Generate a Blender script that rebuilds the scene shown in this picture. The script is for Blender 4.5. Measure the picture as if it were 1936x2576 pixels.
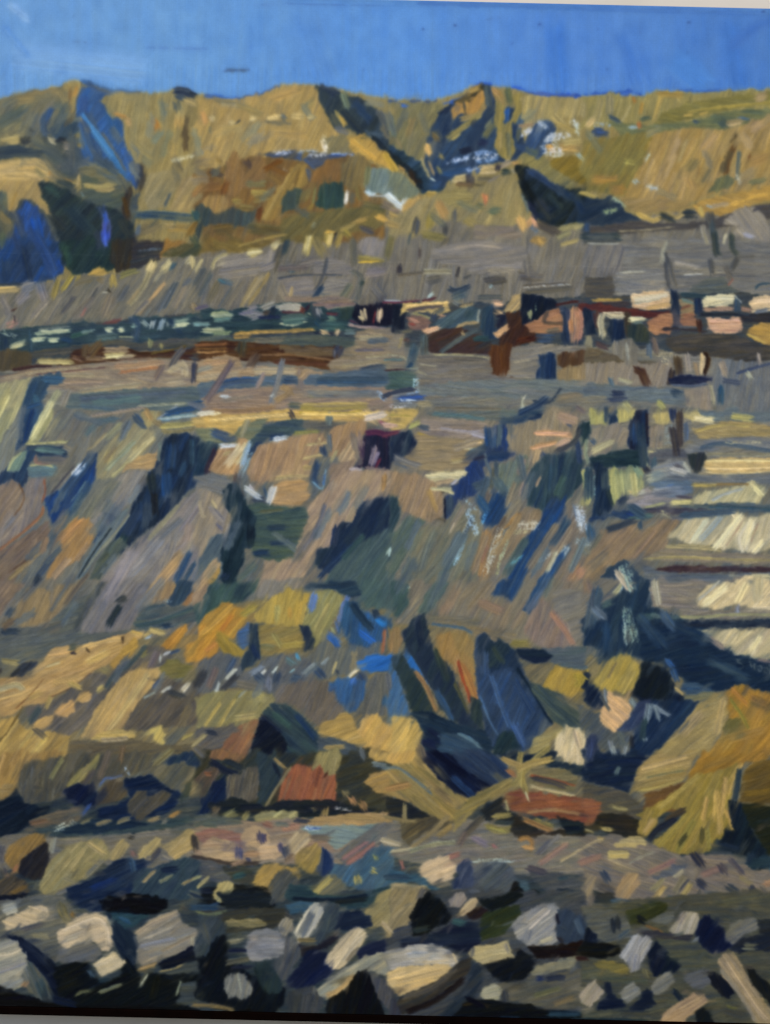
import bpy, math
import numpy as np
from mathutils import Matrix, Vector

# ------------------------------------------------------------------ camera, world, sun, exposure
for o in list(bpy.data.objects):
    bpy.data.objects.remove(o)
SC = bpy.context.scene
COL = SC.collection
S = 0.0003                      # metres per picture unit of the canvas
THETA = 0.0232                  # the hand held camera leans a little
ZC = 1.50                       # height of the picture centre above the pavement
DIST = 1.6
cam_d = bpy.data.cameras.new('camera')
cam = bpy.data.objects.new('camera', cam_d)
COL.objects.link(cam)
cam_d.sensor_fit = 'VERTICAL'
cam_d.sensor_height = 24.0
cam_d.lens = 24.0 * DIST / (2576 * S)
cam_d.clip_start = 0.02
cam_d.clip_end = 500
ct, st = math.cos(THETA), math.sin(THETA)
R = Matrix(((ct, -st, 0), (0, 0, -1), (st, ct, 0)))
cam.matrix_world = Matrix.Translation((0, -DIST, ZC)) @ R.to_4x4()
SC.camera = cam

SUN_EL, SUN_AZ = math.radians(47), math.radians(-32)   # azimuth measured from straight in front of the wall, towards the left
world = bpy.data.worlds.new('World')
SC.world = world
world.use_nodes = True
nt = world.node_tree
bg = nt.nodes['Background']
sky = nt.nodes.new('ShaderNodeTexSky')
sky.sky_type = 'NISHITA'
sky.sun_disc = False
sky.sun_elevation = SUN_EL
sky.sun_rotation = math.pi - SUN_AZ
nt.links.new(sky.outputs[0], bg.inputs[0])
bg.inputs[1].default_value = 0.10
sun_d = bpy.data.lights.new('sun', 'SUN')
sun_d.energy = SUN_E = 3.72
sun_d.angle = math.radians(0.6)
sun_d.color = (1.0, 0.93, 0.84)
sun = bpy.data.objects.new('sun', sun_d)
COL.objects.link(sun)
to_sun = Vector((math.cos(SUN_EL) * math.sin(SUN_AZ), -math.cos(SUN_EL) * math.cos(SUN_AZ), math.sin(SUN_EL)))
sun.rotation_euler = to_sun.to_track_quat('Z', 'Y').to_euler()
sun.location = to_sun * 8
SC.view_settings.view_transform = 'Standard'
SC.view_settings.look = 'None'
SC.view_settings.gamma = 1.0
SC.view_settings.exposure = EXPO = 0.0
SC.render.engine = 'CYCLES'

# ------------------------------------------------------------------ helpers
def prop(o, label=None, category=None, kind=None, group=None):
    if label: o['label'] = label
    if category: o['category'] = category
    if kind: o['kind'] = kind
    if group: o['group'] = group
    return o

def material(name, rough=0.6, spec=0.3):
    m = bpy.data.materials.new(name)
    m.use_nodes = True
    b = m.node_tree.nodes['Principled BSDF']
    b.inputs['Roughness'].default_value = rough
    b.inputs['Specular IOR Level'].default_value = spec
    return m, m.node_tree, b

def noise_color(t, b, c1, c2, scale, detail=6, bump=0.0, coord='Object'):
    tc = t.nodes.new('ShaderNodeTexCoord')
    n = t.nodes.new('ShaderNodeTexNoise')
    n.inputs['Scale'].default_value = scale
    n.inputs['Detail'].default_value = detail
    r = t.nodes.new('ShaderNodeValToRGB')
    r.color_ramp.elements[0].position = 0.3
    r.color_ramp.elements[1].position = 0.7
    r.color_ramp.elements[0].color = (*c1, 1)
    r.color_ramp.elements[1].color = (*c2, 1)
    t.links.new(tc.outputs[coord], n.inputs['Vector'])
    t.links.new(n.outputs[0], r.inputs[0])
    t.links.new(r.outputs[0], b.inputs['Base Color'])
    if bump:
        bp = t.nodes.new('ShaderNodeBump')
        bp.inputs['Strength'].default_value = bump
        bp.inputs['Distance'].default_value = 0.002
        t.links.new(n.outputs[0], bp.inputs['Height'])
        t.links.new(bp.outputs[0], b.inputs['Normal'])

def box(name, x0, x1, y0, y1, z0, z1, mat, parent=None, bevel=0.0):
    me = bpy.data.meshes.new(name)
    v = [(x, y, z) for x in (x0, x1) for y in (y0, y1) for z in (z0, z1)]
    f = [(0, 1, 3, 2), (4, 6, 7, 5), (0, 4, 5, 1), (2, 3, 7, 6), (0, 2, 6, 4), (1, 5, 7, 3)]
    me.from_pydata(v, [], f)
    me.materials.append(mat)
    o = bpy.data.objects.new(name, me)
    COL.objects.link(o)
    if bevel:
        bm = o.modifiers.new('bevel', 'BEVEL'); bm.width = bevel; bm.segments = 2
    if parent: o.parent = parent
    return o

# ------------------------------------------------------------------ the place: plastered wall and pavement
m_wall, t, b = material('white_plaster', 0.8, 0.2)
noise_color(t, b, (0.62, 0.58, 0.52), (0.74, 0.70, 0.64), 9, bump=0.25)
prop(box('plastered_wall', -4, 4, 0.0225, 0.25, 0, 3.2, m_wall), 'off white plastered wall that the painting hangs on', 'wall')
m_pave, t, b = material('pavement', 0.9, 0.2)
noise_color(t, b, (0.10, 0.095, 0.09), (0.17, 0.165, 0.155), 14, bump=0.3)
me = bpy.data.meshes.new('pavement')
me.from_pydata([(-60, -60, 0), (60, -60, 0), (60, 60, 0), (-60, 60, 0)], [], [(0, 1, 2, 3)])
me.materials.append(m_pave)
pv = bpy.data.objects.new('pavement', me); COL.objects.link(pv); prop(pv, kind='structure')

# ------------------------------------------------------------------ the canvas, in picture units (1 unit = 0.3 mm)
X0, Y0 = -10.0, -23.2            # picture position of the top left corner
CW, CH, G = 2060, 2552, 2.0      # canvas width and height, and the pitch of the relief grid
NX, NY = int(CW / G) + 1, int(CH / G) + 1
rng = np.random.default_rng(7)
GAIN, RELIEF = 1.0, 1.5

def to_canvas(p):
    p = np.asarray(p, float).reshape(-1, 2)
    dx, dy = p[:, 0] - X0, p[:, 1] - Y0
    return np.stack([(dx * ct + dy * st) / G, (-dx * st + dy * ct) / G], 1)

def world_of(a, bb):              # canvas units -> world X, Z of the wall plane
    ox = (X0 - 968) * ct + (Y0 - 1288) * st
    oy = -(X0 - 968) * st + (Y0 - 1288) * ct
    return (ox + a) * S, ZC - (oy + bb) * S

def value_noise(cell, seed):
    r = np.random.default_rng(seed)
    gy, gx = int(NY / cell) + 3, int(NX / cell) + 3
    g = r.random((gy, gx)).astype(np.float32)
    ys, xs = np.arange(NY) / cell, np.arange(NX) / cell
    yi, xi = ys.astype(int), xs.astype(int)
    fy, fx = (ys - yi)[:, None], (xs - xi)[None, :]
    fy, fx = fy * fy * (3 - 2 * fy), fx * fx * (3 - 2 * fx)
    return (g[yi][:, xi] * (1 - fy) * (1 - fx) + g[yi][:, xi + 1] * (1 - fy) * fx
            + g[yi + 1][:, xi] * fy * (1 - fx) + g[yi + 1][:, xi + 1] * fy * fx)
N_BIG = value_noise(14, 1); N_MID = value_noise(6, 2); N_FINE = value_noise(2.2, 3)
N_EDGE = (N_MID - .5) * 3.2 + (N_FINE - .5) * 1.6
N_DRY = 0.5 * value_noise(2.6, 4) + 0.5 * rng.random((NY, NX)).astype(np.float32)
WEAVE = (0.5 + 0.5 * np.sin(np.arange(NY) * 2.1))[:, None] * (0.5 + 0.5 * np.sin(np.arange(NX) * 2.1))[None, :]

RGB = np.zeros((NY, NX, 3), np.float32); RGB[:] = (0.36, 0.34, 0.30)
HGT = np.zeros((NY, NX), np.float32)       # paint thickness in mm
LAB = np.zeros((NY, NX), np.int16)
DET = np.zeros((NY, NX), bool)          # small deliberate touches that later brushing leaves alone
DX = np.full((NY, NX), 0.5, np.float32); DY = np.full((NY, NX), -0.866, np.float32)   # which way the bristles went
PARTS = [('bare_ground', 'thin grey ground of the canvas')]
PIDX = {}

def soften(A, k=1):
    for _ in range(k):
        A[1:-1] = 0.25 * A[:-2] + 0.5 * A[1:-1] + 0.25 * A[2:]
        A[:, 1:-1] = 0.25 * A[:, :-2] + 0.5 * A[:, 1:-1] + 0.25 * A[:, 2:]
    return A

def hexc(h):
    return np.array([int(h[i:i + 2], 16) / 255.0 for i in (0, 2, 4)], np.float32)

def ss(x):
    x = np.clip(x, 0, 1)
    return x * x * (3 - 2 * x)

def smooth1(n, k):
    x = rng.standard_normal(n + 2 * k)
    x = np.convolve(x, np.ones(k) / k, 'same')[k:k + n]
    return (x / (x.std() + 1e-6)).astype(np.float32)

def lay(sl, a, col, thick, bump, lab):
    """blend pigment col (h,w,3) with cover a onto the canvas window sl and pile up its thickness"""
    RGB[sl] = RGB[sl] * (1 - a[..., None]) + col * a[..., None]
    h = HGT[sl]
    HGT[sl] = h * (1 - 0.55 * a) + a * thick * bump
    if lab: LAB[sl] = np.where(a > 0.5, lab, LAB[sl])

def stroke(kind, c, w, pts, lab, clip=None, off=(0, 0), op=1.0):
    """one pull of a bristle brush along pts (grid units), w wide"""
    r = max(w / 2, 0.6)
    pad = r + 4
    x0, y0 = np.floor(pts.min(0) - pad).astype(int); x1, y1 = np.ceil(pts.max(0) + pad).astype(int)
    x0, y0, x1, y1 = max(x0, 0), max(y0, 0), min(x1, NX), min(y1, NY)
    if clip is not None:
        cx0, cy0 = off; ch, cw = clip.shape
        x0, y0, x1, y1 = max(x0, cx0), max(y0, cy0), min(x1, cx0 + cw), min(y1, cy0 + ch)
    if x1 <= x0 or y1 <= y0: return
    yy, xx = np.mgrid[y0:y1, x0:x1].astype(np.float32)
    sl = (slice(y0, y1), slice(x0, x1))
    if len(pts) > 2:                                 # bend the brush path smoothly
        q = [pts[0]]
        for i in range(len(pts) - 1):
            p0 = pts[max(i - 1, 0)]; p1 = pts[i]; p2 = pts[i + 1]; p3 = pts[min(i + 2, len(pts) - 1)]
            for tt in (0.25, 0.5, 0.75, 1.0):
                q.append(0.5 * (2 * p1 + (p2 - p0) * tt + (2 * p0 - 5 * p1 + 4 * p2 - p3) * tt ** 2 + (3 * p1 - p0 - 3 * p2 + p3) * tt ** 3))
        pts = np.array(q)
    best = np.full(xx.shape, 1e9, np.float32); U = np.zeros_like(xx); V = np.zeros_like(xx)
    acc = 0.0; nseg = len(pts) - 1
    seglen = np.linalg.norm(np.diff(pts, axis=0), axis=1)
    for i in range(nseg):
        L = seglen[i]
        if L < 1e-3: continue
        d = (pts[i + 1] - pts[i]) / L
        ux = (xx - pts[i][0]) * d[0] + (yy - pts[i][1]) * d[1]
        vx = -(xx - pts[i][0]) * d[1] + (yy - pts[i][1]) * d[0]
        lo = -1e6 if i == 0 else 0; hi = 1e6 if i == nseg - 1 else L
        uc = np.clip(ux, lo, hi)
        ue = np.clip(ux, 0, L)
        dist = np.hypot(ux - ue, vx)
        m = dist < best
        best = np.where(m, dist, best); U = np.where(m, acc + uc, U); V = np.where(m, vx, V)
        acc += L
    tot = seglen.sum()
    nb = int(2 * r * 2) + 8
    vi = np.clip(((V / r + 1) * 0.5 * (nb - 5) + 2), 0, nb - 1).astype(int)
    s0 = smooth1(nb, 3); s1 = smooth1(nb, 3); st1 = smooth1(nb, 2); st2 = smooth1(nb, 5)
    rag = min(0.16 * r + 0.7, 3.0)
    vv = np.clip(np.abs(V) / r, 0, 1)
    rnd = r * 0.55 * (1 - np.sqrt(1 - np.minimum(vv, .999) ** 2))
    begin = -r * 0.35 + rnd + s0[vi] * rag
    end = tot + r * 0.35 - rnd + s1[vi] * rag * 1.2
    edge = N_EDGE[sl]
    if kind == 'b':
        f = max(r * 0.75, 2.5)
        a = ss((r + 1.5 - np.abs(V) + edge * 1.2) / f) * ss((U - begin + r * .3 + edge) / f) * ss((end - U + r * .3 + edge) / f) * 0.72
    else:
        e = min(3.6, 1.2 + r * .5)
        a = ss((r - np.abs(V) + edge * .45) / e + .5) * ss((U - begin) / e + .5) * ss((end - U) / (e * 1.4) + .5)
        if kind == 'd':
            a = a * ss((N_DRY[sl] + 0.10 * st1[vi] - 0.41) * 7) * 0.92
        else:
            a = a * np.clip(0.96 + 0.05 * st1[vi] - 0.10 * np.clip(U / (tot + 1), 0, 1) * (st2[vi] > 0.2), 0.6, 1)
    a = a * op
    if clip is not None:
        a = a * clip[y0 - off[1]:y1 - off[1], x0 - off[0]:x1 - off[0]]
    if kind == 'd': DET[sl] |= a > .35
    elif tot > 1:
        dd = (pts[-1] - pts[0]); dd = dd / (np.linalg.norm(dd) + 1e-6)
        hit = a > 0.4
        if lab or w < 9: DET[sl] |= hit & (w < 13)
        else: DET[sl] &= ~hit
        DX[sl] = np.where(hit, dd[0], DX[sl]); DY[sl] = np.where(hit, dd[1], DY[sl])
    amp = 0.075 if kind != 'b' else 0.03
    lum = 1 + amp * st1[vi] + 0.05 * (N_BIG[sl] - .5) + 0.05 * (N_MID[sl] - .5)
    warm = 0.012 * st2[vi] + 0.02 * (N_BIG[sl] - .5)
    col = np.clip(c * lum[..., None] + warm[..., None] * np.array([1, .4, -1], np.float32), 0.005, 0.98)
    if kind == 's':                                  # the brush drags a little of the wet colour it crosses
        ua = RGB[sl]; wgt = a.sum() + 1e-3
        drag = (ua * a[..., None]).sum((0, 1)) / wgt
        k = (0.05 + 0.10 * (st2[vi] > 0.6) + 0.10 * np.clip(U / (tot + 1), 0, 1))[..., None]
        col = col * (1 - k) + drag * k
    if kind == 'b':
        lay(sl, a, col, 0.03, np.ones_like(a), lab)
    else:
        prof = 0.55 + 0.22 * st1[vi] + 0.45 * ss((vv - .72) * 5) + 0.4 * ss((U - tot + r * .5) / (r + 1))
        thick = 0.16 if kind == 's' else 0.10
        lay(sl, a, col, thick * min(1.0, 0.4 + w / 14), prof, lab)

FADE = [-1e6, -1e6]
def poly(cols, ang, w, P, lab):
    x0, y0 = np.floor(P.min(0) - 4).astype(int); x1, y1 = np.ceil(P.max(0) + 4).astype(int)
    x0, y0, x1, y1 = max(x0, 0), max(y0, 0), min(x1, NX), min(y1, NY)
    if x1 <= x0 or y1 <= y0: return
    yy, xx = np.mgrid[y0:y1, x0:x1].astype(np.float32)
    inside = np.zeros(xx.shape, bool); d2 = np.full(xx.shape, 1e9, np.float32)
    n = len(P)
    for i in range(n):
        a, b2 = P[i], P[(i + 1) % n]
        if (a[1] > b2[1]) != (b2[1] > a[1]) or a[1] != b2[1]:
            cr = ((a[1] > yy) != (b2[1] > yy)) & (xx < (b2[0] - a[0]) * (yy - a[1]) / ((b2[1] - a[1]) or 1e-9) + a[0])
            inside ^= cr
        e = b2 - a; L2 = (e ** 2).sum() + 1e-9
        tt = np.clip(((xx - a[0]) * e[0] + (yy - a[1]) * e[1]) / L2, 0, 1)
        d2 = np.minimum(d2, (xx - a[0] - tt * e[0]) ** 2 + (yy - a[1] - tt * e[1]) ** 2)
    sd = np.sqrt(d2); sd = np.where(inside, sd, -sd)
    sl = (slice(y0, y1), slice(x0, x1))
    m = ss((sd + N_EDGE[sl] * .8) / 3.4 + .5).astype(np.float32)
    px = X0 + (xx * ct - yy * st) * G; py = Y0 + (xx * st + yy * ct) * G
    run = np.minimum(px - FADE[0] if FADE[0] > 5 else 1e6, py - FADE[1] if FADE[1] > 5 else 1e6) / G
    run = ss((run + (N_BIG[sl] - .5) * 12 + (N_MID[sl] - .5) * 5 - 3) / 7).astype(np.float32)
    m = m * run
    base = cols[0]
    lum = 1 + 0.06 * (N_BIG[sl] - .5) + 0.05 * (N_MID[sl] - .5)
    lay(sl, m * .97, base * lum[..., None], 0.05, np.ones_like(m), lab)
    DX[sl] = np.where(m > .5, math.cos(math.radians(ang)), DX[sl]); DY[sl] = np.where(m > .5, -math.sin(math.radians(ang)), DY[sl])
    loose = ss((sd + N_EDGE[sl] * 1.5 + 1.2) / 2.4 + .5).astype(np.float32)
    loose = loose * run
    area = inside.sum()
    ln = w * 4.6
    cnt = int(area / (w * ln) * 2.6) + 2
    iy, ix = np.nonzero(inside)
    if len(iy) == 0: return
    for k in range(min(cnt, 1500)):
        j = rng.integers(len(iy)); c = (0.72 * cols[rng.integers(len(cols))] + 0.28 * base) * (1 + 0.025 * rng.standard_normal())
        th = math.radians(-ang) + rng.normal(0, .10)
        l2 = ln * rng.uniform(.35, .65)
        cx, cy = ix[j] + x0, iy[j] + y0
        d = np.array([math.cos(th), math.sin(th)]) * l2
        if rng.random() < .85 and math.sin(th) < 0: d = -d
        p = np.array([cx, cy], float)
        ww = w * rng.uniform(.6, 1.15)
        stroke('s', c, ww, np.array([p - d, p + rng.normal(0, .06, 2) * l2, p + d]), 0, loose, (x0, y0), op=rng.uniform(.4, .85))

def sky_wash():
    """broad soft upright pulls of blue, paler on the left and deeper on the right"""
    stops = np.array([0, 466, 722, 1048, 1398, 1747, 1990], float)
    cols = np.array([(104, 153, 209), (104, 155, 212), (95, 148, 213), (90, 144, 214), (84, 134, 207), (78, 127, 199), (75, 122, 192)], float) / 255
    lab = PIDX[next(q for q in PIDX if q.startswith('painted_sky'))]
    def blue(x, j):
        return (np.array([np.interp(x, stops, cols[:, i]) for i in range(3)]) + j).astype(np.float32)
    for x in np.arange(-30, 2000, 34.0):
        stroke('b', blue(x, rng.uniform(-.005, .005)), rng.uniform(46, 62), to_canvas([(x, -50), (x + rng.uniform(-20, 20), 285)]), lab)
    for _ in range(110):
        x, y = rng.uniform(0, 1950), rng.uniform(0, 210)
        stroke('b', blue(x, rng.uniform(-.013, .013)), rng.uniform(9, 24), to_canvas([(x, y), (x + rng.uniform(-20, 20), y + rng.uniform(30, 90))]), 0, op=.6)

def paint(text):
    ox = oy = 0.0; u = 1.0; lab = 0
    for line in text.strip().splitlines():
        f = line.split()
        if not f: continue
        if f[0] == 'SKY':
            sky_wash()
        elif f[0] == 'T':
            ox, oy, u = float(f[1]), float(f[2]), float(f[3])
            if u > 20: u /= 10 / 1.0
        elif f[0][0] == '@':
            s = line[1:]
            if not s: lab = 0
            else:
                if s not in PIDX:
                    PIDX[s] = len(PARTS); PARTS.append(tuple(s.split(';')))
                lab = PIDX[s]
        elif f[0] == 'P':
            v = np.array([float(x) for x in f[4:]])
            if len(v) % 2: v = v[:-1]
            v = v.reshape(-1, 2)
            if u < 5:                                # let neighbouring passages of paint run into each other
                v = np.where(v < -0.5, v - 5, v)
                v[:, 0] = np.where(v[:, 0] > 166.5, v[:, 0] + 5, v[:, 0])
                v[:, 1] = np.where(v[:, 1] > 148.5, v[:, 1] + 5, v[:, 1])
            P = to_canvas(v * u + (ox, oy))
            FADE[:] = [ox, oy] if u < 5 else [-1e6, -1e6]
            poly([hexc(c) for c in f[1].split(',')], float(f[2]), float(f[3]) * u / G * (0.55 if u < 20 and u > 5 else 1.0), P, lab)
        else:
            v = np.array([float(x) for x in f[3:]])
            if len(v) % 2: v = v[:-1]
            pts = to_canvas(v.reshape(-1, 2) * u + (ox, oy))
            stroke(f[0], hexc(f[1]), float(f[2]) * u / G, pts, lab)

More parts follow.
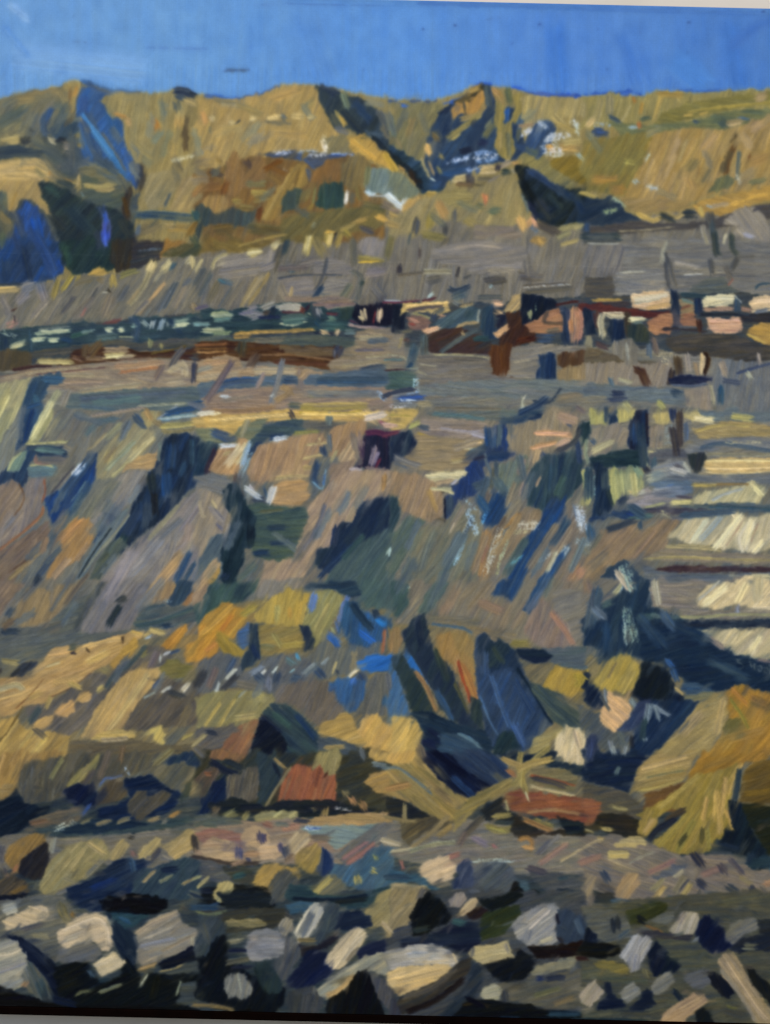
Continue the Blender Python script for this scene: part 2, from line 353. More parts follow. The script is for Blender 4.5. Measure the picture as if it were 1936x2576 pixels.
PAINT = r'''
T 0 0 11.649
@painted_sky;clear blue painted sky above the ridge
P 6496d4,6194d8 90 5 -4 -4 176 -4 176 24 -4 24
SKY
b 7aa8de 9 4 12 30 15
b 5b8ed0 10 66 4 70 16
b 4378c6 7 120 6 121 19
b 4a7cc8 8 135 8 138 17
b 3f72bf 7 158 6 160 18
b 4d86d2 8 146 13 152 18
b 5588ca 1.6 62 0.3 100 1.2 170 3
b 4a74b4 1.2 90 0.6 120 1.6 170 3.2
b 84aee0 2 2 1 6 4
b 5f90ce 1.6 1 6 6 12
b 4470b8 3 158 10 163 6 168 4
@painted_hill;far ridge of ochre and olive hills painted below the sky
P 8f7c48,857448,97824c,7d7048 80 3 -4 22 4 20.4 12 19 16 18 20 18.5 24 20 34 20.2 42 20.2 50 21.3 57 20 61 18.3 68 18.3 76 20 85 21.5 94 21.8 100 19.6 104 18.2 110 19 117 20.4 130 20.8 145 20.5 160 19.8 172 19 172 60 -4 64
@painted_terrace;grey stone terrace band running across the middle of the painting
P 6f6a62,78726a,67635c,7c7466 70 3 -4 62 10 61 25 59 45 56 60 54 80 46 100 45 115 48 125 49 135 48 150 45 172 45 172 66 60 67 30 68 -4 71
@painted_village;dark band of tiny painted walls and houses
P 3a4450,2f3d4c,4a4a4a,44403c 5 2 -4 70 30 67 60 65.5 100 63 172 62 172 78 120 80 60 76 20 78 -4 82
@painted_field;sunlit greyish shelf of rock below the village band
P 74706a,6e6c62,7a7260,666a66 3 3 -4 80 30 76 60 76 90 75 130 75 172 78 172 92 120 92 60 92 30 96 -4 100
@painted_cliff;wide slope of slanted grey and blue strokes in the middle
P 6a655a,5e6260,73695a,566068 60 4 -4 92 30 92 90 88 172 88 172 150 120 146 90 140 60 136 30 138 -4 142
@painted_slope;broken ground of ochre and blue strokes below the cliff
P 7a6c4c,4e5458,6e6450,3f4d5c 45 4 -4 138 20 135 45 131 70 128 100 136 130 142 172 146 172 182 -4 180
@painted_beach;stony foreground strewn with pebbles and boulders
P 2e3a44,4a4c48,5a584c,26323c 10 4 -4 172 40 172 80 172 130 174 172 176 172 226 -4 226
@
T 0 160 29.12
P 6d6a56,76705a,625f50 60 7 -3 34 15 26 30 23 48 22 56 17 63 15 70 18 69 40 60 62 42 76 20 76 -3 72
P 4c5250,56584e,454f56 60 6 34 62 66 62 70 92 112 98 118 130 112 150 -3 150 -3 104 30 100 44 84
b 8a7850 8 8 33 30 27 52 25
b 80724e 5 16 33 40 29
b 4d5c58 10 -2 52 10 45 20 40
b 5a6258 7 0 60 16 48
b 7b7566 12 26 60 34 46
b 817a68 9 34 52 46 34
P 2f5590,2c4c80,35609e,3a5a88 55 7 66 22 78 20 92 26 88 32 96 42 108 52 106 64 116 80 124 96 118 105 108 100 96 90 84 78 74 66 66 54 66 34
b 3d5a86 8 76 17 84 21 98 25 120 27
b 3a5a88 4 70 15 80 18
b 2c5890 14 94 38 101 60
b 34518a 8 72 30 74 58
b 2c5890 12 72 60 78 86
b 3f5a7e 8 76 45 90 75
s 4d87bd 3.5 71 44 80 56 92 70 100 80
s 4a80b0 6 80 58 94 76 104 90
b 3c6a98 4 97 82 106 96 110 98
b 31599c 6 106 74 114 92 118 104
s 97814a 8 55 22 63 18 66 20 62 30 60 42
s b5813c 3.5 66 21 64 28
b 8c7c50 6 52 24 60 40
b 7b5f3a 2 61 20 60 42
b 4f5f60 6 52 36 54 46
s 2d4f7c 5.5 44 40 38 48 38 58 42 62
s 38598a 4 44 39 40 50
b 6d6c5a 6 50 42 46 54
P 33506c,2f4a62 70 5 42 56 56 50 66 48 68 58 62 64 46 64
b 6b6f66 4 60 50 70 47
s 9c8a68 1.8 69.5 47 71 51
b 8a7850 3 74 56 76 60
b 5f5540 4 56 54 62 48
@painted_rock;dark grey painted stone on the far left hillside
s 3c4348 7 19 57 27 58
s 34393e 7 17 66 26 66
@
b 8f8356 5 12 57 18 54
b a08c56 4 6 66 16 66
P a08e58,988655 10 3 0 66 12 61 16 62 17 68 12 70 4 68
@painted_rock;small round pale grey painted stone under a blue patch
s a49c80 5.5 43 65 47 68
@
s 232c3c 5 49 66 56 66
P 3d4a54,37454f 5 4 -2 70 18 72 34 74 42 72 40 82 24 80 -2 84
b 2f4155 4 4 77 24 75
s 3b4a4c 7 42 78 52 86
s 6d6864 8 56 70 64 72
d 8a7e70 7 56 74 66 77
b 6b6862 8 62 80 66 94
d 6f6a66 6 50 88 60 86
b 2e4458 7 54 92 64 94
P 3d5570,36506a 60 5 66 74 84 78 100 90 96 92 70 88
b 2f5a9c 10 72 72 78 86
P 6f6a50,666450 5 4 68 88 90 90 104 96 108 100 84 102 70 98
@painted_rock;pale sandy painted outcrop at the left edge of the hillside
P b4975c,ac905a,a88a54 5 5 -2 86 14 83 30 82 42 86 47 93 44 97 34 100 28 104 -2 104
P a08450,98804c 60 5 -2 102 32 101 36 110 48 122 50 130 40 128 28 118 18 116 12 128 6 124 6 112 -2 108
s a08a58 6 32 86 44 93
s 86784c 4.5 31 92 38 98
s b08040 3 42 94 46 98
s b08e4c 3.5 38 100 46 102
s a8843e 3 14 112 9 125
s a0864c 6 34 118 48 126
@
P 23303a,2a3e46,223440,304444 50 6 33 103 44 104 50 106 62 112 72 118 84 122 100 126 116 140 117 150 52 150 46 132 36 112
b 243c4c 14 60 125 78 145
b 34504e 8 40 108 50 112
s 3a4846 6 50 101 62 106
s 8c6c38 1.6 51 98 63 102
s a08848 5 64 102 70 104 66 108
P 4d564e,475250 20 4 70 96 84 100 82 106 96 112 108 106 112 112 104 124 84 122 72 114
s 98864e 4.5 73 105 86 107 100 103 106 103
s a88e50 3 82 109 92 110 99 107
b 5d5f52 5 100 112 108 106
s 5b7c88 1.4 70 111 73 117
s 3a2e28 6 112 108 108 126 112 134
s 47341f 4 107 116 110 130
b 3a3c34 8 104 134 112 148
b 33445a 5 118 112 117 125
b 2f2f38 9 118 84 122 96 120 108
b 2d4f8e 3 114 94 117 108
P 2a4f98,24427c,2e5aa8,263c5c 75 6 10 150 14 128 22 118 32 124 40 136 48 150
s 24509c 9 30 134 34 150
s 244e9c 6 16 140 14 150
b 2d3438 10 46 134 54 142
b 2e5098 7 88 124 91 136
s 4a5ab4 8 92 138 92 150
b 4060c0 4 90 128 92 136
b 5a6458 7 2 112 4 124
b 6a6448 8 0 132 6 146
b 7d6c44 6 0 130 8 138
P 8a7c50,95824e,847a54 80 6 86 32 98 27 116 26 138 26 142 24 150 22 152 34 145 50 140 66 138 84 128 90 118 84 110 72 108 60 106 48 98 44 92 38
b a88c4c 6 128 44 138 54
b 9a8850 10 116 70 128 80
b 96834c 10 132 32 128 60
s ad7c3c 3 97 43 108 46
s b08c58 5 110 48 112 54
b a0652c 6 133 48 136 56
b 7f7c60 5 142 34 140 50
b 6f7c74 4 140 60 132 68
s b08a4a 9 155 46 155 54
b a2884c 6 150 70 148 84
b 4a3d32 6 160 56 160 74
b 5a4c38 5 162 46 158 64
@painted_rock;navy painted boulder on the skyline left of centre
s 1f2d4c 7 152 23 160 24 166 28
s 3d4c5c 6 153 28 158 30
@
b 48545c 6 152 33 154 40
s a08a58 6 160 32 170 36
b 5a5444 7 150 82 156 92
P 8c7e58,94845a,837650 55 6 128 96 146 92 154 96 150 112 144 124 130 126 124 114
b 6b6550 4 148 88 154 102
s 3f5060 2.5 147 112 142 124
P 927c50,9a8452,8c7448 60 6 150 120 154 106 162 98 170 96 170 128 146 126
s 284c6e 7 118 131 140 131 168 134
s 1f4878 4 119 131 136 132
s 9a7c40 7 146 142 170 143
b 4c4648 10 118 146 134 140
b 5a7088 5 120 140 118 148
d 9a8860 5 142 140 150 140
T 484 160 29.12
s 233044 4 -2 26 3 27
b 3a4f6c 1.2 28 6 50 5.8
b 3560b4 3 10 28 40 30 60 26 76 20
P a3854a,9c8248,ab8c50,957e4a 70 6 -2 31 14 30.5 40 31 46 29 58 28 68 23 80 18 92 18 104 20 110 26 114 42 122 56 132 64 138 80 130 80 112 77 96 77 76 79 50 84 36 88 -2 92
b 7c7458 3 18 31 36 34
b b38e50 10 70 30 90 24
b 908050 8 94 40 104 32
b 8c7a48 6 40 36 60 44
b a58e54 10 20 60 40 54
b ac8a4c 10 72 60 96 62
b 7b7d62 5 2 56 6 72
d 80745c 7 2 80 20 72
b 7a6a50 9 2 86 14 84
b 8b8778 7 48 70 60 62
b 7b8074 5 52 60 58 50
s bf8a48 4.5 9 43 12 52
s b8a070 4.6 16.5 47 17 49
s a8946a 4.5 32 51 35 51
s 3c4248 1.6 37 52 41 49
s b5a06c 4 50 47 54 48
s c4a460 4.4 66 47 75 46
s 5a6468 4.2 77 45 80 48
s b49a60 6.5 87 45 93 45
s 7c7c68 3 94 46 96 47
s b09a64 5 101 46 104 46
b 6f6b58 2 62 50 84 52
b 6f705c 3 16 54 14 60
d c0b48c 5 114 62 114 74
s b0ae98 3 110 78 119 76
s 9aa098 2.5 116 70 118 77
P 4a4c50,3c4a64,354f88 20 4 56 78 76 76 100 76 118 78 138 77 134 86 120 88 104 92 96 84 72 82
d b8b8b0 4 70 76 80 78
s 2f4f9a 4 118 79 138 79
s 4468b8 3 130 78 138 80
d 8a9cb0 4 92 76 106 76
s 3a5488 6 92 80 104 92
@painted_hill;steep dark blue gully right of the central summit
P 2f3f4c,2a4260,34445a,263038 60 6 107 19 116 22 126 26 136 28 146 30 156 38 166 46 170 78 162 74 154 64 142 62 138 58 132 56 124 56 118 48 112 38 109 28
@
b 263a5c 6 110 20 124 26
s 6f7c68 6.5 130 26 134 38
b 233040 8 130 42 146 60
b 24487a 8 140 34 152 48
b 57584c 5 120 44 128 56
s 9a8a50 4 124 42 130 52
s b08c3e 4 128 46 132 54
b 5c6270 4 124 56 134 60
b 7c7c6c 7 150 32 166 36
b 5a6068 7 160 40 166 50
b 746c5c 6 164 54 168 64
b 3c5878 5 150 60 164 62
s 1c2838 4 155 63 168 76
P 7c7250,756c50,827854 60 5 112 64 134 62 138 78 118 78
P b88e3c,c0983e,b08838 55 6 133 62.5 150 62 156 68 160 74 167 78 167 92 156 84 148 83 140 78 136 70
s 6b684c 2.4 146 64 150 65
s c09a40 7 140 68 152 78
P 7a5a30,856030,704e2c,7c6840,6a5434 75 6 -2 92 20 92 50 80 70 82 96 84 104 92 120 84 136 78 150 84 166 92 166 150 -2 150
@painted_rock;rounded brown painted hummock left of centre
P 86643a,7c5a34 80 5 28 98 32 82 36 77 40 82 43 92 46 104 36 116 28 112
@
s 8c7038 5 22 82 24 86
P 80603a,88683c 60 5 44 104 50 88 56 80 62 84 64 94 60 104 48 108
b 6e6e4e 5 48 104 62 104
b 453c40 5 46 84 50 90
b 403c40 5 16 94 26 96
b 7a7058 6 0 92 12 96
b 8c7c60 6 0 102 12 100
s 85592a 7 10 108 24 106
s 7c4c20 6 26 112 30 102
s 9a6c38 5 0 114 8 106
@painted_rock;rounded sandy painted boulder in the left of centre slope
P 9c7a42,927040,8a6c3c 80 6 8 118 14 114 28 114 32 120 30 128 24 130 14 130 9 126
@
s 8c7c40 6 35 119 42 118
s 7c6c3c 6 40 124 50 125
s 9c8844 6 52 112 64 112
s 7a683a 6 54 118 66 115
s 6a3f18 5 76 84 62 92
b 744c24 7 70 90 82 96
b 6f562e 8 68 98 76 104
@painted_rock;tall slanted ochre slab painted in the middle of the brown slope
P 8f7236,9c7c3c,86683a 66 5 60 134 66 118 78 104 84 94 90 86 98 88 100 104 92 110 82 112 78 122 72 134 66 136
@
s a68848 2.4 62 134 74 112 84 94
s 745a2e 3 88 104 92 92
b 8a6a34 5 74 124 68 134
s 6c3818 5 58 126 56 134
P 3c4c4c,384848,45514e 85 5 82 110 96 108 92 120 86 126 76 130 78 118
s 8a7a3c 7.5 100 110 96 117
s 877030 3 104 122 100 126
b 7b6430 3 99 76 94 84
d c0c8c8 2.6 78 92 82 92
s 4d5666 4.5 100 92 102 100
@painted_rock;humped brown painted mound under the blue streak
P 825c30,8c6230,7a5a34 70 6 102 102 106 92 112 88 118 84 124 86 128 92 128 102 116 104
@
P 76643c,6f6040,7c6a42 80 6 128 104 130 86 140 78 150 84 156 92 150 104 144 112
P 2c4646,304c4a,28403e 88 5 110 106 114 103 130 103 130 124 118 126 106 124
s 6c6a40 3 106 108 104 120
s a8a8a0 3.6 134 111 132 120
s 8c8c84 1.6 133 112 135 114
b 5a5c54 5 138 112 138 122
b 8a8a78 2 131 124 126 138
s 756a38 3 142 108 144 118
b 5c5c48 8 100 134 120 138
b 6a5c3c 8 80 132 100 132
P 40484a,38505c,304448 80 5 -2 128 8 122 20 130 34 124 46 128 56 126 52 138 36 142 30 138 10 140 -2 136
s 22505e 6 2 128 4 136
s 6a5428 8 20 144 34 142
s 5f5430 10 50 142 80 146
s 7a5a28 6 4 138 -4 148
s 2f3c40 5 7 138 4 150
P 6a5f38,5d5738,74663c 50 5 76 134 110 128 150 124 166 122 166 140 140 146 110 150 76 150
d 88886c 4 106 136 104 142
P 6c7c7c,5f7474,748484 75 5 150 94 160 90 170 94 170 114 150 112
s 6a6c4c 5 152 90 150 104
s 9cc0d0 3.4 150 110 156 113
s a0b0bc 1.8 152 114 166 114.5
s 6f5830 3 144 106 146 118
b 5c5a3c 6 148 122 166 126
s b48c3e 4 139 138 150 134
s c0923c 6 160 132 168 136
s 9a8448 4 128 144 140 138
s 57504a 6 146 142 156 146
s c89a3c 6 116 147 121 147
s 2c2828 3 124 146 123 149
T 968 160 29.12
@painted_hill;grey olive scree between the two central blue gullies
P 75704f,6d6a54,807650,716a56 68 6 -2 33 4 32 10 33 16 36 20 33 40 33 52 36 46 44 40 56 36 70 30 84 16 78 6 70 -2 64
@
s 2f5cb8 3 14 36 19 37
b 2c54a8 1.2 2 32 13 33
b 2c4a90 1 20 32.5 44 33
s 5e6a60 6 4 46 8 62
b 8a7448 5 24 48 20 62
b 7c7048 5 28 44 34 60
b 8a7850 4 10 66 14 74
b 5e6460 6 18 40 12 56
b 857c5c 3 2 42 5 52
@painted_hill;deep blue shadowed hollow under the right hand summit
P 203c68,274878,1e3458,2a5080 60 6 47 43 58 34 66 30 74 24 80 19 90 18 96 26 98 40 116 38 118 60 122 76 112 84 96 86 76 90 72 98 56 98 50 108 34 112 26 96 34 84 36 68 40 56
@
b 2f5cc4 2 50 35 66 30 74 24 82 18 92 18
b 17284c 4 47 43 56 38
P 3f3a2c,4c4a3c,a88038 55 4 60 33 74 25 82 18 88 20 86 28 76 34 64 36
s 9c7c3c 5 74 24 82 21
s 6a5830 4 62 33 74 30
@painted_rock;sunlit ochre painted outcrop just left of the right hand summit
P b0803a,a8793a,b88a40 75 5 57 40 62 34 72 33 84 24 88 28 87 38 80 46 72 44 66 42 60 48 57 46
@
s 4a4a44 2 68 34 70 46
s 98804a 5 66 48 80 44 86 36
b 2c4460 6 92 40 88 46
s 7a6f44 6 54 65 64 58
s 8a7a40 5 58 62 72 52 82 44
s 9a8848 2 58 66 66 60
b 2d3a50 4 74 54 78 48
s 787248 7 86 63 94 52
s 6a6c58 6 88 56 92 50
s 4d5a5c 6 88 20 90 36
s a07c3c 8 96 24 100 32
s b08448 4 93 22 97 26
s 5e6444 6 106 22 108 34
b 8a7a40 6 98 36 100 50
s 2f5ca0 6 105 40 104 52
s 274878 3 104 50 104 54
@painted_hill;forked ochre painted spur right of the blue hollow
P 8c7a3c,84763f,958244,7a7048 85 5 96 34 103 38 103 52 108 50 112 38 110 26 118 26 120 36 114 50 110 60 112 76 108 84 98 80 95 72 98 58 94 50
@
s a0884a 5 99 60 98 74
s 6c6848 5 106 60 107 80
s 24406c 6 112 52 113 62
s 5a5c4c 4 116 56 114 66
s 2e5484 6 120 44 116 54
s 4a4a40 7 43 60 47 65
s 78643c 5 42 62 46 66
s b08e4c 6.5 36 71 38 78
s 9a8448 5 48 79 49 82
s 1e2a58 6 82 68 88 70
s 1c2440 6 66 76 74 74
d 6a84b4 3 58 83 68 82
d 8aa4cc 4.5 68 82 82 77 92 78
d 7898c4 4 78 84 98 82
s 1f3a64 6 76 78 74 88
d b8c8e0 2.5 52 86 60 84
s 244e88 8 50 94 70 90
s 3058a0 4 78 94 84 90
d 90a8d0 3 72 92 80 90
@painted_rock;small square cream painted block in the central blue notch
s b49c6c 8.5 83 92 94 91
@
@painted_rock;second cream painted block, lower left of the square one
s a8966c 6.5 60 100 70 98
@
s 33303c 8 73 98 74 104
s 9c8a70 5 98 90 108 85
s b08448 4.5 111 85 114 87
s 2c2c3c 5 97 92 98 88
s 1f3438 7 102 94 106 94
s 86806c 4 110 92 114 94
s 6c6450 5 80 100 92 100
s 7c7264 4 90 102 98 98
s 5c4c40 4 62 104 76 105
b 58503c 3 76 105 94 106
s a09060 3.5 31 82 38 98
s a08458 3.2 38 85 42 96
s 7a744c 4 46 90 48 94
s c8d0c0 1.8 40 99 44 102
@painted_hill;deep blue painted ravine bottom
P 1f4060,203a50,1a2c38,2a5490 45 5 -2 66 8 72 20 80 30 86 34 94 38 100 42 108 50 106 52 110 36 114 32 112 22 98 10 86 -2 76
@
b 1c2024 6 2 78 14 86 26 98 32 110
b 34241c 4 20 92 28 104
b 264c84 8 38 106 48 104
s b08c30 6 0 78 6 88 10 96
s a88040 2.4 12 89 18 93
P 6d7668,74745c,606a60 70 5 -2 94 12 94 20 100 30 110 30 114 14 118 4 114 -2 112
s c4d4e0 6 2 113 8 119 15 124 17 118
s 6c6462 7 -2 121 6 124
s 98806c 3 5 127 13 127
s b49040 5 36 112 44 113
s b08c4c 6 28 115 30 118
@painted_rock;round peach coloured painted boulder left of the cone
P ac8848,b8904c 60 5 16 122 20 118 30 118 32 128 26 132 16 130
@
P 8a7c54,80744e,958250,7a6e50 65 6 30 118 42 114 56 106 76 108 90 104 98 98 112 98 118 112 124 128 122 134 110 140 96 140 78 140 60 134 44 140 20 150 -2 150 -2 132 16 130
@painted_hill;cone shaped tan spoil heap under the blue notch
P 8c7c4e,867850,937f50 78 7 92 108 98 98 110 96 116 104 122 122 126 130 116 136 98 132 92 124
@
P 8a7c4c,827850 10 6 46 114 60 108 76 112 76 124 60 124 48 118
s c47a48 6 86 113 87 117
s b0643c 3 87 117 87 121
s 5f6450 6 80 122 84 124
s 4e6054 7 91 128 97 127
b 5c6c70 4 120 114 124 128
s a47c48 8 46 120 52 132
s 8c7a34 7 40 130 38 142
s a08448 5 4 130 10 132
s 9c8048 6 2 138 10 140
s 4a4c50 6 28 134 26 146
s 55585c 5 60 128 60 136
s 4a4844 5 52 140 52 148
s 8e7c44 7 70 134 76 138
P 776c64,7f7264 10 6 78 140 96 140 110 142 124 150 78 150
@painted_rock;heart shaped peach painted rock by the dark ravine
s b48c50 8 116 134 120 142
s c08c54 5 129 133 122 141
@
@painted_hill;black and blue painted ravine running down to the right
P 18242c,1c3048,243c60,20303c 50 6 112 88 122 88 132 94 146 102 158 108 170 108 170 136 150 140 138 140 128 130 122 116 116 102
@
b 0e1418 8 116 92 122 108 132 124
b 2a4c8c 8 124 92 138 100 152 110
b 1e4070 9 150 110 168 120 170 134
b 3c4040 9 132 118 142 134
b 2c3c44 6 142 112 152 126
b 1c2850 5 124 120 132 134
s 4a4440 8 132 138 148 146
d 506c90 4 126 140 132 146
s 8c8458 5 152 143 168 139
P 77704a,807848,8a7c40 35 5 116 80 124 72 134 78 146 88 158 98 164 106 158 108 146 102 132 92 120 86
P 7a6424,846c28,6f6024 40 5 142 84 152 80 170 82 170 108 160 98 148 90
b 2b4c7c 7 136 48 134 64
@painted_hill;deep blue painted patch with white dry brush streaks
P 2a4878,335488 60 6 120 70 130 50 142 48 148 56 142 72 134 82 118 76 112 70
@
b 5b6450 5 122 74 130 78
d c0ccdc 4 120 60 126 56
d b4c4d8 3 132 50 140 56
d c8d0d8 5 142 62 158 62
d c0c8c8 5 136 72 148 70
d b0b8b8 4 138 78 154 79
s b8843c 5.5 141 71 145 75
s b08a48 6 152 72 166 74
s a89458 6 154 68 168 66
P 9c8a54,94845a,a48e58 80 5 118 30 130 26 148 29 170 30 170 46 158 46 148 50 132 48 122 52 118 44
s a08c54 6 146 46 158 58
s 988248 5 150 52 166 60
d c8d4d8 5 162 50 168 54
s 9c7c58 3 116 54 128 53
b 2a52b8 2.4 108 20 118 22 130 26 170 28
T 1452 160 29.12
b 2c50a8 2.4 -2 28 18 26 30 26 46 24 56 28
b 3458ac 3 34 26 44 27
b 3c5c9c 1.4 86 23.5 116 24 140 23
P 8e8048,847a4c,96854c,7e7648 75 5 -2 30 18 28 28 26 36 26 40 30 56 28 68 24 96 25 110 26 130 24 170 22 170 48 -2 56
s 857c5c 7 28 28 28 44
s 8c8058 6 20 32 16 50
s a0905a 3 46 36 38 50
s a06c2c 3 48 29 50 34
s a07830 3 56 34 54 44
s ad9550 2.4 86 28 88 32
s a88c48 4 72 30 66 48
s 9c7c38 5 70 26 90 27
P 7a7038,837840,6d6838 172 4 72 44 96 34 120 30 168 24 168 34 140 38 120 42 100 46 82 52 64 56
s a08a3c 2.4 96 42 120 38 150 35 168 33
s b49444 2.6 92 45 100 44
s b08c40 2 105 44 112 42
s a08660 8 156 30 162 28
P 656a4c,5c6650,70704a 175 5 28 50 60 54 100 50 120 44 140 40 168 39 168 50 130 58 100 54 70 60 40 66
@painted_rock;dark slate painted boulder on the right hand ridge
s 4a544a 8 124 50 129 54
@
s 3f5060 3 100 50 104 51
s 43607c 3 140 47 147 48
s 3d5264 4 28 46 36 50
s 4a5a50 4 56 48 62 47
s 26406f 6 14 60 26 61
s 2c4a84 5 16 58 22 58
d 90b0dc 3 14 53 28 53
d 90b4d0 2.6 10 66 14 60
s 8aa0a8 3 45 55 52 55
s b0602c 3.5 53 50 54 56
s b49a68 5 8 54 14 48
d b0c4c4 3 -1 52 0 62
P 7c7038,846f30,8a6c2c,776c3c 60 6 -2 66 14 66 40 62 66 58 70 68 60 84 52 100 44 116 30 112 10 110 -2 106
P 9c7c40,a0845a,96804c,a88a54 68 6 66 60 100 56 130 58 168 42 168 106 120 112 96 120 60 122 38 118 46 104 58 84
b a2845c 9 118 60 108 74
b aa8a60 9 152 56 168 46
b a88c60 7 140 60 150 72
s ac8e60 4 88 66 80 84
s a88c5c 4 66 82 58 104
s b09260 4 84 80 76 98
s 9c8654 4 94 66 88 84
s a88c60 6 130 52 142 50
b a47c40 10 150 86 164 80
b 9c8256 10 140 100 152 94
s 756a48 8 102 84 96 92
s 6d664c 4 114 92 108 102
s 84683c 3 106 90 104 98
b b08448 9 96 100 100 108
@painted_rock;narrow dark brown crevice in the right hand hillside
s 5a3c20 5 135 72 130 84 128 96
@
b 4f4a3c 6 132 76 124 94
s 4c5a60 4 140 76 138 100
s 3c3428 2 132 68 136 64 137 60
s 75502c 2 149 79 148 82
d a8a490 3 138 96 140 104
P 5c6048,68684a 65 5 120 100 130 96 136 104 120 110 112 112
s 6a6c50 5 150 103 162 100
b b07c34 8 14 100 34 100
b a87430 10 30 108 42 110
d 9cb0b0 4 48 100 52 104
d 9cb0c0 4 60 106 70 108
d a0b4b0 3 58 84 62 78
d 8a9c98 3.5 0 78 6 84
d a89c48 4 40 84 50 86
P a88038,b08840,9c7838 165 4 96 124 110 118 130 112 150 110 168 104 168 116 150 122 136 126 124 132 112 128 108 132 100 124
s c0943e 2.4 134 122 150 116 168 112
s 9c8c78 4 116 124 130 121
s 8c9ca8 2 112 123 116 124
P 8c7444,94784c,877058 20 5 38 116 60 118 90 118 100 124 88 128 60 128 44 126
@painted_hill;blue painted pool of shadow at the foot of the right hill
P 1e3554,243c5c,18304c 20 6 -2 108 10 114 22 118 28 114 36 118 42 128 52 132 54 136 36 140 30 144 10 138 6 150 -2 140
@
s c0a450 4 2 111 8 113 16 116
d 8c9c88 3 30 116 42 124
d 7c8c6c 5 24 128 34 126
P 4c4848,44403f,524c48 178 5 36 138 50 136 80 138 104 138 120 134 150 124 170 120 170 130 150 140 110 142 80 144 40 146 10 150 10 142
s c8a44c 4 52 130 60 134 66 136 72 133
s b89a54 4 78 130 86 133 92 128
@painted_rock;pair of dark grey painted boulders below the right hill
s 2c3438 6 72 131 82 135
s 2a343c 8 93 130 100 130
@
s b49848 4 106 124 108 132
s 3d4044 8 114 130 116 138
s 3c4c58 5 116 138 117 150
s 8a8478 5 108 140 110 150
@painted_rock;pale grey painted rock face at the right edge of the terrace
P 857d74,8c847a 130 6 128 134 140 126 152 124 160 130 166 140 166 150 134 148 140 140 126 139
@
s 4f4a4c 2 152 127 158 124
s 9a9078 1.4 36 145 60 143.5 84 141
s a09464 5 -2 142 4 140
s 2a4c80 4 8 138 8 150
T 0 590 29.12
@painted_hill;cobalt blue painted shadow at the left foot of the hills
P 1e4078,1c3a68,24509c,183458,1a4488 62 7 -2 8 10 0 20 -4 46 -4 52 8 56 28 54 34 40 40 20 43 -2 44
@
s 24427c 9 27 -2 34 8 42 22 46 36
b 24427c 6 12 0 16 14
b 1a3258 7 20 10 26 38
b 1f3e6c 9 4 24 6 40
b 244890 4 50 24 54 32
b 4c5a4c 7 2 0 2 10
P 1d3238,233f42,243c48,28443c 60 6 50 -2 84 -2 100 6 104 28 92 32 78 34 62 34 54 26
b 2f4c40 6 56 10 60 26
s 3a52b8 8 90 -2 91 7
s 4a68d0 4 90 1 91 9
b 2c3c58 6 84 -2 85 12
P 332e28,3a3226,2c3238 85 5 96 -2 118 -2 120 14 116 28 100 34 96 22
P 34343c,3a3230,2a343c 10 5 118 -2 142 -2 142 10 138 22 118 30 112 28
d 5c6c80 1.8 120 14 138 12
P 8a5f28,946a2c 35 6 144 -2 168 -2 166 4 156 10 144 14 140 20 142 8
P 4c4c34,565038,3f4840 25 5 140 18 146 13 158 9 168 4 168 20 156 22 148 20
P 6e6a60,77726a,646058,7b7468,5e5c58 58 6 -2 48 20 44 44 42 60 38 80 34 100 34 120 30 130 24 168 18 168 68 116 72 70 78 30 80 -2 84
s b89c60 6.5 -2 48 14 47
s 2c3848 2 -2 43.6 20 43
s 86807c 9 20 46 28 44
s 7c767a 9 34 44 38 56
s 827c80 8 24 50 16 58
b 7e7670 9 2 56 8 68
s 8a7838 5 50 41 46 54
s a08c34 4.5 62 36 54 48
s 98843a 3 68 36 66 40
@painted_rock;rounded ochre painted stone on the rim of the grey terrace
P b08c42,a8883e,b4924c 20 6 78 34 80 30 85 28 90 30 92.5 34 86 36
@
s a48a3c 6 97 36 98 44
s 7a7440 5 104 36 118 31
b 7a6848 5 84 38 88 40
b 68604c 6 66 42 80 38
s b09c62 8 132 24 128 32
s 948a68 5 130 30 124 44 112 60
s a89a6c 6 147 23 140 32
s 2f5870 3.5 151 25 148 29
s a49a78 5 165 20 161 24
s 8a8470 4 140 32 134 40
s a08058 3 142 42 130 56 120 69
s 8c7c60 3 120 48 110 60
s 53565a 6 110 44 102 58
s 4c5058 2.4 84 46 76 62 68 72
s 4f4f54 4 64 54 54 68
s 7c7060 10 96 54 90 70
s 766e64 8 80 56 64 72
s 847c74 5 40 58 28 72
s 7c766c 5 52 56 40 76
s 38342c 2.6 92 47 95 50
s 9a9684 1.6 89 50 93 50
s 50585c 5 152 42 140 64
s 5c6268 5 146 48 136 66
s 6e6a66 5 128 58 118 68
b 847868 5 160 44 152 62
b 5a6068 5 164 38 158 44
s 8a5c58 1.6 74 64 70 71
b 6f3c38 2 88 78 104 74
d a0746c 6 6 79 14 76
s 3c2c2c 1.5 10 66 14 64
s 4a3c3c 1.4 12 70 13 77
@painted_village;row of pale dabbed stones along the dark teal strip on the left
P 284254,2f4c58,1f3a58,2e4a50 5 4 -2 86 30 80 60 77 72 74 84 78 100 78 114 74 116 70 126 72 150 72 168 68 168 92 120 94 100 92 80 96 40 100 24 102 -2 100
@
d 7c8c84 4 2 84 14 88
s 1c385c 6 4 90 4 98
s 2c5068 4 26 84 28 100
s 6c7470 2.4 34 82 60 79
s 8c9880 3.6 31 86 60 83
s 9ca890 4.5 28 91 38 90
s 98a48c 4.5 42 91 50 91
s a8a888 5 10 97 21 93
s 1c4068 5 54 90 62 92
s 2c5850 4 62 88 76 84
s 6c8484 3 71 85 81 83
s 98a08c 5 92 82 97 83
s 98a090 4.4 103 82 107 82
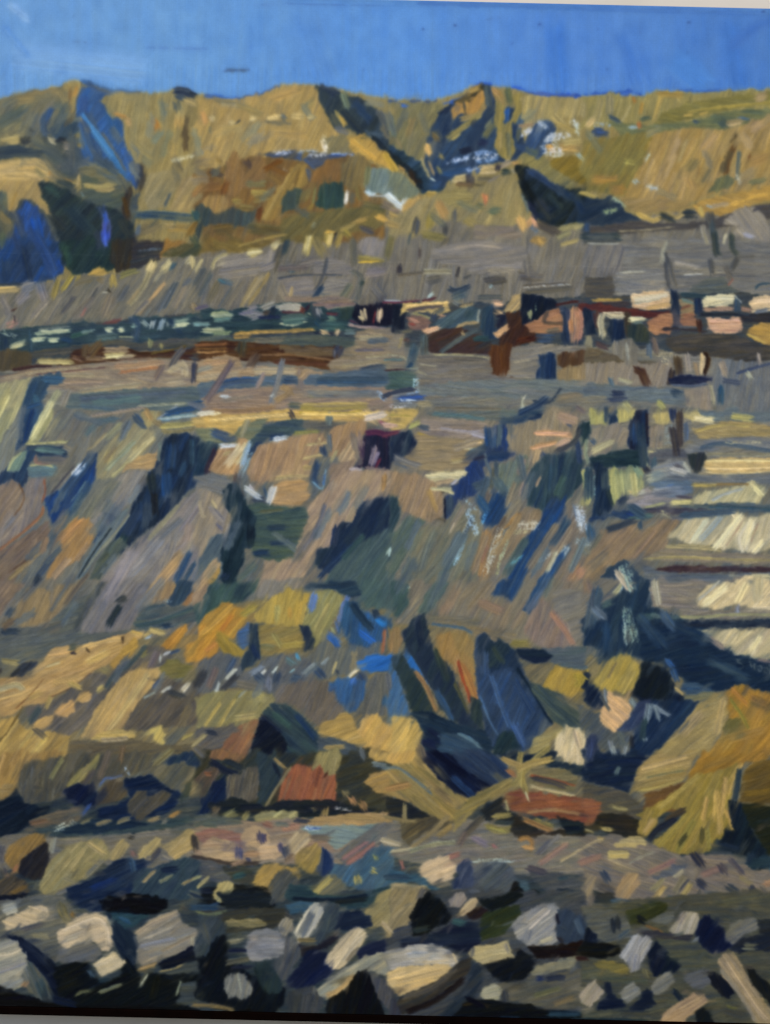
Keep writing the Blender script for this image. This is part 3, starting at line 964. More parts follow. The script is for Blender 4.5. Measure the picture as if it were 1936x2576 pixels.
s 24446c 7 113 73 118 78 116 92
s 7c988c 4 114 79 117 79
s 90a0a0 4 123 75 127 79
s a0a8a8 4.4 132 75 131 80
s 8c9ca8 4 141 73 138 82
s 6c7c88 2.6 144 76 145 79
s 1c3c60 7 148 74 156 84
s 94a490 6.5 151 77 162 75
s a8ac90 2 150 80 162 78
s 4c6468 6 84 90 100 88
s 5c5c58 5 104 92 114 92
s 8c8c70 1.4 103 88.5 114 88.5
P 4c4c48,56504c,444440 5 4 24 102 50 98 80 94 100 92 120 94 150 90 168 90 168 98 120 98 96 96 72 102 50 104 24 108
s 8c8858 4.5 130 91 130 96
s 948a58 4.5 139 95 139 97
P 4e4432,564a3a,3c3a34 85 5 -2 102 14 100 26 102 28 110 22 116 4 118 -2 116
s 3a2426 3.4 12 117 30 114 44 113.6
@painted_village;dark brown painted ledge left of centre
P 4a3024,5c3a28,3c2420,54402c 3 3 64 100 90 97 112 99 118 102 146 102 168 96 168 110 150 107 120 107 90 110 70 112 44 114 60 108
@
s 887058 4 74 107 90 107
s a8945c 5 33 109 62 110
s b0a068 2 34 111.5 50 112
s 8c7658 6 92 100 110 100
s a89a68 5.5 91 105 106 104
s 9c8c70 4 100 106 116 105
s 3c2418 3 112 100 124 103 150 101
s 5c4c28 2 130 103 160 97
s 644c30 7 86 94 78 104
s 5c4a34 6 74 97 73 105
s 7c5c48 3 62 106 70 109
P 8a7a68,7c6a5c,94826c,827464 175 4 -2 124 14 120 40 116 70 113 100 110 130 108 150 108 168 110 168 134 120 134 90 134 60 136 50 130 30 122 -2 130
s 6c5a50 1.6 0 123 30 117 60 114
s 94846c 2.6 4 124 30 119 70 116
s 5c4448 1.2 30 121 60 118 90 115
s a07c5c 5 100 114 120 113 140 110
s a86c44 3 104 119 120 117 138 115
s 6c5850 2.4 104 108 130 107
s 5a5858 6 158 99 152 106 148 114
s 6c5c54 5 140 114 134 124
s a89878 6 146 118 158 113 160 122
s 9c8c74 8 146 128 158 126
s 8c8068 4 56 122 80 122
s 9c8c6c 5 70 136 94 133 120 130
s 887464 4 54 128 90 127
P 566468,4e6068,606868 177 4 60 138 90 136 130 133 168 131 168 150 56 150
@painted_field;navy and cream painted bands stepping down at the left edge
P 274868,204470,34587c 60 7 30 123 52 120 53 126 50 130 40 132 36 142 38 150 16 150 22 136 26 128
@
s 2f587c 7 38 124 52 125
s 1f4470 7 30 128 24 146
s 2c587c 6 30 140 34 150
P 989068,a09470,8c8468 65 6 -2 130 14 127 26 124 22 136 17 150 -2 150
b a89c60 5 8 134 0 148
s 8c7c6c 4 42 132 56 132
s a09c74 6 50 136 42 150
s 7c7468 5 60 134 54 148
s 4c5a6c 6 70 142 100 140 160 136
s 8c8c78 2.4 120 148 160 146
b 4c6c70 6 80 146 120 142
T 484 590 29.12
P 6e5a2c,7a6430,665430,806c38 165 5 -2 -4 100 -4 96 6 88 4 70 6 62 12 46 14 24 16 10 20 -2 18
b 3a4a44 5 0 2 4 10
s 7c5c24 8 12 2 14 10
s 66542c 3 36 4 28 -2
s 8c7438 2 40 10 60 4 80 0
P 6c665f,747068,625e56,7a746c 75 6 -2 20 24 16 48 16 62 12 74 6 82 6 94 8 110 14 120 14 140 0 170 -4 170 66 -2 68
s b0a06c 5 0 20 0 28
s a89c70 4 8 22 2 32
s 485058 6 10 30 2 44
s 50585c 5 16 34 6 52
s 68604c 6 22 42 14 58
s ac9a60 3 30 17 20 22 17 30
s 7e7875 12 24 26 60 20
s 807a78 12 26 34 56 30
s 4c6070 5 24 40 34 42
s 3c6c80 2.6 23 39 28 42
s 6c665c 8 44 40 28 62
s 8a7c60 6 60 36 44 58
s a0864c 3 66 34 56 50 48 60
s 8a7a58 4 56 38 42 62
s 54585c 4 34 46 24 62
s b09c5c 5 48 15 60 14
s a8985c 4 50 18 56 17
@painted_rock;small rounded cream painted stone on the terrace rim
s b0a068 6 70 11 73 8 76 7
@
s 827c7a 9 68 16 66 26
s 544f44 7 78 10 70 30
s 6a655c 8 88 12 82 26
s 2f4048 5 82 6 79 15
s 7a7474 6 60 30 70 26
s 706a66 7 94 26 108 22
@painted_rock;tall yellow painted block, left of two on the terrace rim
s ac9850 7 101 2 98 16
@
s 8c783c 8 106 4 112 16
@painted_rock;tall yellow painted block, right of two on the terrace rim
s b09a4c 7.5 118 0 116 9
@
s 34384c 3 125 0 122 8
s 968040 6 128 0 124 10
s 8c7c38 6 132 -2 136 2
P 76706e,7e7874,6c6860 5 5 106 22 120 20 136 26 138 34 118 36 104 34
P 7c7670,746e68 5 6 114 40 136 36 134 50 122 56 110 54
P 746e6c,7c7676 8 6 74 38 104 36 106 50 98 54 84 54
P 827c7c,7a7474 75 6 142 4 166 2 164 22 146 16
s 5c5a50 6 138 4 140 26
s 4c5058 3 116 22 112 38 106 48
s 1f3c60 4 112 45 104 56 101 57
s 2f6078 3.5 82 29 86 31
s 4c4c4c 1.6 74 38 96 35 130 35
s 5a5a54 5 138 32 146 38 142 56
s 34403c 4 147 41 146 44
s 5c6058 6 136 44 128 56
s 8c7c3c 5 144 20 164 23
s b8942c 1.8 144 24 162 23
s 8a7a60 7 76 46 80 56
s a0885c 3 86 46 84 56
s 5c5458 5 74 30 100 28
P 7c6c60,6c5c58 3 3 80 54 100 54 130 54 140 58 120 60 100 62 80 59
s 7c7478 8 150 34 166 32
s 686460 10 156 46 164 56
@painted_village;dark teal painted band with pale stone dabs left of the houses
P 24404c,1f3a50,2c4c54,1a3248 2 4 -2 66 14 64 30 66 50 62 70 60 94 58 120 62 140 58 142 80 120 84 60 84 30 86 -2 92
@
s 5c5a58 6 -2 62 6 62
s a08860 5 0 60 2 64
s 5c5468 3 4 64 12 62
s 3c4c58 4 4 70 8 72
s 9c9c6c 3.2 16 68 32 67.6
s 8c947c 5 18 70 34 69.6
s 5c8484 4 19 74 32 73
s 8c8488 6 44 68 56 69 50 72
s 8a8088 4 48 64 56 62
s 6c687c 2.4 40 69 52 67
s 948c84 5 60 64 72 60
s 1c2c44 6 70 64 66 72
s 4c4038 5 62 68 66 68
s 17285a 3 58 72 76 71
@painted_wall;long pale painted wall left of the paired arches
P 98948a,9c9484 10 5 74 62 80 60 94 59 95 64 92 68 80 67
@
s 4a2c30 3 78 67 92 68 97 64
@painted_rock;teal painted oval stone with a cream rim below the long pale wall
s 54706c 6 78 73 90 71 98 71
s a8a888 1.8 76 77 86 78.4 98 75
s 4c7068 4 78 76 94 75
s b0a888 1.6 100 68 102 69
@
s 1a2c4c 7 106 63 108 72
s 8c8a90 5.5 108 64 110 69
s 1c4460 5 106 74 112 80
s 5c7c70 6 118 72 122 74
s 4c6860 4 116 76 122 75
s 5c2c34 3 116 68 124 69
s 2c3c38 8 128 66 136 66 130 72
s a49c84 2.4 116 64 130 62 142 60.5
P 7a6460,806c64 2 2 104 60 124 58 140 59 140 61 118 63 104 62
s 5c2c2c 4 94 64 96 67
s 2c2030 3 100 62 98 66
@painted_wall;dark painted wall with two glowing pale arched openings
P 16182c,1c1c34,121a30,221a2c 85 5 140 62 144 61 168 60 168 78 160 80 144 78 138 72
@
s c0a87c 6 147 65 148.5 73
s b8a478 4 144 72 147 73
s d0b48c 6 162 65 161 75
s 7c2c34 2 158 66 156 76
s 9c8480 2.6 136 78 146 80 166 81
s 4c3440 2.6 136 74 142 77
s 2c5860 8 112 79 130 79
s 5c7070 5 132 84 140 84
s 1a2440 8 106 86 112 88 130 88
@painted_wall;two little cream painted dabs side by side under the roofs
s c8a878 5.5 112 84 116 86
s c4a67c 4.5 126 82 124 86
@
s 6c8c88 4 1 77.5 14 77.4
s a8ac88 5 9 83 28 82.6
s 7c8868 4 18 86 32 85
s b48840 3.4 36 86 60 84 80 83.6 104 82
s a47c3c 3 36 89 50 88
P 4c5450,45504c,5c5c54 2 4 -2 88 34 88 34 92 54 90 104 86 140 90 140 98 100 96 60 96 24 94 -2 93
s 6a6458 5 54 92 78 91
P 4a3020,5c3c24,382018,644428 1 3 -2 94 30 92 54 94 80 96 120 97 128 98 126 108 128 116 120 118 100 113 70 110 40 108 0 108
s 7c4c28 2.4 2 96 30 94.6
s 7c5428 2.4 2 99 30 98.6
s b08048 2 4 102 30 101
s 3c2420 8 30 97 36 97
s 4c5450 3 36 99 39 99
s 3c3c34 8 43 94 42 104
s 54443a 7 56 104 48 116
s 7c5834 2.4 60 104 90 104 118 108
s 5a3428 3.4 70 110 100 112 118 112
P 5c4c3c,6c5840 2 3 76 96 120 98 124 104 110 106 80 102
P 9c8060,8c7860,a4886c,7c7468 178 4 2 110 30 104 40 106 44 116 60 114 76 116 100 116 112 120 110 124 80 122 50 124 20 128 2 130
s a07c5c 5 10 112 30 109
s 7c7c74 4 4 118 16 114
s a49070 5 4 124 40 120
s 3a3c4c 5 2 112 1 126
s 44484c 7 0 106 4 106
s a49478 6 54 118 90 118
P 7c6e5c,887860,746c64,8c7a64 176 4 142 84 168 80 168 110 152 116 120 120 118 112 130 104 132 98 142 96
s 9a8c6c 4 144 90 164 88
s 4c5864 5 152 92 168 91
s 5c5868 3 142 100 164 99
s 9c9070 2.6 150 106 168 105
s 34344c 8 127 98 125 104
s 6c6c74 1.6 123 100 123 106
s 8c8068 4 130 114 160 109
s 2c4468 5 146 118 152 116 166 114
P 4a6078,3c5468,44607c,546470 178 4 2 130 30 125 60 122 100 122 140 118 168 116 168 132 120 132 60 130 40 134 12 142 -2 146
s 2a4c70 6 108 126 140 126 168 126
s 34507a 6 22 130 40 126 54 126
s 2c4870 6 80 126 88 126
P 8a7464,806e64,7c7468,94785c 5 4 8 142 30 134 60 132 90 130 120 132 168 132 168 150 0 150
s 6c5c5c 6 34 110 24 126 12 144
s 6c7078 5 78 108 74 126 68 146
s 7c6c68 4 62 120 56 132
s 7c6c64 5 92 118 94 132
s 9c7c50 5 78 132 84 136 72 144
s a0805c 6 94 124 98 120
d b0bcc0 3 24 140 30 140
d a0a8a8 2.4 68 140 70 138
s 6c6c68 7 100 138 160 138
s a8904c 3 96 147 150 146
d 7ca0c8 5 160 136 166 142
s 7c6c58 2 122 139 126 139
s 204c80 4 -2 146 8 145
T 968 590 29.12
P 716c65,79736d,67625c,7d776f,6a655c 80 6 -2 4 10 -4 166 -4 170 50 140 56 118 52 100 60 76 58 54 60 20 58 -2 58
s 6a6440 6 6 2 2 20
s 7c7038 7 34 0 50 3
s 4c5458 3 22 0 20 8
s 5c5850 4 54 4 48 12
P 7a7470,827b76,736e69 5 6 56 8 80 4 120 10 124 26 110 34 80 34 60 26 40 22 40 14
s 8a8078 4 60 12 80 9 100 12
s 4c4444 3 30 12 30 20
s 34323c 5 13 27 12 34
s 5c5650 3 12 35 32 33
s 8c8670 5 34 32 56 32
s 58544c 7 38 40 48 38
s 8e8474 5 90 32 110 31
s 34343c 3 64 28 62 37
s 4c4c4c 3 68 38 73 36
P 4c4a48,58524c 5 4 86 38 104 36 104 42 92 44
d 7c8c8c 3 90 44 94 46
s 544f4c 8 118 36 134 38
s 625c58 6 120 46 160 44
s 6c6762 8 122 20 124 34
s 5a564e 6 122 50 160 46
d 8a8a88 1.6 120 46 160 43
@painted_rock;small five pointed yellow ochre painted stone on the grey terrace
s b88c40 7 128 5 138 5
s b48a40 6 132 5 135 9
@
s 8c8458 5 149 3 160 -2
s a08c50 3.5 152 9 166 5
s a8c8d0 3 37 54 41 51
s 1c3458 5 56 47 62 49 72 45
s 2f4c68 8 60 54 70 50
s 6c7478 5 60 58 64 60
@painted_wall;dark shed end of the painted village, left of centre right
P 131c30,182440,1c2c44 85 6 -2 61 14 60 18 66 16 80 8 84 -2 86
@
s 5c2c3c 2 -2 58.4 16 58.6 30 57
s 8c9098 1.8 0 57 14 57.4
s 4c2430 2.4 32 58 44 55
@painted_wall;low cream painted roof with a dark curved line
P b89c5c,b0945a,c0a060 176 4 16 59.6 40 58.6 54 57.6 56 66 46 70 36 66 18 66 13 70
@
s 4a4450 3.6 20 66 34 63 50 62
s 7c7464 4 22 68 38 74
s 8c8458 2.4 26 68 40 73
s 2c3c5c 5 43 69 41 74
s 4c5458 5 50 64 44 68
P 6c5450,785c54 10 4 18 72 30 70 40 76 34 82 22 82
s b07c68 3.6 22 73 29 75
s 7c3838 2.4 22 77 25 78
s c08c68 4.5 47 71 53 72
@painted_rock;bright peach painted brick, left of two on the dark ledge
P c48c60,c89064 165 3 32 83 46 78 48.6 81 38 86 34 85.6
@
s c8b49c 1.4 38 85 48 81
P 3c5868,34506c,48606c,2c4458 40 6 40 78 60 66 72 62 82 64 82 74 70 76 60 80 48 82
s 344c54 7 74 66 70 72
s 8c8c80 2 81 65 80 76
s b09460 3 66 62 76 60
s a08458 3 62 80 70 77 80 76
s 4c5050 4 80 54 100 54
s b08c70 6.5 94 60 100 60
s b48c68 7 96 67 99 68
@painted_rock;sandy painted rock at the edge of the black roof
P a88c5c,ac9460 50 5 103 66 106 60 112 52 117 50 118 62 114 66 108 68
@
P 1e3c60,1a3454,244c68 88 6 85 64 92 62 94 74 96 90 86 92 84 78
s 1c2038 6 98 72 102 72 98 80
@painted_rock;bright peach painted brick, right of two on the dark ledge
P c89460,cc9868 148 4 94.5 86 106 77 109.5 80 104 84 97.5 89
@
P 3c2824,4c2c20,34201c 60 5 104 68 118 66 120 78 130 84 130 90 112 98 98 96 98 90 108 84
P 3c2c2c,4a3430,34302c,2c3c44 30 5 34 88 50 82 66 82 84 88 92 92 90 104 60 103 40 102 34 100
s 4c585c 4 80 82 62 92 48 102
s 50585c 3 70 86 54 98
s b0905c 2.4 66 84 68 87
s 1f4c5c 5 78 90 90 90
@painted_post;rusty brown painted post standing below the village
P 5a341c,66381c,4c2a18 88 6 92 96 110 94 108 104 107 120 112 124 86 124 92 116 90 106
@
@painted_wall;black painted roof mass above the peach walls
P 0f1c34,142444,101828 70 5 118 50 128 52 146 57 150 62 138 66 134 74 124 74 120 78 117 70 118 60
@
s 9c9c70 3.6 125 66 125 72
d 7c8c70 2 131 59 130 67
P 9c6848,a87450,8c5c44,a07c54 10 5 120 78 132 74 140 66 150 64 154 76 153 84 140 86 126 84
s 4c4440 3.4 140 68 138 76 154 77
s 4c2420 2.6 148 61 158 59 168 58
s 18305c 7 153 64 158 72 156 92
s 1c3050 5 154 86 155 92
s c48c5c 7 164 64 163 92
s b07444 4 160 74 161 84
s 244c84 8 134 90 144 90
s 4a2418 6 116 92 128 90
s 3c1c14 3 124 90 128 89
s 5a5854 5 140 84 150 82
P 7a7064,726a60,6a6a62,847a6c 4 5 -2 88 18 84 16 96 18 110 14 118 -2 118
s 9c8c5c 2 15 88 12 98
s 4c6c74 2.4 0 108 14 108
s 9c9478 2 4 104 16 106 20 112
s 2c506c 8 26 96 22 114
s 4c6064 7 34 88 34 104
s 5c4438 5 18 92 20 90
s 17406c 5 22 112 20 116
P 6e675f,77706a,665f58,7b7368 4 5 28 104 60 104 90 104 92 122 110 124 130 126 130 140 60 140 20 140 30 124
s a09870 1.8 42 104 70 104 90 107
s 5c5854 4 60 108 84 108
s 8c8470 2 30 112 44 114
s a0987c 2 28 118 36 121
P 767068,7e766c,6c6862 6 5 110 98 130 94 150 96 168 96 168 102 132 106 132 124 108 122 108 106
s 908878 3 112 110 126 108
@painted_post;wide deep blue painted post under the peach houses
P 163464,1a3c70,122c58 88 6 133 104 147 103 148 125 131 125 131 118 134 114
@
P 4c3424,5c4430,3c2c20 80 5 148 104 168 100 168 112 158 116 150 114
P 8c7450,7c6c50,947c54 85 6 149 116 168 112 168 126 149 126
P 3c5454,2f484c,46605c 178 5 -2 118 26 118 26 130 10 134 -2 134
s 3c2c34 1.6 0 117.5 20 116
s 8c9488 1.2 18 116 28 115.6
d a8c8d0 5 27 124 27 136
d 7898c0 6 20 140 30 138
s 2c4c90 6 12 142 34 140
d b0c4d8 5 14 144 24 144
s 1c2c54 4 -2 140 10 136 24 134
s 9c8c68 5 30 146 40 147
P 6a6f6f,5e6a70,74706a 175 5 30 130 80 126 130 126 168 126 168 140 130 142 80 140 30 138
s a8a890 2.4 119 140 118 150
s c0b8a0 1.4 119 142 122 138
s 2c3c50 3 128 144 138 146 146 142 152 132
s 8c7858 8 150 142 168 140
T 1452 590 29.12
P 6b6968,757371,625f5c,7a7772 2 6 -2 -4 170 -4 170 54 130 48 84 50 46 52 30 54 -2 54
s 2c3c44 8 4 2 24 3 36 2
s 4c4c48 4 6 7 34 6
s 9c9c94 2 10 8 34 8
P 6d6a6a,747070,656261 78 7 -2 10 38 9 40 30 30 36 4 38 -2 36
P 4f4b47,58524c,4a4a4a 3 5 -2 42 8 37 30 37 32 54 -2 56
P 787674,807d7a,6f6d6e 2 5 34 34 60 32 74 34 76 48 50 52 34 52
s 9a988c 1.8 36 33 58 32
@painted_rock;slender split painted stone standing upright on the grey terrace
s 8c8c80 3.6 77 6 74 16 73 24
s 46484c 3 76 15 79 26
s 4a4a4c 4 76 24 78 38 79 46
s 5a5856 4 80 24 82 36 86 46
@
s 86807a 4 84 24 104 28
s a09c90 1.4 90 35 108 34
s 2c383c 6 118 -2 120 14 122 18
s 908870 3 110 0 112 8
s a8a084 3 128 0 126 8
s 3c4440 5 133 0 134 12 138 17
s 4c4c4c 5 115 22 117 34
s 484848 5 138 20 134 30
s 5c5854 5 128 28 132 38
s 8c8c98 4 144 0 152 2
P 585c5a,50585a,4c5458 8 5 96 48 110 38 126 36 132 46 140 50 104 52
s 304c60 2.4 154 46 158 43 166 42
s 8c5c54 1.6 130 44 134 39
P c0a884,b49c78,c4b08c,a08c78 170 5 46 53 70 49 80 50 80 58 62 62 50 64 46 58
@painted_wall;long cream and peach painted roof slab
P c0a078,b8a080,ccb48c,b48860 168 5 46 53 62 50 74 48 80 52 80 62 68 65 58 66 48 62
@
s bc9458 4 60 64 80 60
s a8a894 5 50 58 72 54
s b48c3c 3 14 57 37 57
s 3c3438 5 14 61 44 60
P 5a2c28,4c2828,683430 3 4 -2 60 20 60 44 64 60 66 80 66 80 70 60 72 40 70 16 66 -2 66
s 5c2c24 3 44 66 70 70
s c88464 6 0 66 3 76 0 90
@painted_wall;deep navy painted doorway beside the peach wall
P 102444,143058,182c4c 80 6 5 64 12 66 15 74 16 86 7 86 6 76
@
s 4c3030 6 16 68 18 80
s b0a888 6 22 69 20 76 22 88
s b8b090 5 26 69 34 72 41 69
s c8c0a0 2 22 68 40 67.5
P 14284c,183c74,1c3048 85 6 28 74 40 75 41 90 30 92 27 82
s 3c342c 6 43 68 44 86
s a8a88c 5 46 74 57 73
s 6c7c74 4 50 77 56 76
P 343c38,40443c,2c3c3c 85 5 42 78 56 78 62 84 62 94 52 92 44 90
@painted_wall;terracotta painted wall left of the thin blue post
P a8704c,b47c54,9c6848,ac7850 172 4 60 76 66 72 76 68 82 68 82 80 78 86 66 86 62 82
@
s 14284c 6 83 50 85 58 84 66
s 17305c 7 85 66 87 78 84 82
s 10285c 5 104 54 106 68
s 102c58 5 101 58 101 68
P 8c7454,9c6c4c,7c3c28 10 4 88 56 100 58 100 70 90 72
s 5c6c64 3 90 56 99 59
s 203c50 4 90 52 104 53 112 54
s a06444 5 92 70 100 71
P 946448,8c5c44 5 4 90 74 102 72 104 80 92 80
s 2f2c34 3 74 82 90 81 110 84
s 5a6068 1.8 88 80 104 80
s 3c2420 5 104 74 106 82
@painted_wall;cream topped painted wall second from the right edge
P b8b090,c0b48c,b0a888 5 5 108 57 120 52 136 52 134 60 124 63 109 62
s b88c6c 4 110 65 134 64
s 2c4c70 5 138 56 138 66
s 9c9c90 1.4 136 53 141 58
@
s 1c2438 3 106 69 120 69 140 69
@painted_wall;peach painted wall with dark courses below the cream topped one
P c09474,c49878,b88c70 2 4 113 73 142 72 142 80 138 85 120 85 112 82
@
s a0705c 1 114 77 140 76
s a0705c 1 116 83 138 83
@painted_wall;cream painted wall cut by the right edge of the picture
P c4a880,bca07c,c8b088 5 5 152 54 168 52 168 66 152 66 149 60
@
s a0785c 4 142 64 150 66
s 5c6470 4 154 67 164 65
P 2c2c34,343c44,3c3838 2 4 140 70 168 67 168 77 142 76
@painted_rock;yellow ochre painted stone below the right hand houses
P a8803c,b0883c,9c7838 168 5 146 84 152 78 168 76 168 94 164 96 150 90
@
s b89848 2.4 147 86 162 94
P 43403e,4c4642,3a3a3a,544c44 4 5 76 88 110 86 140 88 160 96 168 98 168 108 150 112 120 106 100 104 84 102 76 96
P 8c8468,7c786c 80 5 4 88 12 87 13 100 4 100
P 5c5040,6c6454,4c4838 3 5 -2 96 14 98 30 104 50 108 80 112 76 118 40 114 -2 112
P 84786c,7c7060,8c8070 75 5 -2 112 30 110 60 112 80 110 84 124 70 132 40 130 -2 128
P 706a60,7c766c 85 5 32 92 44 90 52 96 52 110 46 114 38 108 30 100
s 4c3c3c 5 16 94 26 98
s 8c8c84 3 42 94 44 108
s 4c6078 4 62 94 62 106
s 6c5c54 5 66 90 68 102
d a09478 4 70 104 82 104
d b0a484 5 74 108 80 112
s 44281c 7 54 116 60 130
s 4a3024 6 50 116 56 120
s 3c3028 7 86 106 88 122
s 342c2c 6 82 118 80 130
s 8c8074 6 94 104 96 118
s c4a878 5 108 104 107 120
s 9c8060 4 102 112 104 122
s 26140c 3.4 110 102 113 108 110 120
@painted_shadow;long navy blue painted dash on the right hand shelf
P 14204c,1a2454,34405c 178 3 80 126 84 123 100 122 117 123.6 112 128 100 131 84 131 79 129
@
s 4c5870 3 82 130 100 131 112 129
P 6c6c6c,74706c,5c6470 80 6 116 106 140 110 168 110 168 150 122 150 118 130
s 8c7c6c 6 124 110 128 122
s 34446c 2.6 138 120 150 116 168 111
s 3c4864 5 126 126 140 128
s a8a890 4 146 119 150 124
s 8c8484 4 156 104 158 112
P 5c6870,5a6470,667078 2 5 -2 128 26 130 60 132 80 134 100 136 90 148 60 144 30 142 -2 140
s 3c5c78 4 28 124 30 130
s a8a484 4 36 125 46 128
s 1f2f58 6 30 137 40 138
s 34405c 5 28 143 42 142
s 1c3c60 7 82 136 88 138
P 84786c,8c7c6c 85 5 92 134 114 132 116 150 94 148
s a89c78 3 115 130 118 146
s 204c70 5 124 132 124 146
s 7c7464 7 -2 144 24 143
s a8a060 7 40 146 44 150
s a09c58 6 70 145 74 149
T 0 1020 29.12
P 6b6a64,66645c,5c6468,726e68 60 7 -2 -2 168 -2 168 150 -2 150
P 8c8868,969068,7c7c60 65 6 -2 -2 16 -2 8 20 2 36 -2 42
s a8a070 4 16 -2 10 14 2 34 -2 40
P 70716c,7a7a70 66 6 10 18 18 0 20 -2 20 14 16 30 12 44 6 58 -2 70 -2 44
@painted_cliff;navy blue painted cleft with pale ledges at the left edge
P 204474,2b4f78,34587c 66 7 19 4 30 -2 38 -2 36 10 26 28 22 34 14 38 17 20
@
s 2a4f7c 7 22 4 34 0
s 17386c 4 28 4 20 34
P a09864,8c8860,948c64 66 5 38 2 40 -2 48 -2 44 12 36 28 22 34 26 28 33 14
P 6e685e,686660,746c62,60686a 60 7 50 -2 100 -2 120 6 100 18 80 38 60 56 44 72 42 60 56 42 58 34 36 30 46 14
s 4c6470 4 70 0 100 3
s 8c7c70 3 76 10 100 6 124 2
s 446070 5 84 14 100 12
b 4f6870 6 76 24 80 18
P 243c64,2c5060 178 4 22 35 34 34 56 36 58 43 48 46 34 44 28 40
s 4c7074 5 32 38 55 40
s 1c3868 2 34 42 48 45 58 44
s a8a068 2 22 33.4 38 32.6 58 31.4
s 8c7c60 4 56 36 60 38
P 203c64,18305c,244c78 70 5 2 58 14 46 24 38 30 42 24 52 24 66 17 72 8 70 -2 72
@painted_rock;green grey painted stone with a pale rim in the left cleft
P 6c8070,74887c 60 4 6 56 10 48 16 42 23 40 21 48 18 54 12 57
s a0a074 2.4 7 56 11 47 18 41
@
P 5c7478,687c78,4c6c7c 178 4 24 54 30 50 44 50 48 54 45 61 34 61 25 60
s a89c68 2 26 52 36 50.6 47 53
s 7c5c54 3 32 43 31 49 40 50
s 6c6460 7 36 47 56 47
@painted_rock;long pinkish tongue shaped painted rock at the left edge
P 84705e,7c685c,8c7460 60 6 10 63 14 66 20 74 21 82 18 88 10 96 4 104 -2 112 -2 70 4 68
@
s 5c3c2c 1.4 16 67 21 78 19 86 10 98 -2 110
P 7c706a,84746a,746c68 75 7 24 64 38 62 40 72 36 82 37 90 34 98 22 108 8 120 -2 130 -2 112 10 98 18 90 22 82 20 72
s 844c34 1.6 38 64 39 74 36 84
s 8c5838 2.6 37 88 36 94 26 104 14 114 -2 126
s 8c7c70 3 20 92 8 108 0 116
b 5c646c 8 34 106 20 116
s 747070 4 12 96 4 106
P 746054,7c6858,5c5448 48 5 -2 130 20 114 40 102 44 110 38 122 22 136 10 150 -2 150
s 94784c 4 36 124 24 136 10 148
s 8c7448 3 20 140 8 150
s 5c4434 1.6 28 130 8 144
P 204080,1c3c70,30547c,2c5870 62 7 42 78 50 70 58 64 66 58 74 48 82 42 86 42 84 56 78 70 70 84 60 96 50 108 46 102 42 92 38 82
@painted_cliff;deep blue painted streak slanting down through the left cliff
P 183c78,20488a 65 6 40 82 52 70 64 60 76 46 84 42 80 58 66 74 56 90 46 102
@
s 2c5c88 7 56 66 52 80
s 3c5c70 7 76 68 62 92
s 5c7c88 1.6 74 66 62 82
s 345870 7 60 92 46 112 40 124
s 4c6468 5 70 92 52 112
d 8c9c94 3 68 50 62 62
s a89468 2 92 24 82 34 76 38
P 6e6a62,77706a 62 6 44 76 56 60 70 50 78 40 80 44 64 58 52 72
s 4f4c50 2 64 52 56 62 44 76
P 8c8060,94865e,7c7866 55 6 84 42 92 34 104 22 112 18 118 14 130 22 134 30 124 42 108 54 96 64 84 64 82 54
s 8c8868 6 104 16 92 28
s 566474 6 112 14 104 30
s 2a4870 6 116 9 120 14 126 18
s a08c54 8 96 40 92 48
s a89c68 3 130 30 112 48 96 62
s 989070 4 124 22 112 36 100 52
s 7c6c50 4 90 48 100 36
@painted_rock;ochre painted outcrop beside the navy hollow in the left cliff
P a88454,a07c50,b08c58 10 5 118 46 126 42 134 42 136 48 132 54 124 55 114 54 106 58 108 52
@
P 8c7c54,a09060 80 6 126 -2 156 -2 144 6 138 14 128 17 122 8
s a07c50 5 126 4 130 12
s 7c6c50 5 134 14 144 20
s 8c98a8 2.4 136 12 144 6 154 0
s 5c7c8c 4 140 12 152 10 166 8
s 1e4878 5 144 7 156 4 168 2
s 9ca8a0 1.6 138 12 156 10 168 9
s a89850 5 140 18 156 17 168 15
s 8c7c50 4 140 23 160 22 168 20
P 857d74,7c7878,786f6a 62 7 100 64 112 56 124 56 126 66 118 78 108 88 98 96 90 94 84 100 74 104 72 98 82 78 90 68
b 94806c 4 96 74 88 90
P 6e6c62,68685c,78705f 55 6 84 66 96 62 104 66 92 88 78 98 64 110 60 104 72 86
@painted_cliff;broad navy blue painted hollow in the left cliff
P 142e54,1c4074,1a3c68,202c38 70 7 142 28 150 26 160 24 168 28 168 64 158 78 150 88 140 98 130 106 120 112 114 122 104 128 92 126 102 110 112 94 114 84 122 76 128 66 128 58 134 54 136 46 140 38
@
s 1c4478 9 148 34 146 54
s 1c4880 9 144 60 144 78
b 1f4a78 7 160 50 156 60
s 283030 8 130 60 132 74
s 1f2024 6 133 76 134 94
s 2a4c64 5 166 30 166 50
s 1a3c6c 8 120 84 120 98
s 203c40 7 108 112 104 122
s 6c7468 2 138 32 137 48
P 4a5450,5c6054,3c4440 55 5 90 124 104 114 110 120 100 132 92 142 82 150 74 150
@painted_rock;small plum and navy painted notch in the middle of the left cliff
s 1f3460 5 90 94 98 98 94 102
s 5c4c54 4 88 98 94 101
@
s 1f4068 5 90 104 86 112 83 118
P 5a6a74,506068,687074 58 4 112 88 106 98 98 110 88 122 78 136 70 150 64 150 74 132 84 116 94 104 104 92
s 8c8870 2 112 94 100 110 84 128 72 144
s 2c3438 2 96 106 80 128 68 148
@painted_rock;orange brown slanted painted slab low in the left cliff
P 9c7444,a87c4c,8c6840,a07040 58 6 70 98 76 98 82 104 82 112 78 120 66 132 58 138 50 138 44 148 38 150 44 136 54 124 53 116 58 108
@
s b07c48 4 72 98 62 108 54 118
s a08060 6 60 132 46 148
s 2c4468 5 46 130 40 138 32 148
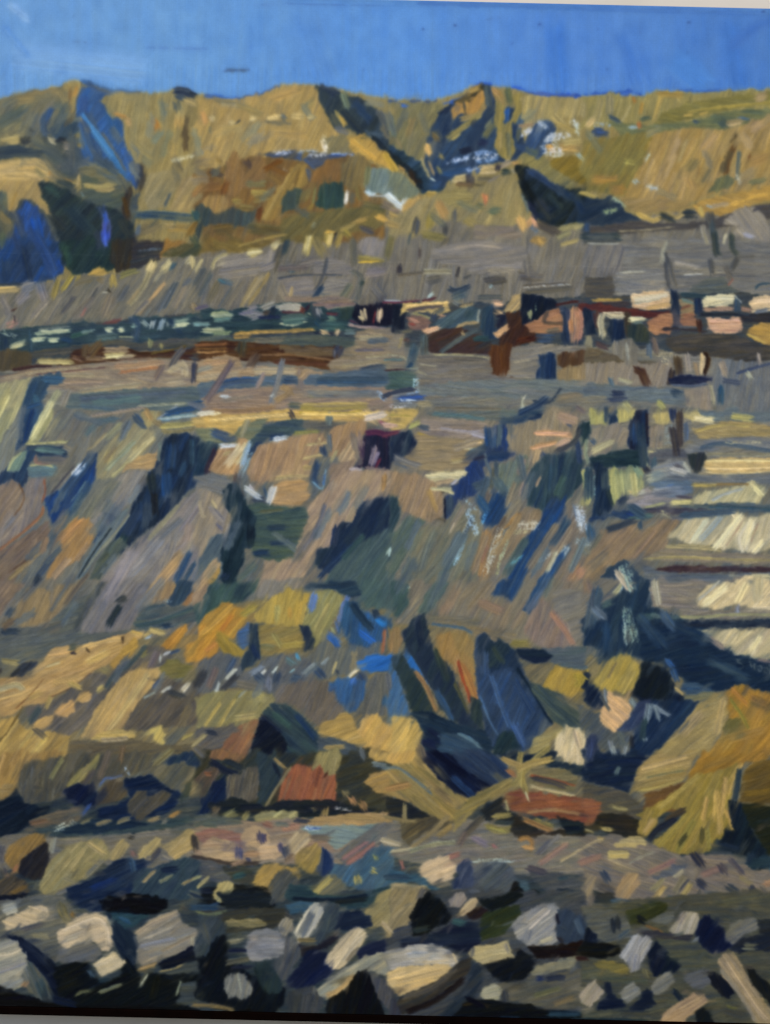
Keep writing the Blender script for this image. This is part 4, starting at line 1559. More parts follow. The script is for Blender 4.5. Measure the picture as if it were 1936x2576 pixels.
s 4c5860 4 52 124 40 136
s a07c58 5 76 120 66 134
P 7e7670,86787a,7a726e,8a7c70 58 8 168 70 168 150 84 150 96 138 108 126 118 116 132 108 146 94 156 84
s 8c8468 4 154 86 142 100 128 116
s 6c6c6c 6 156 98 138 114
s a08058 8 156 128 142 146
s 807c7c 10 138 116 112 146
b 8c786c 8 164 104 160 118
s 1f4870 4 168 136 160 150
T 484 1020 29.12
P b08c50,a8844c,a48048 3 4 -2 8 30 6 70 4 80 4 100 4 166 2 168 14 130 14 100 14 60 14 40 22 10 22 -2 18
s 5c6474 5 -2 -2 8 2
s 8c7464 5 14 1 36 0 60 2
s 94704c 4 16 5 44 5 70 2
s c09c54 7 0 14 30 14 56 10 84 7
@painted_field;yellow sunlit painted ledge running above the central hollow
P c0984c,b89450,c4a058 2 5 10 11 40 9 80 4 90 6 120 5 150 2 168 2 168 12 140 10 110 12 90 12 60 13 42 20 36 26 26 20 14 22
@
s c8c0a8 3 4 7 18 7
s 8c7c3c 4 94 2 120 3 150 1
s 9c8430 2 92 6 120 7 146 5
s 343444 4.5 84 5 87 11
s 4c5858 6 84 0 92 0
P 707058,7c7a5c,606c60 5 6 -2 18 14 20 24 22 34 28 42 20 56 12 64 12 60 22 52 30 42 34 30 34 20 32 0 28
s 3c4c68 4.5 22 22 28 30 38 28
s a0b0b8 2 24 34 36 33.6
s 8c8468 5 48 12 42 26
P 3c5058,304860,2a4660,405858 3 5 62 18 80 13 90 11 100 14 96 22 80 26 66 28 54 38 49 44 48 32 56 26
s 1c3c6c 6 68 28 78 27
s 1a3868 5 58 32 50 42
@painted_cliff;dark navy painted hollow at the left of the centre cliff
P 163454,1c4058,14304c 70 7 -2 28 10 32 20 34 22 38 16 48 12 60 -2 66
@
s 3c2c34 6 20 38 15 50 12 60
P ac8054,a07850,a88458 60 6 22 38 30 34 40 34 40 28 48 30 47 40 43 52 38 58 30 60 20 58 14 56
s a89c78 5 46 32 44 42 38 50
s 7c7870 4 40 36 34 44
s a89464 3 26 43 32 40
d 7c9cb0 5 50 40 44 56
d 8ca0ac 3 46 46 42 54
@painted_rock;large rounded peach brown painted bluff in the middle of the picture
P a27c58,9c7856,a8805c,987454 70 8 52 44 56 36 66 32 80 30 90 27 104 24 114 26 116 32 110 38 106 46 106 60 98 62 80 62 70 66 60 66 50 66 47 56
@
d b8b8a8 2 66 31 74 31
s a89460 2 98 34 116 32
s c0a464 3 109 28 111 30
s 7c7840 3 88 24 110 22
s a8905c 3 96 46 104 44 114 42
s b09458 5 96 54 104 54
s a8905c 3 72 63 86 61 100 61
s 1f3c6c 6 112 36 114 42
s 1f3c64 7 108 50 104 62 106 68
s 7ca0b0 2 104 66 112 72 115 56
s 4c6c94 3 113 68 114 60
P 5a5854,6a645c 10 5 96 14 116 14 130 16 120 22 96 18
s 5c6c70 6 118 8 118 16
P 9c7854,94704c,8c7054 75 7 122 18 150 12 150 24 132 40 120 44 116 30
s 5c6468 4 118 26 119 40
@painted_rock;pale peach painted stone left of the crimson spot
P a88c68,b0946c,a48060 60 5 136 32 142 28 148 28 146 40 142 48 134 48 126 48 128 42
@
s 9c8c60 3 124 40 120 48
P 887060,7c6858 60 6 118 50 130 50 140 48 134 58 122 68 118 66
@painted_rock;crimson and navy painted square notch in the cliff centre
P 202440,3c2434,18203c 85 6 148 26 156 22 168 24 168 56 156 54 140 54 145 44 146 34
s 5c2c40 5 150 24 158 23 168 26
s 8c7c8c 4 160 40 156 50
s 6c2c40 2.4 162 46 158 54
@
s c09c60 8 150 6 160 14
d c8c0b0 4 156 10 168 10
s 8c5068 3 162 14 168 18
s b0a0a0 5 138 56 146 57
P 9c8068,8f7864,948468,a08460 60 7 102 84 110 76 120 66 132 58 148 56 168 56 168 78 152 84 144 92 140 100 128 104 122 122 108 130 96 148 60 150 62 134 80 132 88 110 96 96
s 7c7470 5 134 74 122 92
s 5c6070 4 114 86 108 104 96 124
s a8783c 4 166 60 165 72
P 6c6c6c,746e68,7c7264 172 5 -2 66 14 58 30 62 34 70 26 76 10 74
s 5c4840 7 38 60 40 74 46 84
s a8a0a0 5 50 70 52 76
s a8a0a0 4 67 72 68 80
s 2c3c58 8 54 80 62 82
s 34506c 3 62 72 66 84
P ac8050,a47c50,b08858 10 6 68 70 84 64 98 64 100 80 94 86 78 86 68 84
P 44544c,3c4c4c,2c4854,485850 3 6 44 86 60 84 76 88 96 88 100 94 92 114 86 130 76 134 62 132 52 130 48 110
s 1c3858 5 66 106 80 105
s 1a3860 4.5 68 119 84 118
s 183860 6 54 128 66 127
s 5c5c48 3 58 92 78 90
@painted_bush;dark round topped painted bush in the middle of the hollow
P 122c40,1a3854,10242c,1c3c50 75 8 26 74 32 68 40 70 44 80 48 88 54 98 54 116 50 124 44 122 44 134 36 150 26 150 22 130 28 114 30 98 34 96 28 88
@
s 1f4060 8 32 104 30 120
s 101f30 7 50 104 50 120
P 8c7c68,948068,80746c 70 7 -2 70 10 72 24 78 28 88 34 96 28 108 18 116 10 124 8 132 -2 134
s b09870 2.6 6 82 8 94 10 96
s 7c7474 6 16 88 26 100
s a8946c 4 16 82 20 88
s 5c5c70 3 20 102 26 108
P 4c5c68,3c5468,56646c 60 6 8 130 16 114 26 112 24 126 26 146 18 150 -2 150 -2 136
@painted_rock;little orange painted slab at the foot of the hollow
P a8803c,9c7c48 55 5 14 136 22 136 24 142 18 150 6 150
@
@painted_bush;dark round topped painted bush right of the hollow
P 162c50,1c3854,20384c,1a345c 65 7 126 104 130 100 138 102 140 96 144 88 152 82 158 80 168 78 168 110 150 124 134 136 120 146 108 140 106 130 108 124 118 124 124 118
@
P 44585c,3c5454,4c5f60 60 7 112 150 126 134 142 120 168 106 168 150
s 1f3c68 5 140 120 124 134 110 148
s 34504c 5 148 112 130 132
b 4c6060 8 54 138 40 150
s 1a305c 6 124 106 122 120
T 968 1020 29.12
P 726a60,7c7260 60 7 -2 -2 168 -2 168 150 -2 150
P b89850,b0904c,c0a05c 178 5 -2 -2 34 -2 24 12 18 20 8 22 -2 18
d c8c8d0 3 4 1 18 1
s 8c7c38 1.4 2 8 22 9
s b08c7c 4 -2 17 10 18
s a09c50 4 22 18 32 14
P 5c6460,50646c,6a6660 178 4 34 0 80 -2 136 -2 134 14 110 14 70 12 46 10 36 8
s 4c7078 3 42 7 66 9 86 12
s 6a6258 3 44 2 80 3 100 3
P 847468,8c7c74,7c6c60 2 5 30 10 50 11 80 14 92 18 88 30 60 28 30 24
s 9c9090 3 50 20 70 23 84 22
s a0989c 5 76 24 86 27
s 2c4464 4 30 18 38 20
s 9c803c 3 28 24 44 30
P 8c7758,947c58,847054 3 7 26 26 50 28 84 30 84 40 76 48 70 54 40 56 20 54 14 42
@painted_rock;crimson and navy painted square notch in the cliff centre
P 17284c,2a3c54,203c50 75 6 -2 28 10 24 20 22 28 32 22 42 8 46 2 56 -2 54
s 5c2c44 4 -2 26 12 23
@
s 74706c 5 8 44 22 50 30 52
s 5c6064 2.4 8 50 20 54
s c0a468 2.6 69 33 76 31.6 84 32
s b8a068 2.4 66 37 80 38 88 39.4
s a8905c 4 58 49 66 47
@painted_rock;long cream painted ledge pointing right in the centre cliff
P b4a474,bcac80 176 3 34 60 50 58 70 56 72 59 68 65 60 65 42 66
s a08468 4 44 67 58 65
@
s a8a0a0 3 58 68 62 65
@painted_rock;short pale painted ledge under the long cream one
P a49c74,aca07c 12 3 38 71 48 71 57 71.6 61 77 48 74.6
@
s 3c3430 1.6 46 74.6 52 75
@painted_cliff;blue painted crevice stepping down right of centre
P 203c78,243c68,1a305c 80 6 88 22 104 16 106 40 112 42 104 48 92 48 84 54 88 66 76 78 62 80 56 100 52 98 52 78 60 76 58 70 70 62 70 54 80 44 86 38
@
s 3c5c80 7 93 20 93 36
s 50646c 5 99 18 98 34
s 1f3c74 4 104 20 105 36
s 1a3c6c 8 90 44 104 43
s 4c5c68 3 86 42 88 50 92 60 88 70
s 2c2840 3 78 46 86 44
s 1f3c78 8 80 56 83 62
s 3c5060 7 78 70 90 66
s 34485c 7 56 80 56 94
s 1c2030 2 51.4 80 52 98
s 2c2c34 4 52 99 54 102
s 5c5040 3 42 96 50 99
P 163054,1c3c6c 178 4 104 14 120 12 124 4 136 2 136 12 130 16 108 16
s 3c2420 1.6 120 15.6 132 15.6
s a8a890 2.4 120 -2 118.4 8
P 887860,80725e,8c7c64 85 6 108 16 136 12 138 0 166 -2 164 24 158 36 140 40 126 44 118 42 110 38 106 28
@painted_rock;twin peach painted dashes, upper right of the blue crevice
s b8845c 5 130 24 144 24 161 26
s b88454 4.5 126 38 136 34 148 32
@
s b08c60 6 154 10 158 16
s 34486c 4 158 16 160 18
s b08c74 5 158 30 148 36
s b89464 5 133 38 129 50
s 9c9070 2.4 128 54 134 52 136 46
s 1f3c70 5 136 42 138 46
P 203c50,2c4c5c,3c5454,1a3868 80 7 126 56 138 44 150 42 164 38 168 50 168 64 160 78 150 90 136 92 124 86 122 74 124 62
s 2c4c60 8 146 46 144 74
s 42584c 6 154 62 148 78
s 1c4078 10 148 82 138 98
P 666c60,707060,5c6c6c 82 6 96 52 110 48 122 44 122 60 112 74 104 84 106 76 94 72
s 8c7464 5 120 48 116 58
@painted_rock;small upright pink painted stone in the blue slope
s b08c74 4.4 121 67 118 76
@
s 8c9490 2 124.5 66 123 76
s 4c4c44 3 94 54 92 72
s 34485c 4 96 50 96 60
@painted_cliff;blue painted streaks slanting across the right of the cliff
P 1c4478,183c6c,205088 65 6 94 76 104 76 106 88 102 98 96 106 88 102 84 98 86 92
@
P 1a4078,1c4880,204878 62 6 150 86 156 78 156 92 150 100 140 110 130 122 122 136 118 150 104 150 110 138 116 124 124 110 130 98 136 92
s 6c5c50 6 90 76 86 84
d a8c0c0 2.4 68 81 74 86 82 93
d 5c98c0 3 88 92 82 104
P 7c6a54,8c7050,74685a 62 6 108 98 124 88 136 90 134 100 122 112 108 128 96 140 88 150 80 150 84 126 86 110 92 106
@painted_rock;long rusty orange painted slab in the slanted right slope
s a07440 5 116 94 104 108 96 120
s 9c7040 9 88 110 84 128 84 146
@
s 5c5048 4 104 96 94 112
s a08050 3 100 116 90 130
d a8a078 4 122 108 112 110
d b0a888 4 124 102 129 106
s 445c5c 7 122 116 112 132 104 146
d 5c98a8 2 108 138 120 130
d 9ca884 3 106 116 98 138
d a8a878 3 98 140 96 148
P 786a5c,847264,6c6860 62 7 158 84 168 82 168 150 122 150 130 132 140 116 150 102
s 6c7888 5 164 86 166 96
s 1f4870 7 158 98 152 110 144 120
s 2c4c68 7 158 122 150 134 144 144
d a8b0a8 4 158 122 150 134 142 146
d a0a8a8 3 146 128 132 134
s a8784c 7 168 140 160 150
P 1f3c48,24404c,2a4454 70 7 -2 76 8 76 13 86 10 100 6 112 -2 116
P 4a5c58,5c6458,54605c 60 7 -2 116 10 108 18 96 30 92 34 100 20 124 4 150 -2 150
P 96785a,a07c54,907250,8c7458 70 7 -2 56 30 60 40 66 50 76 50 96 40 100 24 94 14 90 12 78 -2 74
s a07c48 5 38 74 44 90
P 726c5a,6a685c,7c705c,5f665e 60 7 30 104 50 104 64 86 80 94 84 110 80 124 80 150 12 150
s 8c7c68 5 68 88 58 104
s 3c5068 3 76 96 70 110 66 120
d 8c9ca0 3 74 98 68 110
d a8a8a8 4 64 126 61 131
s a8bcb0 3 4 124 3 129
b 5c645c 10 30 108 20 126
s 3c5458 4 60 134 48 146
T 1452 1020 29.12
P 767065,706c64,7c7468 10 6 -2 -2 168 -2 168 60 100 60 -2 60
P 5f6a70,586874,666c70 3 5 88 -2 168 -2 168 14 130 14 108 12
s 74645c 5 0 2 6 6
@painted_block;squarish yellow painted dab, first of four in a row
P a49c58,b0a45c,8c8c5c 88 4 10 0 24 0 24 16 11 17
@
@painted_block;squarish yellow painted dab, second of four in a row
P a89c5c,b4a45c,a49858 88 4 33 -2 49 -2 49 12 36 14 34 8
@
@painted_block;tall yellow painted dab, third of four in a row
P b09c5c,bca868,a89458 88 4 64 2 76 -1 79 8 80 15 70 17 66 12
@
@painted_block;chunky yellow painted dab, last of four in a row
P b8a464,b09c5c 15 4 90 3 98 1 105 6 106 10 100 14 93 9
@
P 1c3c64,16305c 85 5 26 -2 33 -2 34 14 28 16
s 34485c 4 25 2 25 14
P 142c58,17386c,10243c,241c28 85 6 52 6 60 4 62 20 62 34 56 40 46 38 42 30 46 16
s 1a4480 6 50 16 49 32
s 2a2028 3 60 8 60 32
s 14285c 6 82 4 83 12
s 3c3434 6 88 6 88 36
P 84786a,8c7c68,78746c 70 6 12 20 36 16 44 22 42 34 30 38 26 44 14 46 10 42 16 34 12 26
s 3c5470 4 13 30 15 33
P 1c3840,16304c 75 5 -2 18 10 14 12 22 8 28 4 36 -2 38
s 1f3c70 5 0 32 2 50
s 8c9478 3 8 30 7 40 9 50
P 1a3440,203c44,183450 3 5 12 46 30 40 44 38 58 40 60 52 48 54 36 52 26 54 12 52
P 887866,7c7468 85 5 63 18 74 16 74 36 62 36
d 8c9490 7 80 18 79 34
s 4c5c74 4 94 16 94 30
d a89c70 3 60 40 74 38
s a89c74 2 60 42 61 52
P 54545c,5c5c5c 5 5 62 42 76 38 94 38 96 46 84 48 70 50 62 52
s 2f5470 5 66 46 66 54
P 7c7a78,8c8880 15 5 68 52 80 46 90 48 98 54 98 60 64 62
s 8c8474 6 66 58 78 56
s a09c88 4 92 50 97 57
s 4c4850 5 84 52 90 56
P 2c3438,34343c 80 5 94 42 108 40 112 46 106 54 102 58 98 54
P 9c8250,a08850,8c7c54 175 4 100 20 114 18 130 14 148 14 168 20 168 28 150 26 120 28 104 28
s b09448 2 104 22 124 17 150 18
P 747270,686c74 178 4 94 34 120 30 150 27 168 30 168 40 130 36 94 42
s 3c5470 4 106 37 124 33 140 35 168 40
d a89c78 2.6 128 32 160 32
s 8c8060 3 112 42 140 43 168 42
@painted_slab;thick buff painted horizontal slab at the right edge below the ochre ledge
P c09c60,b4925c,c8a868,b8985c 179 3 110 48 116 46 140 46 168 46 168 57 140 59 120 59.4 110 56
s 8c7048 .8 112 53 140 53 168 52
s d0b478 1.6 111 57 124 59 150 58 168 56.6
@
P 62666c,6c6a68 178 4 94 58 110 60 168 59 168 68 120 66 62 64
@painted_block;tall yellow green painted dab at the left of the right hand steps
P a49c5c,a89c60,9c9858 88 5 0 58 8 56 11 64 12 76 10 86 2 88 -2 84 -2 60
@
@painted_block;tall yellow green painted dab, right of the other and narrower
P a8a05c,9c9c64 84 5 26 56 32 54 38 58 39 74 36 80 31 86 28 72
@
d 6c9494 5 14 62 14 78
P 142c4c,183050,1a3c68 85 6 14 50 26 54 26 68 28 78 30 88 24 96 12 100 14 88 16 72
s 24343c 4 26 74 30 86
P 8c8c64,949468,848a60 85 6 38 56 46 53 56 56 56 74 48 80 42 74
s 6c8070 6 50 54 54 60
s 2c2c38 5 58 54 61 58
s b89c68 6 46 74 52 75
P 88807c,94888c,7c7474 10 5 44 78 60 72 70 76 90 78 96 80 80 84 60 88 44 90
s a8a898 3 54 76 58 74
P 54677c,4c6484,5c6c78 3 6 62 66 80 64 98 66 100 76 80 78 70 74
s 4c6ca0 4 76 72 82 70
s 2c3c54 6 36 84 42 80
s 4c444c 3 86 78 98 80
s b0a850 2.6 82 83.4 97 84
s 9c9860 2 60 88 76 84
@painted_slab;slanted hatched cream painted slab, topmost of the big ones at the right edge
P a89c74,b0a47c,b8a87c,8c8868 50 5 100 84 104 76 118 74 140 70 150 66 156 68 164 72 160 80 158 85 140 84 124 84 110 86
@
s b09448 3 100 69 120 69
s 9c7840 2 120 68 148 68
s 8c9090 3 116 82 128 76 142 72
s b8ac80 3 150 68 156 76 152 84
P 4c5860,3c5060,445868 2 4 84 86 110 86 140 84 168 87 168 92 150 92 130 90 100 90
s 2c5064 2.4 114 87.6 140 88 168 90
P 44404c,4c4850 4 4 56 90 80 88 110 90 124 92 110 98 90 94 70 93
s 5c5c64 4 80 98 92 97
P 1a3c70,183464,2c4c6c 165 6 10 100 12 96 24 94 44 90 54 92 56 96 44 100 30 96 22 98 14 100
s 1f3c80 6 45 92 50 94
s 3c6468 4 46 98 64 95
d a8a078 4 72 92 80 96
P 846c54,8c7458,8a6c54,7c6850 50 7 20 108 36 100 56 100 76 98 90 100 84 106 78 112 78 122 60 130 44 136 30 148 0 150 6 134 14 124
s 7c8c9c 6 4 96 2 104
d a8b4bc 8 0 98 4 92
s 2c5070 8 10 104 12 114
d 9ca8a4 7 0 118 10 120
s 6c7068 6 4 124 8 128
s 1f4468 4 54 100 54 106
s 5c5c54 4 20 112 14 122
b 9c7c58 8 36 118 24 136
s a87458 7 4 142 0 148
@painted_slab;big fan of slanted cream painted slabs at the right edge, uppermost of three
P ac9c78,b4a480,bcaa84,a09478 52 6 77 114 86 106 94 96 104 94 116 98 122 92 128 89 136 92 146 96 156 98 164 93 170 93 170 120 162 126 150 128 140 124 126 124 118 120 98 120 90 114
s c0b08c 5 112 100 102 112 96 118
s 8c9494 5 124 96 112 110 106 116
s c8b890 6 142 96 130 112 124 122
s c8b48c 3 132 92 136 96
s d0c09c 8 150 102 142 114 144 124
s 9c7c64 1 144 98 136 110 128 122
s 9c7c64 1 156 102 150 118
s c8b890 5 158 118 150 126
s ac9c7c 9 164 98 160 112
@
s a08c5c 4 78 122 100 122 124 125
P 7c6f60,847460,8c7c5c 178 4 56 132 78 124 110 127 168 128 168 138 130 136 90 134
s a8945c 2.2 58 132.6 90 131 130 133 168 134
P 3c2c34,4c3c3c,5c4c48 178 3 66 142 84 138 110 139.6 168 139.6 168 144 120 144 80 144
P 5a6068,64686c 178 4 56 136 70 144 100 146 168 145 168 150 60 150
P 203c60,304c58,244460 60 6 20 148 28 140 40 134 48 138 52 146 60 150
d 9cac98 5 38 140 40 150
s c0b080 5 150 148 168 148
T 0 1450 29.12
P 6e685f,645f58,7a6c58,5c6060 58 7 -2 -2 168 -2 168 50 -2 60
P 7c6858,746050,6c5c50 58 6 -2 -2 30 -2 20 10 10 18 2 30 -2 40
P 8c7450,806c50,7a6a54 65 7 24 10 34 10 46 14 62 -2 76 -2 60 16 50 30 40 40 22 44 10 40
s 5c5c5c 6 36 2 20 20
s 2c3848 5 34 0 30 6
s 5a5c5c 4 64 -2 54 14 44 30
s 6a5c4c 4 76 -2 66 10 56 24
P 55595a,4c5456,5c605c 20 6 -2 44 40 44 50 34 66 20 80 14 84 20 74 30 66 46 90 48 120 44 166 26 168 34 140 46 104 52 60 62 40 70 20 74 -2 76
s 4c5454 7 56 32 72 26
b 37414c 7 90 6 78 22 70 36 66 46
P 6e6a6c,767274,6a6464,7a7470 62 8 92 6 110 -2 136 -2 128 14 120 30 112 46 90 48 70 48 72 40 80 26
b 50545c 4 80 20 72 36
@painted_rock;dark slate painted stub standing on the grey slab left of centre
s 2c343c 6 108 18 102 22
s 1f2c34 6 103 26 98 34 94 42
@
P 8c7050,98784c 62 6 136 -2 162 -2 154 10 148 20 128 21 126 16
P 244060,2c4c68 62 6 158 -2 168 -2 168 8 160 20 150 28 144 24 150 12
d 8c9c9c 2.4 143 21 148 22
s 94643c 5 168 14 158 27
P 4c5458,34505c,5c6060 20 4 116 40 128 24 144 26 168 25 168 38 140 44 120 46
s 34505c 4 118 43 140 38 166 28
s 1c3858 4 140 43 148 42
s 1e3454 5 2 48 16 47
b 5c4c40 5 2 44 12 38
s 3c4c5c 5 6 34 10 28
@painted_slope;sunlit sandy painted bank rising from the left edge
P a4804c,b08c58,9c7844,b8965c,a88448 28 6 -2 92 14 86 26 86 38 74 40 66 48 61 60 61 76 59 98 51 118 48 124 48 122 54 110 58 104 66 94 76 82 82 70 90 56 98 46 104 38 110 24 111 14 118 4 122 -2 122
@
s b89058 5 42 68 58 66
s bc9c58 6 76 74 92 66
s a07c4c 10 44 86 72 76
s b08c50 6 46 92 66 88
s b0a070 2.4 40 78 52 74
s c09c60 4 70 62 90 56 104 54
s a8884c 6 26 104 36 100
s 9c9068 5 -2 98 14 94 20 99
s a08c50 5 2 73 16 75
s a88c5c 4 -2 106 20 100
s 6c4830 1.2 14 114 28 100 38 88
s 6c4c34 1.2 44 104 62 96 78 84
s 3c3028 2 106 52 106 58
@painted_rock;oblong slate painted stone lying on the sandy bank
P 2c3444,384050,24282c 40 4 8 86 16 78 26 73 31 74 28 80 18 86 10 87
@
@painted_rock;small round slate painted stone on the upper edge of the sandy bank
s 34444c 6 60 62 66 60
s 2c2c3c 3 62 66 65 66
@
s 4c3c2c 2 74 62 77 65
s 2c2c34 2 0 80 1 83
@painted_rock;ochre striped painted rock at the tip of the sandy bank
P a47c34,ac8638,987438 42 5 94 76 104 66 110 58 116 54 120 56 118 62 112 70 104 78 98 80
@
s b8944c 4 114 48 122 50
s b09858 5 130 46 142 50
s b0985c 4 124 52 130 48
s 9cacb4 2 126 53 131 51
@painted_rock;orange leaf shaped painted rock, smaller one above the grey rubble
P a8742c,7c6c2c,b0782c 50 5 137 62 142 56 150 48 160 42 160 48 156 56 150 63 142 64
@
P 5f5a56,544f4a,6a625c,4c4c4c 50 6 124 60 136 60 148 64 150 78 138 80 124 80 110 84 100 96 92 110 80 124 60 138 40 134 28 128 20 112 40 110 60 98 76 86 84 82 92 86 104 78 118 68
b 7c7440 5 122 68 126 66
b 7c7450 8 88 80 92 82
s 34444c 4 126 60 112 76 98 86 92 96
s 6c6060 6 136 66 130 78
s b0b4b8 2 142 67 147 65
s a8b0b0 1.8 138 69 138 74
s 34507c 3 148 66 154 64
@painted_rock;orange painted boulder with olive flank left of the yellow peak
P b07c2c,a87830,8c7434 60 6 160 60 168 52 168 74 160 74 158 66
@
P 6c6434,74683c 10 6 138 80 144 72 152 72 160 76 166 78 160 86 148 88
@painted_slab;long pale ochre painted slab slanting down to the left
P a88850,b0905a,9c8050,b4945c,8c7050 62 6 104 88 112 82 122 80 136 80 138 84 134 92 126 100 120 108 114 118 108 126 104 134 92 138 80 140 70 138 76 128 84 112 94 100
@
s b09860 5 128 84 112 108 94 132
P b09450,a88c4c 5 4 78 140 90 134 108 132 116 131 117 140 104 138 90 142
s a88c48 5 60 92 68 96
@painted_rock;small lemon painted pebble, first of four descending to the left
s b09850 4.5 84 99 90 95
@
@painted_rock;peach painted pebble, second of four descending to the left
P b08c54,a88450 40 4 64 107 70 100 77 99 78 106 72 110
@
@painted_rock;peach painted pebble, third of four and the largest
P b08854,a8804c 40 4 48 117 54 110 63 108 64 116 58 122 50 120
@
@painted_rock;ragged sandy painted pebble, last of four descending to the left
P ac8850,a07c48 30 4 28 131 34 123 46 121 42 129 34 133
@
s 9c8448 4 44 104 40 113
P a48446,94763c,b09450,7c6438 52 5 -2 122 14 122 18 130 28 134 24 140 40 134 60 138 58 150 -2 150
s b49c54 2.4 40 140 30 150
s b89c54 2.4 28 134 16 150
s 5c4c30 1.6 20 112 8 132 -2 144
s 3c4a50 6 34 114 26 126
s 4c4c50 5 30 132 38 138
P 57504a,4c4a48,605648 50 6 128 88 140 88 156 92 168 92 168 128 140 130 124 132 106 132 114 118 124 104 136 92
s 2c4c88 3 132 96 138 89
s 8c9ca0 2.4 124 105 134 100
s 9ca0a0 3 140 100 147 95
s b0ac9c 4.5 158 98 164 92
b 6c6048 7 164 112 156 128
s 34383c 6 146 100 158 104
@painted_rock;arrow shaped yellow painted stone in the grey rubble
P b09c54,a8904c 60 4 125 136 130 132 138 129 140 136 142 143 139 145 134 140 132 135 127 137
@
s 94884c 3 158 140 166 136
P 5c5444,544c44 10 5 60 142 90 144 110 140 140 146 168 146 168 150 58 150
s 8c8070 4 88 142 110 140
T 484 1450 29.12
P 8c7460,967c64 60 6 4 -2 20 -2 18 6 8 20 0 26 -4 20
P 34504e,2c4450,3c5860,22384e 62 7 20 -2 60 -2 54 12 40 22 24 26 10 34 0 50 -2 50 -2 30 10 22
s 1c3458 6 30 -2 26 2
P 767068,7c746c 60 7 62 -2 108 -2 96 8 84 12 70 18 56 18
P 1c3a5a,24445c,1a3454 12 6 96 10 106 0 130 -2 144 8 150 16 136 18 120 10 100 12
P 455c5c,3f5858 60 7 136 -2 168 -2 168 28 150 26 146 12
@painted_rock;bright orange painted rock on the left of the yellow peak
P b47c28,c08430,a8742c,b87c34,9c7c30 50 6 -2 54 4 44 10 36 20 28 26 22 32 22 38 26 46 28 46 36 42 44 36 54 30 52 24 56 22 66 18 76 12 70 2 74 -2 74
@
s c08c34 4 8 50 24 36 34 26
s b8702c 4 24 48 34 34
s 8c7c34 6 42 34 54 26
s b07030 4 12 64 20 58
@painted_rock;olive gold leaf shaped painted rock under the orange one
P 94782c,a07c30,7c7034 130 5 20 50 24 48 32 56 38 60 45 64 44 68 34 69 28 68 22 58
@
P 9c8034,a88838,8c7430,b08c38 72 6 54 34 62 26 74 16 84 11 100 15 98 26 96 36 93 44 84 44 74 43 64 40 56 38
@painted_peak;yellow ochre painted peak in the middle of the lower half
P a4883c,948044,b0903c,9c7c30 75 6 62 24 70 18 82 11 100 15 98 28 96 38 92 44 76 43 64 40 56 38 54 34
@
s b4903c 4 94 22 90 42
s 9c9458 5 74 26 72 38
s b08434 4 84 28 84 36
@painted_rock;olive painted block directly below the yellow peak
P 847040,7c6c3c,94803c,8c7434 20 6 56 42 90 44 94 50 97 60 94 64 76 66 58 68
@
s 94803c 5 78 60 94 58
s 6c6c50 5 60 60 70 62
s 8c8048 4 70 50 76 60
P 88804c,94884f,7c7850 66 6 104 14 118 11 130 18 124 32 118 44 112 56 104 64 102 50 96 42 98 30 102 20
s 9c8c50 4 118 24 106 46
@painted_rock;periwinkle blue painted stone on the peak, the short one
s 5878b8 6.5 106 16 102 29
@
@painted_rock;periwinkle blue painted stroke on the peak, the long one
s 5470ac 5 134 18 130 28 126 40
s 4c689c 4 124 38 127 48
@
P 20304c,2c3c3c 70 5 92 42 100 44 106 54 104 64 96 64 98 56
@painted_rock;bright blue painted flank of the peak
P 24507c,2c5890,1f4070,305c98 80 7 132 20 140 22 146 30 156 34 168 36 168 46 164 60 152 62 140 60 134 54 128 44 126 50
@
s 14304c 6 138 24 148 38 154 44
s 2c5ca4 6 144 48 158 58
s 3070a8 5 160 38 166 42
s 1a3454 6 157 31 160 34
s 3460a8 7 116 50 126 58
s 2c5898 5 122 54 126 62
s 8c8c60 3 120 44 122 48
P 5f6260,686458,5c605c,6c6454 75 6 104 66 114 52 120 60 128 64 140 60 152 62 162 56 166 66 150 70 142 78 140 84 120 86 110 90 100 80 98 70
b 8c7c58 6 140 66 138 80
s a85c34 3 166 46 164 66
P 3c5c8c,34547c 10 5 40 48 48 40 50 58 44 62 38 56
P 223850,2c4460,1c3450 85 5 50 40 56 42 58 58 58 70 50 76 42 82 40 78 48 62
s 1c3460 5 52 60 56 70
P 565a60,5c5c60,4c5460,64605c 60 6 -2 78 14 70 24 66 42 70 40 84 56 78 64 70 90 66 98 70 106 78 104 92 96 100 90 108 70 104 60 98 40 96 20 100 -2 104
b 2c2f38 8 10 82 2 96
s 34507c 5 36 72 30 82
s 6c5c54 6 20 80 14 96
s 303440 5 38 86 26 98
s 6c665c 8 40 92 58 96
s 7c8898 5 60 78 50 84
@painted_rock;small white painted pebble, lowest left of the row under the peak
s a8b0ac 3 23 92 20 101
@
@painted_rock;slanted white painted pebble, second in the row under the peak
s b8bcb0 3 37 80 28 89
@
@painted_rock;tiny white painted pebble, third in the row under the peak
s c0c4bc 2.6 63 81 60 84
@
@painted_rock;tiny slanted white painted pebble, fourth in the row under the peak
s b8c4bc 2.4 73 78.6 69 83
@
s 6c8c94 2 88 80 84 83
@painted_rock;plump white painted pebble, fifth in the row under the peak
s c4c4b8 3.4 105 76 100 80 96 84
@
s b09c60 2 124 74 121 83
@painted_rock;bright white painted pebble, last in the row under the peak
s d8ccac 3.2 142 81 138 84 135 88
@
s 2c4468 7 56 86 60 90
s 2a4064 6 74 84 71 92
s 2c4c74 7 86 87 91 88
s 24406c 7 106 80 112 86
s 303c50 4 124 82 126 84
s 1f3c70 7 144 84 148 90
s 3c8cc0 3 90 68 92 72
s 4c6c78 6 82 72 88 76
s 6c707c 6 66 88 66 98
s 7c7458 5 86 94 82 104
